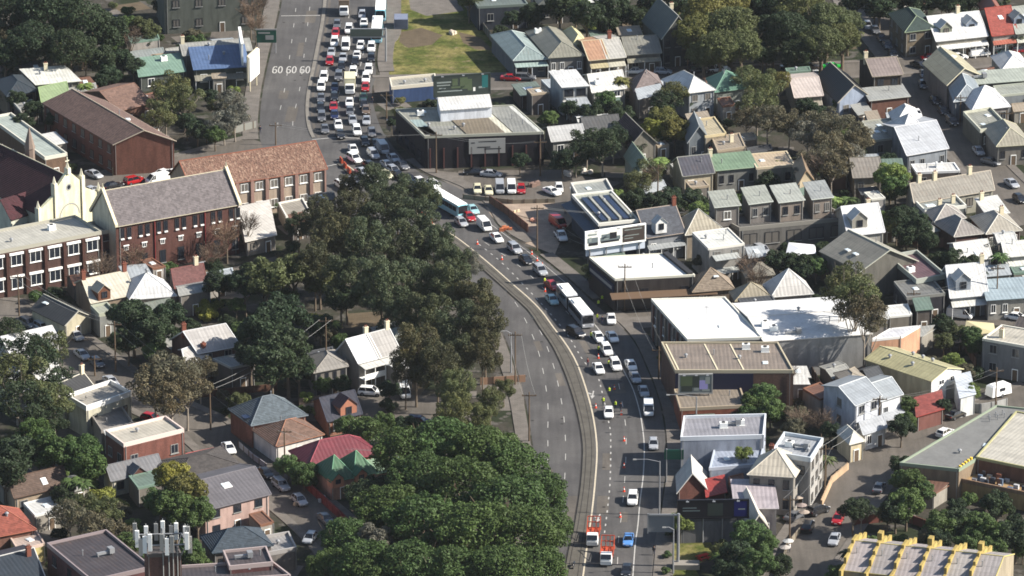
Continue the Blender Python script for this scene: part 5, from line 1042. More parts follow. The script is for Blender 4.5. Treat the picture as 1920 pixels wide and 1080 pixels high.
|house|grey tan hip-roofed house, right edge near the street trees|1870,274|1932,270|1842,238|4.4|hip|2.6|8c8478|b4ae98|f3x1|e40,30|pc='dcd8b8'
|house|flat white-roofed house, right of the light green tree|1718,324|1800,321|1708,309|4.2|flat|0|6c625a|f6f4ec|f3x1|a60,60 e30,50|par=.2,pc='fcfcf8'
|long_house|long low grey gable house, pointing at the diagonal street|1716,378|1862,354|1700,352|4.4|gx|2.4|a8a490|a8a294|f5x1|C10,50 C30,50 C75,50|pc='dcd0bc'
|house|flat grey-roofed house with white edge, below the long gable|1734,398|1812,388|1710,374|4|flat|0|7c8480|a8aca4|f2x1|s20,40 s30,40 C80,40|pc='f0f0e4'
|house|grey hip-roofed brick house, centre right cluster|1754,416|1808,408|1736,396|4|hip|2.2|7c564a|b4aca4|f1x1|C40,80|pc='f0ece0',wm='brick'
|house|tan hip-roofed house, dark lane side of the right cluster|1790,443|1842,437|1752,418|3.8|hip|2.4|7c564a|a8a098|f1x1||pc='f0ece0',wm='brick'
|house|light hip-roofed brick house, right end of the cluster|1850,438|1913,431|1822,408|3.8|hip|2.4|7c564a|c4bcaa|f3x1|C70,60|pc='f4f0e4',wm='brick'
|house|white skillion cluster roof, above the light hip roof|1852,404|1890,398|1830,382|4|skil|1|a8a094|f4f4ec|f1x1|C20,90|
|house|small pale roofed shed, left of the tan hip roof|1730,438|1760,432|1716,420|3|hip|1|a8a094|b8b8ac||| 
Q|big_shed|large grey gabled shed, dark open end|1614,507|1718,488|1540,470|6|gy|3.2|7c786c|b4ae9c||s20,40 s20,60 e70,60|pc='dcdcc8'
|workshop|maroon-decked workshop, right of the large grey shed|1718,530|1774,520|1664,484|5.4|flat|0|4a4a4c|7c5c60|f2x1|a20,40|par=.7,pc='b8bcb0'
|dark_house|charcoal flat-roofed house, below the large grey shed|1700,560|1772,552|1676,530|5|flat|0|3c3c42|8a8a84|f2x1 l2x1|s40,50|par=.3
|house|white-roofed cottage, pale blue walls|1800,490|1858,482|1780,456|4.2|gx|1.8|b4bcc4|f8f6ee|f2x1|e30,20 s60,15|
|house|white twin-roofed house, right edge by the palm|1886,480|1940,475|1874,458|4.6|gx|1.6|a8a8a0|f4f4ec|f3x1|e30,40|porch=(1.6,3.4,'f0f0e8')
|gable_house|white steep-gabled house, porch with dark dormer|1784,556|1850,550|1766,514|4.4|gx|4|a8acac|f6f6f2|f2x1|C98,50|porch=(2,3.4,'f4f4ec'),pc='fcfcfc'
|house|pale blue-roofed house, right edge|1852,562|1940,556|1842,535|4.2|skil|1|a8a498|b8ccd4|f4x1||
R|car_showroom|dark blue-grey walled showroom, three glazed roof bays|1122,422|1198,414|1072,367|7|flat|0|4c5868|b8bcac||v20,30 v60,70|par=.35,pc='fbf8ec'
|low_wing|grey-roofed low wing, behind the glazed roof bays|1082,368|1150,360|1070,346|6|flat|0|8c9088|b4b8b0||s40,50|pc='ece8dc'
S|white_roof_shop|white flat-roofed corner shop, brown awning|1153,524|1303,516|1105,483|6.4|flat|0|4c4440|fffffa|f4x1|e60,40|pc='f4f0dc',par=.15,rm='flat'
|old_house|slate-roofed house with white dormer box, right of the showroom|1214,444|1282,434|1178,402|5.4|gx|3.2|9ca0a4|5e626a|f3x1|c99,50|pc='c8b8a8',rm='tile',porch=(1.6,3.6,'b4b8b8')
|house|tan pyramid-roofed house, between slate house and white flats|1286,440|1356,431|1262,420|5|pyr|3.8|a4947c|b8ae94|f1x1||pc='f0ece0'
S2|white_flats|white flat-roofed flats, blue glazed side and awnings|1328,467|1396,458|1298,437|7|flat|0|a8a49c|fcfcf0|r3x1 f2x2|v20,60 e60,40 e80,70|pc='f4f0e4',par=.2
|cottage|brown pyramid-roofed cottage, behind the white corner shop|1300,547|1374,541|1290,528|3.8|pyr|3.6|8c7c68|a4927c|f2x1|s60,30|rm='tile'
|cottage|small tan pyramid-roofed cottage, right of the brown pyramid|1380,564|1446,558|1370,548|3.8|pyr|2.6|8c7c68|b4a88c|f2x1||
|cottage|white and grey pyramid-roofed cottage, behind the warehouse|1448,556|1522,550|1434,535|4|pyr|4.2|948c84|e8e4dc|f2x1||pc='fcfcf8'
|cottage|grey low-roofed cottage, left of the large grey shed|1400,520|1450,514|1390,500|3.4|hip|1.6|8c8474|9a9484||| 
W|white_warehouse|large white-roofed warehouse, left part facing the road|1289,638|1430,634|1221,562|7.6|flat|0|84807a|fffffc|l4x1|s60,30 t50,50|par=.25,pc='fcf8e8',rm='flat'
|white_warehouse|large white-roofed warehouse, right part with stained wall|1432,640|1634,626|1374,569|7.4|gx|1.0|a8a8a4|fdfdfa||D30,10 v50,60 a10,30 a15,20 e70,30|ov=.1,pc='f0ece4',rm='flat'
|orange_building|orange-walled building, white roof behind the stained wall|1632,638|1690,632|1668,617|6|flat|0|e8a878|f0f0f4|||par=.15,pc='f6f4f0'
|shed|bright white shed roof, above the orange-walled building|1668,594|1710,590|1660,574|4|flat|0|8c8474|fcfcf4|||par=.1
T|brown_flats|brown flat-roofed building, navy wall above the billboard|1266,697|1488,697|1240,644|7.4|flat|0|8a6450|a09080||v15,50 v60,45 s80,30 a85,70 e40,60 a70,80|pc='c8bca0',wm='brick',par=.35
|brick_shop|low brown-roofed shop, orange brick wall below the billboard|1275,768|1400,762|1264,732|4|flat|0|b4603c|a49684|f3x1|e80,60|wm='brick',par=.3,pc='b8a890'
|brick_annex|brown brick annex, behind the brown flats|1466,645|1506,643|1440,596|5.4|flat|0|8a6450|c8c4b8||a30,30 a60,30 a40,60 e70,80|wm='brick',pc='f0e8d8',par=.3
Y|yellow_warehouse|pale yellow gabled warehouse, white front with two windows|1746,713|1802,691|1624,673|5|gy|1.3|c0b48c|d0c892|||pc='ece4b4'
|white_house|white two storey house, stepped grey roofs|1604,758|1650,741|1545,722|6.4|gx|1.6|dfe4ee|b4bcc2|f2x2 l1x2||pc='e8ecec'
|white_house|white front wing, right of the stepped grey roofs|1652,750|1690,738|1610,716|5.6|gx|1.4|eef0f2|b8c0c4|f2x1||porch=(2.6,3.0,'ccd0d4'),pc='e8ecec'
|house|tan roofed small house, behind the stepped grey roofs|1590,722|1625,712|1566,700|5|hip|1|a49884|b8ac98||| 
|red_shed|small red-roofed shed, below the yellow warehouse|1720,780|1768,766|1716,752|3|skil|.6|8c5448|a84c42|||rm='tile'
|white_annex|small white annex with blue edge, right of the yellow warehouse|1800,745|1828,738|1790,712|4|skil|.8|f0f4f0|e8f0f8|||ov=.2
|grey_house|grey rendered house, cream low-pitched roof at the right edge|1842,636|1968,658|1878,610|7|flat|0|8c8c8c|d8d0bc|f3x2|t60,60 C20,30|par=.2,pc='f0ecdc'
|house|dark grey gable, behind the cream low-pitched roof|1900,620|1968,630|1930,596|6.6|gx|1.5|7c7c7c|6c6460||| 
V|community_hall|wide grey flat-roofed hall, green fascia|1687,870|1798,882|1868,762|5.4|flat|0|a08868|8e8e8a|f2x1|v60,25 s80,40 e20,80 e25,84 e30,88 e35,80 e40,84 e28,76|par=.3,pc='98a48e',rm='flat'
V2|community_hall|cream-roofed hall with yellow corner, cluttered terrace|1830,858|1985,890|1905,772|5.8|flat|0|8a5a40|ddd6c4|||par=.2,pc='b4b080'
|grey_blue_building|pale blue-grey building with white edged roof, roadside|1276,824|1432,820|1282,784|7|flat|0|b4bccc|aaa8ae|r1x1|D60,60 a70,60 a50,50|pc='e8ecf0',par=.5
|grey_blue_annex|blue-grey stepped annex, right of the roadside blue-grey building|1330,880|1425,872|1340,838|4.6|flat|0|a8b4c8|b8c4d8|f1x1|s30,40|par=.3,pc='c8d0dc'
|small_gable_house|tiny brick gable house, one blazing white roof side|1272,920|1324,914|1270,888|3.4|gy|3|8c5444|f6f0e4|||wm='brick',pc='fcf8ec'
|lean_to|small red roof, right of the tiny brick gable|1326,930|1360,922|1322,908|2.8|skil|.8|8c5c50|b43c34||| 
|pub|cream hip-roofed corner pub, grey upper walls|1405,889|1488,894|1426,857|7.2|hip|3.4|a49c90|e8dcc4|f3x2 r2x2|c30,80|pc='f4ecd8'
|balcony_flats|pale three storey flats with balconies, behind the pub|1446,852|1520,864|1470,815|9|flat|0|b8b4ac|c0c4c8|r3x3 f2x2|a30,50 D60,50 v80,40|par=.6,pc='dce4e8'
|shed|lilac corrugated shed roof, below the pub|1380,952|1456,952|1373,904|5|skil|.4|a8a0a0|ccc0c4|f2x1||pc='e8e0e0'
|shed|cream angled roof wedge, right of the long dark hoarding|1406,990|1438,984|1384,940|4|gy|2.2|a89c94|f8f0dc|||pc='fcf4e4'
|rendered_building|grey rendered low building, under the long dark hoarding|1274,976|1384,972|1276,950|4.2|flat|0|7c7c80|5a5a5e|||par=.2
|kiosk|white-roofed kiosk beside the pub street, cream wall|1594,832|1618,826|1570,810|3.6|hip|1.6|e8d4a4|f0ecdc|f1x1||
|house|white fronted small house, above the kiosk|1620,812|1660,800|1606,794|3.4|gx|1.2|e8e8e4|c8ccd0|f2x1||
|dark_house|dark flat-roofed house at the top, beside the empty lot|896,14|990,9|876,-14|5.4|flat|0|3c4450|7c8880|f2x1|s40,40|par=.3
|house|shaded low house at the very top, under dark trees|1010,10|1090,4|1000,-12|4.6|hip|1.8|4c4c48|5c6058|f3x1||
|house|grey-roofed house at the top right, beyond the dark trees|1660,-4|1740,-12|1640,-30|4.6|hip|2|6c6c64|9ca094|f3x1||
'''
def parse(row):
    f = row.split('|'); pt = lambda s: tuple(float(x) for x in s.split(','))
    key, name, label, A, B_, C = f[0], f[1], f[2], pt(f[3]), pt(f[4]), pt(f[5])
    o = eval('dict('+(f[13].strip() if len(f) > 13 else '')+')')
    cat = 'shed' if 'shed' in name or 'lean' in name or 'garage' in name else ('church' if name == 'church' else ('house' if 'house' in name or 'cottage' in name else 'building'))
    nm = name if name not in ('church',) else 'church'
    o_ = bld(nm, label, cat, A, B_, C, float(f[6]), f[7], float(f[8]), f[9], f[10], f[11], f[12].strip(), **o)
    if key: H_[key] = (o_, A, B_, C, float(f[6]), float(f[8]))
for row in TB.strip('\n').split('\n'):
    if row.strip(): parse(row)
# yellow-walled terrace row, bottom right
for i in range(6):
    x, y = 1580+47*i, 1069+5*i
    r_ = bld('yellow_terrace', f'yellow-walled terrace house, {ORD[i]} from the left in the bottom right row', 'house', (x, y), (x+45, y+5), (x+42, y-60), 5, 'gx', 2.4, 'b8a888', ['c8bcb8','b8b0ac','c4b8b4','bcb4b4','c8c0b8','c0b8b4'][i], 'f2x1', 'e30,30', pc='e8d890', ov=.05)
    r_['group'] = 'yellow walled terrace row'
    a, b, c = G(x, y, 5), G(x+45, y+5, 5), G(x+42, y-60, 5); L = (c-a).length; m = MB()
    def seg(t0, t1, z0, z1, w0=-.22, w1=.22):
        p, q = a.lerp(c, t0), a.lerp(c, t1); d = (c-a).normalized(); n_ = Vector((d.y, -d.x, 0)); ro = r_.location; rr_ = -r_.rotation_euler[2]
        def T_(v, z): v = v-ro; return (v.x*math.cos(rr_)-v.y*math.sin(rr_), v.x*math.sin(rr_)+v.y*math.cos(rr_), z)
        m.hexa([T_(p+n_*w0,z0),T_(p+n_*w1,z0),T_(q+n_*w1,z0),T_(q+n_*w0,z0)], [T_(p+n_*w0,z1),T_(p+n_*w1,z1),T_(q+n_*w1,z1),T_(q+n_*w0,z1)])
    seg(-.12,.1,.5,5.6); seg(.1,.26,4.2,6.7); seg(.26,.42,4.5,7.4); seg(.42,.6,4.5,8.0); seg(.6,.8,4.5,7.1); seg(.8,1.02,4.2,6.0)
    if i % 2: m2 = m; seg(.5,.6,8.0,9.2,-.4,.4)
    me = m.mesh('party_wall', ['render']); put('party_wall', me, r_, (0,0,0), 0, hexc('ccb46c', .62))
# ---------------- finishing pieces of the landmark buildings ----------------
def fr(root, me_mb, nm, mats, col=None, uv=False):
    """a part given in world coordinates, put under root"""
    pl = root.location; r = -root.rotation_euler[2]; q, s = math.cos(r), math.sin(r); V = []
    for x, y, z in me_mb.v: x -= pl.x; y -= pl.y; V.append((x*q-y*s, x*s+y*q, z-pl.z))
    me_mb.v = V; me = me_mb.mesh(nm, mats); 
    if uv: planar_uv(me)
    return put(nm, me, root, (0,0,0), 0, col)
def basis(k):
    o, A, B_, C, h, rh = H_[k]; a, b, c = G2(A, h), G2(B_, h), G2(C, h); return o, a, b-a, c-a, h, rh
def vbox(m, p, d, n_, x0, x1, y0, y1, z0, z1, mi=0):
    """box along direction d (x) and n_ (y) from p"""
    q = [p+d*x+n_*y for x, y in ((x0,y0),(x1,y0),(x1,y1),(x0,y1))]
    m.hexa([(v.x,v.y,z0) for v in q], [(v.x,v.y,z1) for v in q], mi)
# church
o, a, u, v, h, rh = basis('K'); W_ = u.length; d = u.normalized(); n_ = Vector((d.y, -d.x, 0)); m = MB(); p = a
def wall_poly(m, prof, y0, y1):
    A_ = [p+d*x+n_*y0 for x, z in prof]; B2 = [p+d*x+n_*y1 for x, z in prof]; k = len(prof)
    m.add([(q.x,q.y,z) for q, (x, z) in zip(A_, prof)]+[(q.x,q.y,z) for q, (x, z) in zip(B2, prof)], [tuple(range(k)), tuple(reversed(range(k, 2*k)))]+[(i, k+i, k+(i+1) % k, (i+1) % k) for i in range(k)])
wall_poly(m, [(-.6,0),(W_+.6,0),(W_+.6,9.0),(W_*.74,11.5),(W_*.74,12.4),(W_/2,15.6),(W_*.26,12.4),(W_*.26,11.5),(-.6,9.0)], .05, .75)
fr(o, m, 'front_wall', ['render'], hexc('e8e4c0', .85))
for x, z in ((-.5, 11.2), (W_*.26, 15.2), (W_*.5, 17.6), (W_*.74, 15.2), (W_+.5, 11.2)):
    m = MB(); vbox(m, p, d, n_, x-.4, x+.4, .0, 1.1, 0 if x not in (W_*.5,) else 15, z-1.4); q = p+d*x+n_*.5; m.tube((q.x,q.y,z-1.4),(q.x,q.y,z),.5,.06,4)
    if x == W_*.5: vbox(m, q, d, n_, -.5,.5,-.06,.06,z-.1,z+.1); vbox(m, q, d, n_, -.09,.09,-.07,.07,z-.6,z+.8)
    fr(o, m, 'pinnacle', ['render'], hexc('ece6cc', .85))
m = MB(); q = p+d*(W_/2)+n_*.78
for i in range(12):
    t0, t1 = i*math.pi/6, (i+1)*math.pi/6; r0, r1 = .45, .75
    A_ = [(r0*math.cos(t0), r0*math.sin(t0)), (r1*math.cos(t0), r1*math.sin(t0)), (r1*math.cos(t1), r1*math.sin(t1)), (r0*math.cos(t1), r0*math.sin(t1))]
    m.add([((q+d*x).x,(q+d*x).y,12.2+z) for x, z in A_], [(0,1,2,3)]); m.add([((q+d*x).x,(q+d*x).y,12.2+z) for x, z in ((0,0),A_[0],A_[3])], [(0,1,2)], 1)
fr(o, m, 'rose_window', ['trim_grey', 'glass'])
m = MB()
for i in range(10):
    t0, t1 = i*math.pi/10, (i+1)*math.pi/10
    m.add([((q+d*x).x,(q+d*x).y,6.2+z) for x, z in ((2.4*math.cos(t0),2.4*math.sin(t0)),(2.7*math.cos(t0),2.7*math.sin(t0)),(2.7*math.cos(t1),2.7*math.sin(t1)),(2.4*math.cos(t1),2.4*math.sin(t1)))], [(0,1,2,3)])
fr(o, m, 'arch_moulding', ['trim_grey'])
# side porch with battlements, right of the facade
m = MB(); vbox(m, p, d, n_, W_+.9, W_+5.5, -2.2, .3, 0, 7.4)
for i in range(5): vbox(m, p, d, n_, W_+.9+i*.95, W_+1.4+i*.95, -.1, .3, 7.4, 8.1)
fr(o, m, 'side_porch', ['render'], hexc('e8e4c0', .85))
# transept gable on the left side
m = MB(); vn = v.normalized(); s = p+vn*4-d*.1
A_ = [s-d*4.2, s-d*4.2+vn*7, s+d*3.5+vn*7, s+d*3.5]
m.add([(q.x,q.y,0) for q in A_]+[(q.x,q.y,7.2) for q in A_]+[((A_[0].lerp(A_[1],.5)).x,(A_[0].lerp(A_[1],.5)).y,10.2),((A_[3].lerp(A_[2],.5)).x,(A_[3].lerp(A_[2],.5)).y,10.2)], [(0,1,5,4),(1,2,6,5),(3,0,4,7),(4,5,8),(6,7,9)])
fr(o, m, 'transept', ['render'], hexc('dcdcc8', .8))
m = MB(); t8, t9 = A_[0].lerp(A_[1],.5)-d*.3, A_[3].lerp(A_[2],.5); E0, E1, E2, E3 = A_[0]-d*.3-vn*.3, A_[1]-d*.3+vn*.3, A_[2]+vn*.3, A_[3]-vn*.3
m.slab([[(E0.x,E0.y,7.05),(E3.x,E3.y,7.05),(t9.x,t9.y,10.35),(t8.x,t8.y,10.35)],[(t8.x,t8.y,10.35),(t9.x,t9.y,10.35),(E2.x,E2.y,7.05),(E1.x,E1.y,7.05)]], .15)
fr(o, m, 'transept_roof', ['roof_tile'], hexc('50262c', KR), True)
m = MB(); q = G(56, 288, 14); m.tube((q.x,q.y,10),(q.x,q.y,15.2),1.0,n=8); m.tube((q.x,q.y,15.2),(q.x,q.y,19.6),1.15,.05,8); fr(o, m, 'spire', ['obj_paint'], hexc('8c7c70', .7))
m = MB()
for i in range(7): q = a+u*.72+v*(.12+i*.12); m.tube((q.x,q.y,h+rh*.5),(q.x,q.y,h+rh*.58+.8),.25,.1,5)
fr(o, m, 'ridge_vents', ['trim_grey'])
# red brick hall: paired windows, hoods, lower arched windows, down pipes, white gable copings
o, a, u, v, h, rh = basis('M'); d = u.normalized(); n_ = Vector((d.y, -d.x, 0)); L = u.length; ang0 = math.atan2(d.y, d.x)-o.rotation_euler[2]
def local(root, q, z):
    pl = root.location; r = -root.rotation_euler[2]; x, y = q.x-pl.x, q.y-pl.y; return (x*math.cos(r)-y*math.sin(r), x*math.sin(r)+y*math.cos(r), z-pl.z)
wt, sm = winmesh(.9, 2.0, 'trim_dark'); wl, sl2 = winmesh(1.3, 2.6, 'trim_dark'); ws, ss = winmesh(.9, .9, 'trim_white')
for i in range(7):
    x = L*(.055+i*.148)
    for dx in (-.75, .75):
        q = a+d*(x+dx+.6)+n_*.04; w1 = put('window', wt, o, local(o, q, 8.6), ang0); put('sill', fix('stone_sill', lambda m: m.box(-.35,.35,-.25,.0,-1.35,-1.1), ['trim_white']), w1)
    q = a+d*(x+.6)+n_*.04; w1 = put('window', ws, o, local(o, q, 5.4), ang0); put('hood', fix('stone_hood', lambda m: m.box(-.6,.6,-.2,.0,.45,.65), ['trim_white']), w1)
    w1 = put('window', wl, o, local(o, q, 2.4), ang0); put('sill', sl2, w1)
for t in (.31, .72):
    m = MB(); q = a+u*t+n_*.14; m.tube((q.x,q.y,.1),(q.x,q.y,h-.2),.11,n=6); fr(o, m, 'down_pipe', ['pipe_red'])
for t in (-.004, 1.004):
    m = MB(); s = a+u*t; z1 = h+rh
    for (t0, z0, t1, z_1) in ((-.06, h-.4, .5, z1+.35), (.5, z1+.35, 1.06, h-.4)):
        A_, B2 = s+v*t0, s+v*t1; m.hexa([((A_-d*.3).x,(A_-d*.3).y,z0),((A_+d*.3).x,(A_+d*.3).y,z0),((B2+d*.3).x,(B2+d*.3).y,z_1),((B2-d*.3).x,(B2-d*.3).y,z_1)], [((A_-d*.3).x,(A_-d*.3).y,z0+.5),((A_+d*.3).x,(A_+d*.3).y,z0+.5),((B2+d*.3).x,(B2+d*.3).y,z_1+.5),((B2-d*.3).x,(B2-d*.3).y,z_1+.5)])
    q = s+v*.5; m.tube((q.x,q.y,z1),(q.x,q.y,z1+1.6),.35,.1,4); fr(o, m, 'gable_coping', ['cream'])
m = MB(); A_, B2 = a, a+v; mid = a+v*.5; m.add([((x-d*.05).x,(x-d*.05).y,z) for x, z in ((A_,0),(A_,h),(mid,h+rh),(B2,h),(B2,0))], [(0,1,2,3,4)]); fr(o, m, 'end_wall', ['render'], hexc('d8d4c0', .8))
# terracotta hall: pilasters and windows
o, a, u, v, h, rh = basis('N'); d = u.normalized(); n_ = Vector((d.y, -d.x, 0)); L = u.length; ang0 = math.atan2(d.y, d.x)-o.rotation_euler[2]; NB_ = 9
for i in range(NB_+1):
    m = MB(); x = L*i/NB_; vbox(m, a, d, n_, max(0, x-.35), min(L, x+.35), .02, .4, 0, h-.2); fr(o, m, 'pilaster', ['render'], hexc('a8887c', .7))
wt, sm = winmesh(1.6, 1.7, 'trim_white')
for i in range(NB_):
    for z in (6.3, 2.2):
        q = a+d*(L*(i+.5)/NB_)+n_*.04; w1 = put('window', wt, o, local(o, q, z), ang0); put('sill', sm, w1)
# brick school: piers, white heads over the windows
o0 = [o for o in bpy.data.objects if o.get('label', '').startswith('flat-roofed brown brick school')][0]
a, b = G(-24, 478, 9.4), G(190, 437, 9.4); u = b-a; d = u.normalized(); n_ = Vector((d.y, -d.x, 0)); L = u.length
for i in range(7):
    m = MB(); vbox(m, a, d, n_, L*i/6-.25 if i else 0, L*i/6+.25 if i < 6 else L, .02, .4, 0, 8.9); fr(o0, m, 'pier', ['brick'], hexc('5c4038', .8))
for i in range(6):
    for z in (3.55+.2, 8.15+.2):
        m = MB(); x = L*(i+.5)/6; vbox(m, a, d, n_, x-1.5, x+1.5, .03, .3, z, z+.45); fr(o0, m, 'lintel', ['trim_white'])
# warehouse: roof patches, shopfront posts, raised white block, wall sign
o, a, u, v, h, rh = basis('P')
def Q(a, u, v, s, t, z): q = a+u*s+v*t; return (q.x, q.y, z)
for (s0, s1, t0, t1, col, nm) in ((.02,.12,.05,.6,'b8ccc8','roof_sheet'),(.0,.33,.03,.34,'a8a8a0','roof_sheet'),(.36,.68,.03,.62,'948874','roof_sheet'),(.68,.74,.03,.8,'f4f0d8','roof_sheet'),(.75,.95,.03,.96,'a4a49c','roof_sheet'),(.95,.985,.03,.97,'fafaf0','roof_sheet')):
    m = MB(); m.slab([[Q(a,u,v,s0,t0,h+.16+.01*s0),Q(a,u,v,s1,t0,h+.16+.01*s0),Q(a,u,v,s1,t1,h+.16+.01*s0),Q(a,u,v,s0,t1,h+.16+.01*s0)]], .12); fr(o, m, nm, ['roof_metal'], hexc(col, KR), True)
A_, B2, C2 = G(826, 206, 9.6), G(922, 199, 9.6), G(820, 185, 9.6); uu, vv = B2-A_, C2-A_
m = MB(); m.hexa([Q(A_,uu,vv,s,t,h-.1) for s, t in ((0,0),(1,0),(1,1),(0,1))], [Q(A_,uu,vv,0,0,9.4),Q(A_,uu,vv,1,0,9.4),Q(A_,uu,vv,1,1,10.4),Q(A_,uu,vv,0,1,10.4)]); fr(o, m, 'upper_storey', ['render'], hexc('e0e4ea', .85))
m = MB(); m.slab([[Q(A_,uu,vv,-.01,-.04,9.56),Q(A_,uu,vv,1.01,-.04,9.56),Q(A_,uu,vv,1.01,1.02,10.62),Q(A_,uu,vv,-.01,1.02,10.62)]], .12); fr(o, m, 'upper_roof', ['roof_metal'], hexc('fdfdfa', KR), True)
for (s, t, k) in ((.12,.35,'v'),(.3,.2,'v'),(.4,.3,'v'),(.86,.5,'e'),(.9,.3,'e'),(.15,.75,'a'),(.2,.85,'s')):
    nm, fn, ms = FIX[k]; put(nm, fix(nm, fn, ms), o, local(o, a+u*s+v*t, h+.2), 0)
d = u.normalized(); n_ = Vector((d.y, -d.x, 0)); L = u.length; m = MB()
vbox(m, a, d, n_, L*.37, L*.675, .04, .2, 3.0, 6.2, 0); 
for (x0, x1, z) in ((.39,.42,5.3),(.45,.6,5.5),(.44,.55,4.3),(.5,.64,3.9)): vbox(m, a, d, n_, L*x0, L*x1, .2, .23, z, z+.22, 1)
fr(o, m, 'wall_sign', ['trim_grey', 'trim_dark'])
for i in range(9):
    m = MB(); vbox(m, a, d, n_, L*(.04+i*.115), L*(.04+i*.115)+.3, .03, .2, .1, 4.5); fr(o, m, 'shopfront_post', ['obj_paint'], hexc('5c3c38', .8))
wv = v.normalized(); wn = Vector((-wv.y, wv.x, 0))
for i in range(6): m = MB(); vbox(m, a, wv, wn, 2+i*4.2, 4.4+i*4.2, .03, .12, 1.0, 3.2); fr(o, m, 'shop_window', ['glass'])
# showroom: glazed roof bays, dark side roof
o, a, u, v, h, rh = basis('R')
for i in range(3):
    s = .14+i*.27; m = MB(); m.slab([[Q(a,u,v,s,.08,h+.35),Q(a,u,v,s+.15,.08,h+.35),Q(a,u,v,s+.15,.86,h+.35),Q(a,u,v,s,.86,h+.35)]], .3); fr(o, m, 'roof_glazing', ['solar'])
    m = MB(); m.slab([[Q(a,u,v,s+.16,.08,h+.6),Q(a,u,v,s+.22,.08,h+.6),Q(a,u,v,s+.22,.86,h+.6),Q(a,u,v,s+.16,.86,h+.6)]], .55); fr(o, m, 'bay_ridge', ['roof_metal'], hexc('ccccc0', KR), True)
m = MB(); A_, B2, C2 = G(1100, 432, 5.6), G(1126, 436, 5.6), G(1052, 378, 5.6); uu, vv = G(1124,430,5.6)-A_, C2-A_; m.slab([[Q(A_,uu,vv,0,0,5.0),Q(A_,uu,vv,1,0,5.9),Q(A_,uu,vv,1,1,5.9),Q(A_,uu,vv,0,1,5.0)]], .2); fr(o, m, 'side_roof', ['roof_metal'], hexc('4c5c70', KR), True)
m = MB(); A3, B3 = a-u*.0+Vector((0,-.3,0)), a+u
# corner shop awning and fascia
o, a, u, v, h, rh = basis('S'); d = u.normalized(); n_ = Vector((d.y, -d.x, 0)); L = u.length; m = MB()
m.slab([[Q(a,d,n_,-1,.05,3.7),Q(a,d,n_,-1,2.6,3.3),Q(a,d,n_,L+4,2.6,3.3),Q(a,d,n_,L+4,.05,3.7)]], .15); fr(o, m, 'awning', ['obj_paint'], hexc('7a6450', .6))
m = MB(); vbox(m, a, d, n_, .4, L-.4, .03, .1, .5, 2.6); fr(o, m, 'shopfront', ['glass'])
m = MB(); wv = v.normalized(); wn = Vector((-wv.y, wv.x, 0)); vbox(m, a, wv, wn, .2, v.length-.3, .03, .25, 3.6, 5.3); vbox(m, a, wv, wn, 1, v.length-1, .26, .3, 4.1, 4.7, 1); fr(o, m, 'fascia_sign', ['navy', 'trim_grey'])
m = MB(); q = a+u*.985; vbox(m, a+u*.93, v.normalized(), Vector((v.y,-v.x,0)).normalized(), .3, v.length-.3, -.2, .9, h+.02, h+.5); fr(o, m, 'roof_step', ['trim_dark'])
# white flats: awnings, glazing
o, a, u, v, h, rh = basis('S2'); d = u.normalized(); n_ = Vector((d.y, -d.x, 0)); L = u.length
for z in (5.6, 2.8):
    m = MB(); m.slab([[Q(a,d,n_,L*.1,.05,z),Q(a,d,n_,L*.1,2.0,z-.5),Q(a,d,n_,L*.8,2.0,z-.5),Q(a,d,n_,L*.8,.05,z)]], .08); fr(o, m, 'awning', ['roof_metal'], hexc('c8ccc8', KR), True)
# brown flats: navy wall, roof bands, billboard shelf
o, a, u, v, h, rh = basis('T'); d = u.normalized(); n_ = Vector((d.y, -d.x, 0)); L = u.length
m = MB(); vbox(m, a, d, n_, .02, L*.66, .02, .12, 0, h-.35); fr(o, m, 'navy_wall', ['obj_paint'], hexc('20223c', .8))
for s in (.03, .36, .58):
    m = MB(); m.slab([[Q(a,u,v,s,.05,h+.1),Q(a,u,v,s+.012,.05,h+.1),Q(a,u,v,s+.012,.97,h+.1),Q(a,u,v,s,.97,h+.1)]], .09); fr(o, m, 'roof_seam', ['cream'])
# white warehouse: left wall ribs
o, a, u, v, h, rh = basis('W'); wv = v.normalized(); wn = Vector((-wv.y, wv.x, 0)); VL = v.length
for i in range(9):
    m = MB(); vbox(m, a, wv, wn, VL*i/9+.3, VL*i/9+.75, .03, .35, 0, h-.4); fr(o, m, 'wall_rib', ['obj_paint'], hexc('8c8478' if i % 2 else '7a5c54', .8))
# yellow warehouse: white front, windows, roller door
o, a, u, v, h, rh = basis('Y'); d = u.normalized(); n_ = Vector((d.y, -d.x, 0)); L = u.length
m = MB(); p = a; wall_poly(m, [(0,0),(L,0),(L,h),(L/2,h+rh),(0,h)], .02, .1); fr(o, m, 'front_wall', ['render'], hexc('fafaf6', .9)); ang0 = math.atan2(d.y, d.x)-o.rotation_euler[2]
wt, sm = winmesh(1.5, 1.0, 'trim_white')
for t in (.33, .7): w1 = put('window', wt, o, local(o, a+u*t+n_*.14, 3.9), ang0); put('sill', sm, w1)
m = MB(); vbox(m, a, d, n_, L*.5, L*.92, .11, .16, 0, 2.7); fr(o, m, 'roller_door', ['trim_grey'])
for s, t in ((.25,.75),(.25,.4),(.7,.6),(.7,.45),(.7,.3)): nm, fn, ms = FIX['v']; put(nm, fix(nm, fn, ms), o, local(o, a+u*s+v*t, h+rh*(1-abs(2*s-1))), 0)
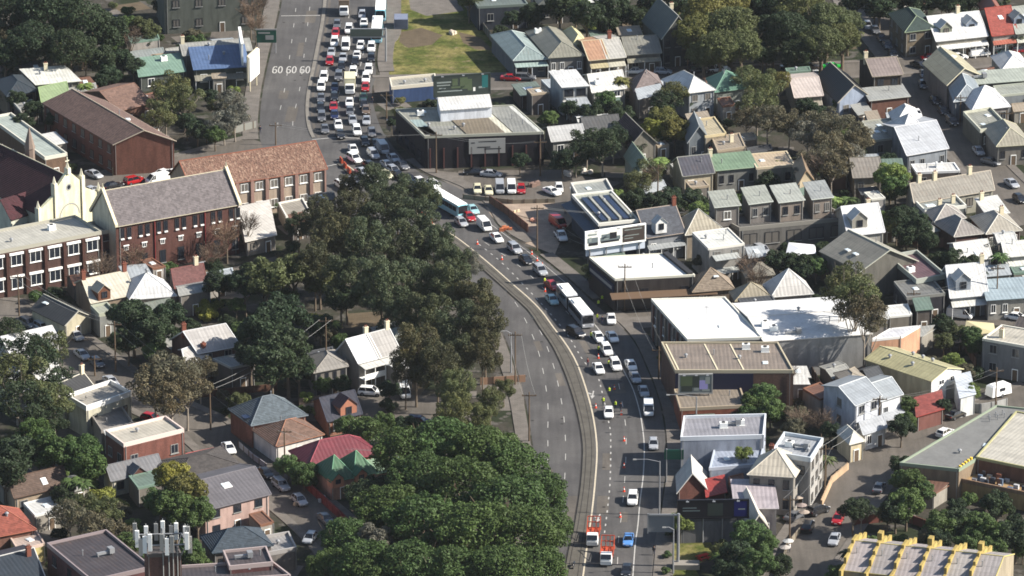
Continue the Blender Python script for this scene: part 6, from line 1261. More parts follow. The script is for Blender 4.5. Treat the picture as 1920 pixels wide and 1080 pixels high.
# terrace balcony of the cream roofed hall
o, a, u, v, h, rh = basis('V2'); d = u.normalized(); n_ = Vector((d.y, -d.x, 0)); L = u.length
m = MB(); vbox(m, a, d, n_, -1, L, .2, 5.0, 0, 2.9); fr(o, m, 'terrace', ['render'], hexc('a88c64', .8))
m = MB(); vbox(m, a, d, n_, -1, L, 4.8, 5.1, 2.9, 3.6); fr(o, m, 'terrace_parapet', ['render'], hexc('9c8068', .7))
for i in range(5): m = MB(); vbox(m, a, d, n_, -.9+i*.0, -.5, .3+i*1.1, .7+i*1.1, 2.9, h+.1); fr(o, m, 'yellow_column', ['obj_paint'], hexc('f0c848', .9))
rj = random.Random(3)
for i in range(26):
    m = MB(); x, y = rj.uniform(.5, L-1), rj.uniform(.6, 4.2); s_ = rj.uniform(.25, .6); vbox(m, a, d, n_, x, x+s_*1.6, y, y+s_, 2.9, 2.9+rj.uniform(.4, 1.3)); fr(o, m, 'terrace_furniture', ['obj_paint'], hexc(rj.choice(['8c5c48','b8b0a0','5c6c80','3c4048','b8b8b8','7c5c48']), .8))
# dormers and cross gables
def dormer(root, px, py, zb, w_, hh, dpt, wc, rc, nm='dormer', yaw=None):
    q = G(px, py, zb); r = root.rotation_euler[2] if yaw is None else yaw; d = Vector((math.cos(r), math.sin(r), 0)); n_ = Vector((d.y, -d.x, 0)); m = MB(); A_ = q-d*w_/2
    v8 = [A_, A_+d*w_, A_+d*w_-n_*dpt, A_-n_*dpt]; c1 = A_+d*w_/2
    m.add([(x.x,x.y,zb-.6) for x in v8]+[(x.x,x.y,zb+hh) for x in v8]+[(c1.x,c1.y,zb+hh+w_*.45),((c1-n_*dpt).x,(c1-n_*dpt).y,zb+hh+w_*.45)], [(0,1,5,4),(1,2,6,5),(3,0,4,7),(4,5,8),(6,7,9)])
    o_ = fr(root, m, nm, ['render'], hexc(wc, .8)); m = MB(); e = .2; c2 = c1-n_*dpt; c1 = c1+n_*e; z1, z2 = zb+hh-.1, zb+hh+w_*.45+.08
    a0, a1, b1, b0 = A_-d*e+n_*e, A_-d*e-n_*dpt, A_+d*(w_+e)-n_*dpt, A_+d*(w_+e)+n_*e
    m.slab([[(a0.x,a0.y,z1),(c1.x,c1.y,z2),(c2.x,c2.y,z2),(a1.x,a1.y,z1)],[(c1.x,c1.y,z2),(b0.x,b0.y,z1),(b1.x,b1.y,z1),(c2.x,c2.y,z2)]], .1)
    fr(root, m, nm+'_roof', ['roof_metal'], hexc(rc, KR), True); wme, sme = winmesh(min(1.2, w_*.45), min(1.4, hh*.8), 'trim_dark')
    put(nm+'_window', wme, root, local(root, q+n_*.04, zb+hh*.5), r-root.rotation_euler[2])
def byl(t): return [o for o in bpy.data.objects if o.get('label', '').startswith(t)][0]
dormer(byl('bright white-roofed house with grey dormer'), 1612, 428, 6.2, 3.2, 2.0, 3, 'a8a498', 'f4f4f0')
dormer(byl('white steep-gabled house'), 1806, 545, 5.0, 3.0, 2.2, 3, '9ca4ac', 'f4f4f0')
t_ = byl('white-roofed terrace row'); dormer(t_, 1774, 66, 4.8, 2.8, 1.8, 3, '8c9080', 'fafaf4', 'small_gable'); dormer(t_, 1822, 58, 4.8, 2.8, 1.8, 3, '8c98a8', 'fafaf4', 'small_gable')
dormer(byl('pale grey-roofed house, right of the orange'), 1911, 48, 5.4, 2.6, 1.8, 3, '8c98a8', 'd8d8cc', 'small_gable')
dormer(byl('dark-roofed cottage, orange'), 654, 778, 3.2, 3.4, 1.8, 3, 'b07860', '6c4c4c')
dormer(byl('slate-roofed house'), 1240, 432, 6.4, 2.4, 1.6, 2, 'f4f4f0', 'f0f0ec', 'dormer')
dormer(byl('cream-roofed house'), 196, 560, 4.4, 2.6, 1.6, 3, '7c5440', 'd8d0b8', 'cross_gable')
dormer(byl('green pyramid-roofed house, left peak'), 634, 908, 3.2, 2.2, 1.0, 2, 'd89878', '447a50', 'porch_gable')
dormer(byl('green pyramid-roofed house, right peak'), 678, 899, 3.2, 2.2, 1.0, 2, 'd89878', '447a50', 'porch_gable')
dormer(byl('grey gabled row house'), 262, 895, 3.0, 2.6, .8, 2.5, '5c3c34', '8c8c8e', 'porch_gable')
# ---------------- hoardings ----------------
def hoard(name, label, x0, y0, x1, y1, zb, hh, mats, art, legs=True, zground=0, back=.5, fmat='trim_white'):
    a, b = G(x0, y0, zb), G(x1, y1, zb); d = (b-a).normalized(); L = (b-a).length; n_ = Vector((d.y, -d.x, 0)); o = empty(name, (a.x, a.y, zground), math.atan2(d.y, d.x))
    m = MB(); t = .22
    for q in ((-t,L+t,hh,hh+t),(-t,L+t,-t,0),(-t,0,0,hh),(L,L+t,0,hh)): vbox(m, a, d, n_, q[0], q[1], -.35, .06, zb+q[2], zb+q[3])
    fr(o, m, 'frame', [fmat])
    m = MB(); vbox(m, a, d, n_, 0, L, -.3, .0, zb, zb+hh, 0); fr(o, m, 'panel', [mats[0]])
    m = MB()
    for (kx0, kx1, kz0, kz1, mi) in art: vbox(m, a, d, n_, L*kx0, L*kx1, .005+.002*mi, .02+.002*mi, zb+hh*kz0, zb+hh*kz1, mi)
    fr(o, m, 'poster', mats)
    m = MB()
    for i in range(4):
        x = L*(.08+.28*i); q = a+d*x-n_*.4; m.tube((q.x,q.y,zground),(q.x,q.y,zb+hh),.12,n=5)
        if legs: q2 = q-n_*1.8; m.tube((q2.x,q2.y,zground),(q.x,q.y,zb+hh*.6),.08,n=4)
    fr(o, m, 'support_posts', ['galv'])
    for t_ in (.12, .5, .85):
        m = MB(); q = a+d*L*t_; e = q+n_*1.3; m.tube((q.x,q.y,zb+hh+.2),(e.x,e.y,zb+hh+.5),.04,n=4); vbox(m, e, d, n_, -.25,.25,-.15,.15,zb+hh+.35,zb+hh+.5); fr(o, m, 'flood_lamp', ['galv'])
    tag(o, label, 'billboard'); LAND.append((label.split(',')[0], a.x, a.y)); return o
plain('ad_dark', '2c3430', .5); plain('ad_grey', '7c8480', .5); plain('ad_teal', '1c5a5a', .5); plain('ad_white', 'd8d8d0', .5); plain('ad_brown', '3c3430', .5); plain('ad_navy', '141850', .5); plain('ad_green', '48543c', .5); plain('ad_lilac', '8884b4', .5); plain('ad_mid', '5c6668', .5); plain('ad_black', '18181e', .5)
hoard('billboard', 'dark green billboard, on the warehouse roof', 815, 181, 918, 174, 10.6, 4.2, ['ad_dark','ad_grey','ad_teal','ad_white','ad_green'],
      [(.04,.3,.66,.74,1),(.04,.28,.52,.58,1),(.05,.5,.2,.26,1),(.08,.2,.36,.42,1),(.3,.5,.36,.46,4),(.32,.42,.5,.86,4),(.46,.6,.3,.9,4),(.6,.68,.2,.8,4),(.86,.97,.3,.95,2),(.7,.74,.15,.35,3),(.8,.92,.28,.38,1),(.48,.54,.4,.75,1)], zground=7, fmat='ad_dark')
hoard('billboard', 'white framed billboard with two cars pictured, above the white corner shop', 1099, 466, 1209, 450, 7.6, 3.2, ['ad_white','ad_mid','ad_brown','ad_grey','ad_black'],
      [(.02,.2,.3,.62,1),(.05,.09,.38,.66,3),(.24,.58,.3,.55,1),(.26,.4,.5,.74,1),(.4,.52,.4,.8,4),(.3,.38,.4,.46,3),(.04,.2,.12,.3,4),(.25,.56,.2,.32,4),(.62,.99,.04,.96,2),(.65,.95,.78,.84,3),(.65,.9,.42,.47,3),(.65,.8,.24,.29,3),(.03,.18,.76,.88,3)], zground=0)
m = MB(); a, b = G(1099, 481, 5.7), G(1209, 465, 5.7); d = (b-a).normalized(); n_ = Vector((d.y,-d.x,0)); hb = byl('white framed billboard'); vbox(m, a, d, n_, 0, (b-a).length, -.3, .05, 5.7, 7.35); fr(hb, m, 'skirt_panel', ['obj_paint'], hexc('c8d0dc', .8))
hoard('billboard', 'small blurred picture billboard, against the navy wall', 1274, 737, 1334, 736, 4.6, 3.4, ['ad_mid','ad_green','ad_lilac','ad_dark','ad_grey'], [(.03,.4,.4,.95,1),(.05,.4,.08,.4,3),(.4,.62,.3,.95,3),(.45,.6,.12,.28,4),(.62,.88,.2,.7,2),(.8,.95,.5,.9,4),(.7,.95,.08,.2,4)], zground=0, fmat='trim_grey')
hoard('hoarding', 'long dark hoarding with navy end, over the grey low building', 1272, 971, 1402, 969, 4.8, 3.0, ['ad_black','ad_dark','ad_navy','ad_mid','ad_grey'], [(.06,.26,.55,.62,3),(.06,.31,.38,.45,3),(.42,.64,.1,.85,1),(.8,.99,.04,.96,2),(.86,.96,.45,.52,4)], zground=0, fmat='ad_black')
m = MB(); # tall white hoarding facing right, at the end of the blue roofed shop
a, b = G(466, 150, 3), G(496, 122, 3)
o = empty('hoarding', (a.x, a.y, 0), 0); d = (b-a).normalized(); n_ = Vector((d.y,-d.x,0)); m = MB(); vbox(m, a, d, n_, 0, 6.5, 0, .4, 2.6, 8.2); fr(o, m, 'panel', ['white_paint']); m = MB(); vbox(m, a, d, n_, -.2, 6.7, -.3, .0, 2.4, 8.4)
for x in (1, 5.5): q = a+d*x; m.tube((q.x,q.y,0),(q.x,q.y,2.6),.15,n=5)
fr(o, m, 'frame', ['cream']); tag(o, 'tall blank white hoarding at the end of the blue-roofed shop', 'billboard')
o = empty('hoarding', (a.x-2, a.y+8, 0), .1); m = MB(); m.box(0,.4,-3,9,3,9.5); m.box(-.1,.5,-3.2,9.2,9.5,9.8); m.build('panel', 'white_paint', o); m = MB()
for y in (-2, 3, 8): m.tube((.2,y,0),(.2,y,3.1),.15,n=5)
m.build('support_posts', 'galv', o); tag(o, 'narrow upright white hoarding, behind the tall blank one', 'billboard')
q = G(500, 100, 0); o = empty('sign_board', (q.x, q.y, 0), 0); m = MB(); m.box(-2.2,2.2,-.1,.1,2.5,5.6,0); m.box(-2.35,2.35,-.14,.0,5.4,5.7,1); m.box(-1.8,.8,-.16,-.1,4.6,4.9,1); m.box(-.2,1.6,-.16,-.1,3.2,4.2,1); m.build('panel', ['sign_green', 'trim_grey'], o)
m = MB(); [m.tube((x,.1,0),(x,.1,5.5),.12,n=6) for x in (-2,2)]; m.build('posts', 'galv', o); tag(o, 'dark green direction sign board beside the left footpath', 'road sign')
# gantry over the jam, seen from behind
a, b = G(657, 116, 0), G(722, 116, 0); o = empty('sign_gantry', (b.x, b.y, 0), 0); L = b.x-a.x; m = MB(); m.box(-L,.2,-.2,.2,5.6,6.0); m.box(-L,.2,-.2,.2,7.4,7.7); m.build('beam', 'galv', o)
m = MB(); m.tube((.2,0,0),(.2,0,7.8),.22,n=8); m.build('post', 'galv', o); m = MB(); m.box(-L,-.6,-.35,-.22,6.0,7.6); m.build('sign_panel', 'obj_paint', o, color=hexc('5c665e', .6)); tag(o, 'grey green overhead sign gantry seen from behind, across the jam', 'road sign')
# gantry sign at the lower right
q = G(1271, 1062, 0); o = empty('sign_gantry', (q.x, q.y, 0), 0); m = MB(); m.tube((0,0,0),(0,0,9.6),.28,.22,10); m.build('post', 'galv', o); m = MB(); m.box(-4.9,.3,-.12,.12,9.2,9.5); m.box(-5.2,-5.0,-.1,.1,6.0,9.6); m.box(-.9,-.7,-.1,.1,6.0,9.6); m.build('beam', 'galv', o)
m = MB(); m.box(-5.0,-.9,.1,.2,6.2,9.2); m.build('sign_back', 'obj_paint', o, color=hexc('84888c', .7)); m = MB(); m.box(-.8,3.6,-1.6,.6,0,.9); m.build('footing', 'concrete', o); tag(o, 'tall grey cantilever road sign seen from behind, by the lawn', 'road sign')
q = G(1262, 905, 0); o = empty('roadside_sign', (q.x, q.y, 0), 0); m = MB(); [m.tube((x,0,0),(x,0,6.4),.12,n=6) for x in (-1.2,1.4)]; m.build('posts', 'galv', o); m = MB(); m.box(-1.6,1.8,-.1,.1,4.4,6.2); m.build('panel', 'sign_green', o); tag(o, 'small blue green sign on two posts by the roadside wall', 'road sign')
# antenna tower
A_, B2, C2 = (277,1042), (340,1040), (270,1026)
o = bld('antenna_tower', 'brick tower, crowned with many mobile phone antennas', 'tower', A_, B2, C2, 15, 'flat', 0, '8a5c4c', '6c6460', '', '', wm='brick', par=.3)
a, u, v = G2(A_, 15), G2(B2, 15)-G2(A_, 15), G2(C2, 15)-G2(A_, 15)
m = MB(); m.tube(Q(a,u,v,-.15,-.15,17), Q(a,u,v,1.15,-.15,17), .12); m.tube(Q(a,u,v,1.15,-.15,17), Q(a,u,v,1.15,1.15,17), .12); m.tube(Q(a,u,v,1.15,1.15,17), Q(a,u,v,-.15,1.15,17), .12); m.tube(Q(a,u,v,-.15,1.15,17), Q(a,u,v,-.15,-.15,17), .12)
for s, t in ((0,0),(1,0),(1,1),(0,1)): m.tube(Q(a,u,v,s,t,15), Q(a,u,v,s*1.3-.15,t*1.3-.15,17), .1)
m.tube(Q(a,u,v,.5,.5,15), Q(a,u,v,.5,.5,19), .2); fr(o, m, 'antenna_frame', ['galv'])
for i, (s, t) in enumerate(((-.22,-.2),(-.1,-.2),(.4,-.25),(.55,-.25),(.7,-.25),(1.15,-.2),(1.25,-.1),(-.25,.5),(-.25,1.1),(.1,1.25),(.4,1.25),(.6,1.25),(.85,1.25),(1.0,1.25),(1.25,.5),(1.25,1.1),(1.3,.8),(.05,-.25))):
    m = MB(); x, y, z = Q(a,u,v,s,t,16.0+(i % 3)*.4); m.box(x-.32,x+.32,y-.2,y+.2,z-.6,z+2.3); m.tube((x,y,z-.2),(x,y,z+2.7),.05,n=4); fr(o, m, 'panel_antenna', ['trim_white' if i % 2 else 'trim_grey'])
for s in (.45,.62,.75,.88):
    m = MB(); x, y, _ = Q(a,u,v,s,-.06,0); m.tube((x,y,6),(x,y,16.5),.1,n=5); fr(o, m, 'cable_pipe', ['trim_grey'])
# ---------------- poles, lamps, wires ----------------
pole_m = {}
def pole(x, y, hh, kind, label, arm=1, dirx=-1):
    q = G(x, y, 0); o = empty('power_pole' if kind == 'pole' else 'street_lamp', (q.x, q.y, 0), 0); m = MB(); m.tube((0,0,0),(0,0,hh),.17,.11,7)
    if kind == 'pole':
        m.build('pole', 'timber', o); m = MB(); m.box(-1.3,1.3,-.08,.08,hh-.8,hh-.62); 
        for i in (-1.2,-.5,.5,1.2): m.tube((i,0,hh-.62),(i,0,hh-.4),.05,n=5)
        m.build('crossarm', 'timber', o)
    else:
        m.build('pole', 'galv', o); m = MB(); m.tube((0,0,hh-.1),(dirx*arm*.5,-.3,hh+.5),.045,n=5); m.tube((dirx*arm*.5,-.3,hh+.5),(dirx*arm,-.6,hh+.6),.05,n=5); m.build('arm', 'galv', o); m = MB(); x_ = dirx*arm; m.hexa([(x_-.45,-.75,hh+.5),(x_+.2,-.75,hh+.5),(x_+.2,-.45,hh+.5),(x_-.45,-.45,hh+.5)],[(x_-.4,-.7,hh+.68),(x_+.15,-.7,hh+.68),(x_+.15,-.5,hh+.68),(x_-.4,-.5,hh+.68)]); m.build('lamp_head', 'trim_grey', o)
    tag(o, label, 'pole' if kind == 'pole' else 'street lamp', 'timber power poles' if kind == 'pole' else 'street lamps along the main road'); return (q.x, q.y, hh-.4)
PP = [(966,722,10.5,'beside the left kerb, at the edge of the rusty trees'),(992,828,9.5,'at the left kerb above the big fig clump'),(1171,582,9.5,'in front of the brown awning of the corner shop'),(1105,532,8.5,'at the corner of the car billboard building'),(1007,470,9.5,'on the kerb corner beside the tan yard'),(395,806,8.5,'by the lane below the brown gums'),(217,697,10,'in the shaded lane between dark trees'),(36,592,8.5,'at the far left lane corner'),(534,872,7,'in front of the long white cottage wall'),(727,900,6,'right of the pale green lean-to'),(517,272,5,'above the terracotta roof on the kerb'),(1648,815,7.5,'in front of the white two storey house'),(1866,776,9,'beside the white caravan'),(1480,1022,9,'at the pub street kerb'),(1546,930,9.5,'beside the pub awnings'),(1289,136,6,'beside the tall dark gabled house'),(1450,130,5,'under the upper right figs'),(1639,45,6,'at the top of the diagonal street'),(1800,228,6,'along the diagonal street, left of the pyramid roof'),(1712,600,6,'behind the orange-walled building'),(1868,585,9.5,'in front of the pale blue roof'),(1233,388,9,'among the garden trees behind the showroom'),(818,325,9,'on the verge below the dark warehouse'),(725,232,7,'beside the jam, left of the warehouse'),(178,705,4,'beside the dark roof with white gable cap'),(612,700,11,'among dark trees above the grey cottage'),(1235,712,6.5,'in shade left of the brown flats'),(1013,330,8,'behind the yard of parked white cars'),(1334,452,7,'before the white flats'),(1885,275,8,'near the right edge street trees')]
TOPS = [pole(x, y, hh, 'pole', 'timber power pole '+l) for x, y, hh, l in PP]
for x, y, hh, arm, dx, l in [(1236,966,10,4.2,-1,'with long arm over the lane, by the gantry sign'),(1305,812,7,5,-1,'reaching over the road from the orange brick wall'),(1109,1000,.1,.1,-1,''),(958,700,8,1.5,-1,'at the left kerb with orange band'),(1262,1075,8,1.5,-1,'nearest to the lawn')]:
    if l: pole(x, y, hh, 'lamp', 'grey street lamp '+l, arm, dx)
WIRES = []
def wire(i, j, l):
    a, b = Vector(TOPS[i]), Vector(TOPS[j]); o = empty('overhead_wire', a, 0); m = MB()
    for off in (-1.1, 1.1):
        prev = None
        for k in range(13):
            t = k/12; q = (b-a)*t+Vector((off, 0, -1.2*4*t*(1-t)))
            if prev: m.tube(prev, q, .022, n=3, cap=False)
            prev = q
    m.build('cable', 'trim_grey', o); tag(o, l, 'cable', 'overhead power cables')
for i_, j_, l_ in ((15,16,'pair of power cables along the upper street'),(16,17,'pair of power cables rising to the diagonal street'),(18,29,'pair of power cables down the diagonal street'),(21,28,'pair of power cables behind the white flats'),(28,4,'pair of power cables from the white flats to the kerb corner'),(22,23,'pair of power cables beside the dark warehouse'),(6,7,'pair of power cables at the far left lane'),(6,5,'pair of power cables through the brown gums'),(8,9,'pair of power cables over the maroon roof'),(11,12,'pair of power cables before the white two storey house'),(11,14,'pair of power cables from the white two storey house to the pub'),(19,20,'pair of power cables behind the orange-walled building'),(25,5,'pair of power cables above the slate blue roof'),(27,22,'pair of power cables along the yard of parked white cars'),(2,26,'pair of power cables over the parked cars by the brown flats')): WL = (i_, j_, l_); WIRES.append(WL)
wire(2, 3, 'pair of sagging power cables past the white corner shop roof'); wire(0, 1, 'pair of power cables above the left carriageway edge'); wire(5, 8, 'pair of power cables along the left lane'); wire(4, 3, 'pair of power cables over the kerb corner by the showroom'); wire(13, 14, 'pair of power cables along the pub street'); wire(10, 22, 'pair of power cables across the crossing')
for WL in WIRES: wire(*WL)
# ---------------- fences and walls ----------------
def fence(name, pts, hh, col, label, mat='obj_paint', th=.12, posts=True):
    P_ = [G2(p) for p in pts]; o = empty(name, (P_[0].x, P_[0].y, 0), 0); m = MB(); pm = MB()
    for p, q in zip(P_, P_[1:]):
        d = (q-p).normalized(); n_ = Vector((d.y,-d.x,0)); L = (q-p).length; vbox(m, p, d, n_, 0, L, -th/2, th/2, .02, hh)
        k = 0
        while k < L: vbox(pm, p, d, n_, k, k+.14, th/2-.02, th/2+.08, 0, hh+.12); k += 2.4
    fr(o, m, 'panel' if mat == 'obj_paint' else 'wall', [mat], hexc(col, .75)); fr(o, pm, 'posts', ['timber' if mat == 'obj_paint' else mat], hexc(col, .7)); tag(o, label, 'fence' if mat == 'obj_paint' else 'wall')
fence('brick_wall', [(540,884),(585,925),(640,975),(665,1000)], 1.5, 'a04a44', 'long red brick wall along the lane, below the green peaks', 'brick', .3)
fence('picket_fence', [(448,838),(475,862),(500,880)], 1.1, 'a8a4a8', 'pale fence along the lane, below the brown cottage')
fence('rusty_fence', [(918,382),(945,400),(968,418),(990,436)], 1.8, '7a5444', 'rusty mesh fence between the road and the tan yard')
fence('low_fence', [(868,372),(960,382),(1040,380)], .9, '8c8474', 'low fence in front of the parked white cars')
fence('concrete_wall', [(1836,775),(1868,770),(1888,764)], 1.8, 'b4b4b0', 'pale concrete wall below the white caravan', 'render', .2)
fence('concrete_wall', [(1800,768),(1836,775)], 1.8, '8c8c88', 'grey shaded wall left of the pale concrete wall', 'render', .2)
fence('timber_fence', [(1690,462),(1782,464)], 2, '94705c', 'brown timber fence above the maroon-decked workshop')
fence('timber_fence', [(862,0),(905,55),(945,112)], 1.8, '6c6c64', 'dark diagonal fence along the empty grass lot')
fence('timber_fence', [(1740,600),(1800,640),(1830,690)], 1.8, '6c5c50', 'dark fence down the slope behind the orange-walled building')
fence('timber_fence', [(1485,640),(1520,700),(1545,745)], 1.8, '8c7868', 'diagonal brown fence between brown flats and white house')
fence('timber_fence', [(1250,372),(1300,362),(1335,350)], 1.6, '7c7060', 'garden fence above the showroom trees')
fence('timber_fence', [(150,215),(200,262),(212,330)], 1.6, '6c6454', 'thin fence along the long brick classroom wing')
fence('timber_fence', [(560,760),(600,752),(640,748)], 1.2, '8c7868', 'short fence between the slate house and the lane')
fence('brick_wall', [(380,745),(450,738),(520,732)], 1.3, '7c5c4c', 'brick garden wall above the slate blue roof', 'brick', .25)
fence('retaining_wall', [(1590,880),(1560,905),(1540,950)], 1.2, 'c8ac8c', 'tan low wall at the pub corner', 'render', .3)
fence('timber_fence', [(1460,1085),(1475,1030),(1500,1000)], 1.2, '8c8474', 'kerbside fence along the pub street')
fence('timber_fence', [(1600,985),(1690,975),(1760,1000)], 1.6, '7a4a40', 'reddish fence behind the yellow-walled terrace row')
fence('timber_fence', [(900,722),(985,716)], 1.4, '9c7c64', 'sunlit brown fence at the end of the rusty trees')
fence('timber_fence', [(440,250),(480,240)], 1.6, '8c8c84', 'grey fence beside the left kerb at the crossing')
# shade sails, umbrellas, benches, bins
for x, y, z, cs, l in [(1812,632,3,'f0ccb0','peach shade sail in the back garden, right of the orange-walled building'),(1835,618,3.2,'d8cca0','cream shade sail beside the peach one'),(1500,470,5.2,'fafafa','white umbrella on the terrace row balcony')]:
    q = G(x, y, z); o = empty('shade_sail', (q.x, q.y, 0), 0); m = MB(); m.slab([[(-3,-2,z-.5),(3,-1.5,z),(0,0,z+.5)],[(3,-1.5,z),(3.2,4,z-.2),(0,0,z+.5)],[(3.2,4,z-.2),(-2,4,z+.3),(0,0,z+.5)],[(-2,4,z+.3),(-3,-2,z-.5),(0,0,z+.5)]], .04); m.build('canvas', 'obj_paint', o, color=hexc(cs, .7))
    m = MB(); [m.tube((x_,y_,0),(x_,y_,z_),.06,n=5) for x_, y_, z_ in ((-3,-2,z-.5),(3,-1.5,z),(3.2,4,z-.2),(-2,4,z+.3))]; m.build('posts', 'galv', o); tag(o, l, 'shade sail')
for i, (x, y) in enumerate(((1497,930),(1503,945),(1508,958),(1478,1012),(1472,1024))):
    q = G(x, y, 2.3); o = empty('cafe_umbrella', (q.x, q.y, 0), 0); m = MB(); m.tube((0,0,2.1),(0,0,2.5),1.0,.05,8); m.build('canopy', 'obj_paint', o, color=hexc(('c8b8a8','a89890','b8a898','d8d8d4','c4bcb4')[i], .6)); m = MB(); m.tube((0,0,0),(0,0,2.2),.03,n=5); m.build('pole', 'galv', o)
    tag(o, f'pale cafe umbrella by the pub, {ORD[i]} from the top', 'umbrella', 'cafe umbrellas beside the pub')
q = G(1318,1045,.3); o = empty('picnic_bench', (q.x, q.y, 0), .6); m = MB(); m.box(-1.0,1.0,-.4,.4,.7,.78); m.build('table_top', 'red_paint', o)
for s in (-.75,.75): m = MB(); m.box(-1.0,1.0,s-.15,s+.15,.42,.48); m.build('seat', 'red_paint', o)
m = MB(); [m.hexa([(x-.05,-.8,0),(x+.05,-.8,0),(x+.05,.8,0),(x-.05,.8,0)],[(x-.05,-.1,.7),(x+.05,-.1,.7),(x+.05,.1,.7),(x-.05,.1,.7)]) for x in (-.7,.7)]; m.build('legs', 'red_paint', o); tag(o, 'red picnic bench on the small lawn', 'bench')
# excavated rubble, pallets and clutter in the car yard and lot
for i, (x, y, s_, cs, l) in enumerate([(948,428,1.6,'c87850','stack of terracotta pots by the yard fence'),(968,395,1.0,'f0dcb8','cream crate standing on the tan yard'),(1000,412,1.2,'e0a890','pinkish crate at the yard fence end'),(1062,325,1.6,'e8e0d4','white slatted rack behind the yard, left one'),(1098,322,1.5,'e0d8cc','white slatted rack behind the yard, right one'),(846,62,1.5,'d8c8b4','pile of pale rubbish on the empty lot'),(752,48,1.8,'8890a4','blue grey container near the lot gate'),(1000,345,2.0,'8c7468','heap of brown scrap between parked cars'),(560,945,1.2,'c8b89c','pale trailer under the figs'),(606,935,1.3,'d0d0cc','white boxed trailer behind the red wall'),(1465,755,1.6,'e8d8b0','cream timber stack beside the annex yard')]):
    q = G(x, y, .3); o = empty('yard_clutter' if i not in (6,) else 'container', (q.x, q.y, 0), rj.uniform(0, 1.5)); m = MB()
    for k in range(6):
        x_, y_, w1 = rj.uniform(-s_, s_)*.6, rj.uniform(-s_, s_)*.6, rj.uniform(.3, .7)*s_*.5; m.hexa([(x_-w1,y_-w1*.7,0),(x_+w1,y_-w1*.7,0),(x_+w1,y_+w1*.7,0),(x_-w1,y_+w1*.7,0)],[(x_-w1*.9,y_-w1*.6,w1*1.6),(x_+w1*.9,y_-w1*.6,w1*1.4),(x_+w1*.9,y_+w1*.6,w1*1.6),(x_-w1*.9,y_+w1*.6,w1*1.3)])
    if i == 6: m = MB(); m.box(-1.5,1.5,-2.2,2.2,.1,2.4); [m.box(-1.56,1.56,-2.2+k*.55,-2.1+k*.55,.1,2.42) for k in range(9)]
    m.build('pile' if i != 6 else 'box', 'obj_paint', o, color=hexc(cs, .7)); tag(o, l, 'clutter' if i != 6 else 'container')
# ---------------- small garden growth filling the yards ----------------
def rel(dx, dy):
    if abs(dx) > abs(dy)*.8: return 'right of' if dx > 0 else 'left of'
    return 'behind' if dy > 0 else 'in front of'
SZ = {'fig': ('huge', 'large', 'lesser'), 'x': ('tall', 'mid-sized', 'small')}
def autolabel(o, desc, x, y, extra=()):
    L = sorted(LAND, key=lambda l: math.hypot(l[1]-x, l[2]-y))[:10]
    for k in range(4):
        for (nm, lx, ly) in L:
            b_ = rel(x-lx, y-ly)
            lab = f'{desc} {b_} the {nm}'
            if k and extra: lab = f'{extra[min(k-1, len(extra)-1)]} {lab}'
            if lab not in LABELS and len(lab.split()) <= 16: return lab
    for (nm, lx, ly) in L:
        for (n2, l2, m2) in L:
            if n2 != nm:
                lab = f'{desc} between the {nm} and the {n2}'
                if lab not in LABELS and len(lab.split()) <= 16: return lab
    return None
def inroad(x, y, mg=0):
    p = Vector((x, y, 0))
    for L, hw in STREETS:
        for q in L[::2]:
            if (q-p).length < hw+mg+1: return True
    px, py = PX((x, y, 0))
    for i in range(len(LE)-1):
        if LE[i][1] <= py <= LE[i+1][1]:
            t = (py-LE[i][1])/(LE[i+1][1]-LE[i][1]); xl = LE[i][0]+t*(LE[i+1][0]-LE[i][0]); break
    else: return False
    for i in range(len(RE)-1):
        if RE[i][1] <= py <= RE[i+1][1]:
            t = (py-RE[i][1])/(RE[i+1][1]-RE[i][1]); xr = RE[i][0]+t*(RE[i+1][0]-RE[i][0]); return xl-25 < px < xr+32
    return False
def inbld(x, y, mg):
    for ax, ay, ux, uy, vx, vy in FOOT:
        det = ux*vy-uy*vx; dx, dy = x-ax, y-ay; s = (dx*vy-dy*vx)/det; t = (ux*dy-uy*dx)/det; ms, mt = mg/math.hypot(ux, uy), mg/math.hypot(vx, vy)
        if -ms < s < 1+ms and -mt < t < 1+mt: return True
    return False
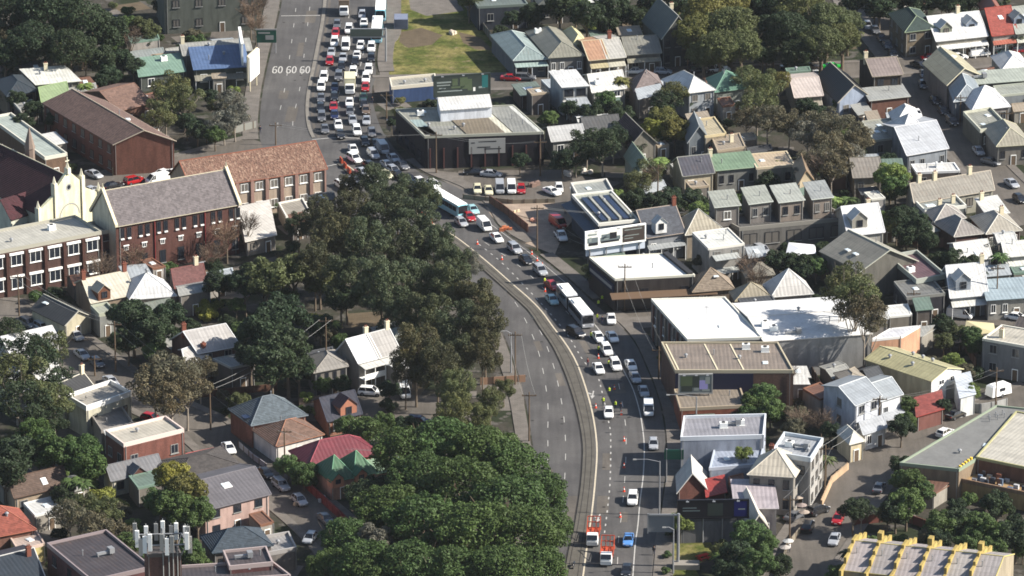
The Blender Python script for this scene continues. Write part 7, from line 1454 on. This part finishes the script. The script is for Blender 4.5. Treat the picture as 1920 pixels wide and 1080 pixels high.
# small back sheds and roofed additions tucked behind the houses
rs_ = random.Random(77); SH = 0; tries = 0; F0 = list(FOOT); AUTOB = []
while SH < 120 and tries < 12000:
    tries += 1; ax, ay, ux, uy, vx, vy = rs_.choice(F0); px, py = PX((ax, ay, 0))
    if not (-20 < px < 1900 and 20 < py < 1060): continue
    U, V_ = Vector((ux, uy, 0)), Vector((vx, vy, 0)); un, vn = U.normalized(), V_.normalized(); w_, d_ = rs_.uniform(2.6, 7), rs_.uniform(2.6, 6.5); hh = rs_.choice([2.8, 3.2, 3.6, 4.6])
    s_ = rs_.choice([(-d_-1.2, 'f'), (V_.length+1.2, 'b'), (0, 'r')]); base = Vector((ax, ay, 0))
    p = base+vn*s_[0]+un*rs_.uniform(0, max(.1, U.length-w_)) if s_[1] != 'r' else base+un*(U.length+1.0)+vn*rs_.uniform(0, max(.1, V_.length-d_))
    c_ = p+un*w_/2+vn*d_/2
    if inroad(c_.x, c_.y, 3) or any(inbld((p+un*w_*i+vn*d_*j).x, (p+un*w_*i+vn*d_*j).y, .4) for i in (0, .5, 1) for j in (0, .5, 1)): continue
    A_, B2, C2 = (PX((q.x, q.y, hh)) for q in (p, p+un*w_, p+vn*d_))
    if 845 < A_[0] < 1075 and 300 < A_[1] < 480: continue
    if 640 < A_[0] < 960 and A_[1] < 160 or 740 < A_[0] < 1000 and 270 < A_[1] < 350 or 440 < A_[0] < 530 and A_[1] < 280: continue
    if 1210 < A_[0] < 1420 and A_[1] > 930: continue
    cn_, rc_ = rs_.choice([('pale grey', 'b8b8b0'), ('white', 'f0f0ea'), ('rusty brown', '8c6450'), ('dark grey', '5c5e60'), ('green', '7c9484'), ('tan', 'b8a890'), ('silvery', 'c4ccd0')]); kn = rs_.choice(['flat', 'skil', 'gx'])
    lab = autolabel(None, f"small {cn_} {dict(flat='flat-roofed', skil='sloping-roofed', gx='gable-roofed')[kn]} shed", c_.x, c_.y)
    if not lab: continue
    r_ = bld('back_shed', lab, 'shed', A_, B2, C2, hh, kn, rs_.uniform(.4, 1), rs_.choice(['8c8478', 'a8a090', '6c625a', 'b4aca0']), rc_, 'f1x1', rs_.choice(['', 's50,50', 'v40,50', '']), par=.15, ov=.2)
    LAND.pop(); r_['group'] = 'small sheds in the back yards'; SH += 1
ry = random.Random(9); m = MB(); k_ = 0
for _ in range(900):
    px, py = ry.uniform(0, 1920), ry.uniform(0, 1080); q = G(px, py); r = ry.uniform(1.5, 4)
    if inroad(q.x, q.y, r) or (700 < px < 960 and py < 160) or (1215 < px < 1350 and py > 985) or k_ > 150: continue
    t = ry.uniform(-.3, .5); c_, s_ = math.cos(t), math.sin(t); r2 = r*ry.uniform(.5, 1.2); k_ += 1
    m.add([(q.x+a*c_-b*s_, q.y+a*s_+b*c_, .004+.00001*k_) for a, b in ((-r,-r2),(r,-r2),(r,r2),(-r,r2))], [(0,1,2,3)], ry.choice([0,0,1,2]))
struct('yard_paving', m, ['paving', 'asphalt_old', 'bare_soil'])
rg = random.Random(21); n_ok = 0; tries = 0; pos = [(t_[3], t_[4], t_[5]) for t_ in TREES]
while n_ok < 370 and tries < 20000:
    tries += 1; px, py = rg.uniform(0, 1920), rg.uniform(0, 1080)
    if 720 < px < 950 and py < 150: continue
    if 1215 < px < 1350 and 990 < py < 1080: continue
    if 850 < px < 1075 and 300 < py < 460: continue
    if 560 < px < 1100 and 320 < py < 1080 and rg.random() < .9: continue
    q = G(px, py); r = rg.uniform(1.0, 2.9)
    if inroad(q.x, q.y, r*.5) or inbld(q.x, q.y, r*.8): continue
    if any(math.hypot(q.x-a_, q.y-b_) < (r+c_)*.6 for a_, b_, c_ in pos): continue
    pos.append((q.x, q.y, r)); n_ok += 1; tree('bush' if r < 2.1 else 'oak', rg.choice(['dk', 'dk', 'mid', 'olive', 'fig', 'brown', 'mid', 'lime']), px, py, r)
# ---------------- labels for cars and trees by what stands nearest ----------------
left = 0
for root, kind, col, x, y, label, group in CARS:
    nm = KNAME.get(kind, kind); cn = CNAME.get(col, col)
    if not label:
        px, py = PX((x, y, 0))
        label = autolabel(root, f'{cn} {nm}', x, y)
    if not label: label = f'{cn} {nm} on the road'; left += 1
    tag(root, label, CATS.get(kind, nm), group or 'cars and vans on the streets')
    LAND.append((f'{cn} {nm}', x, y)) if False else None
for root, kind, tint, x, y, r, label in TREES:
    d_ = f'{TINT[tint][1]} {KN[kind]}' if kind != 'bare' else 'leafless grey brown tree'
    sz = ('large', 'smaller') if r > 4 else ('small', 'larger')
    lab = autolabel(root, d_, x, y, sz)
    if not lab: lab = d_; left += 1
    px, py = PX((x, y, 0))
    g_ = {'fig': 'dense trees of the fig groves', 'cas': 'casuarinas beside the carriageway', 'bush': 'garden shrubs', 'palm': 'palm trees', 'gum': 'gum trees among the houses', 'oak': 'leafy trees among the houses', 'bare': 'leafless winter trees'}[kind]
    tag(root, lab, 'shrub' if kind == 'bush' else 'tree', g_)
print('labels left over', left, 'objects', len(bpy.data.objects), 'bushes', n_ok, 'cars', len(CARS), 'trees', len(TREES))

# ---------------- thin haze over the whole district ----------------
hz = MB(); hz.box(-1520, 1520, -1220, 2520, -1, 345); me = hz.mesh('haze', []); 
hm_ = bpy.data.materials.new('haze'); hm_.use_nodes = True; t_ = hm_.node_tree; t_.nodes.clear(); ou = t_.nodes.new('ShaderNodeOutputMaterial'); pv = t_.nodes.new('ShaderNodeVolumePrincipled')
pv.inputs['Color'].default_value = (.82, .87, .95, 1); pv.inputs['Density'].default_value = .00002; pv.inputs['Anisotropy'].default_value = .2; t_.links.new(pv.outputs[0], ou.inputs['Volume']); me.materials.append(hm_)
ho = put('haze', me); ho['kind'] = 'stuff'
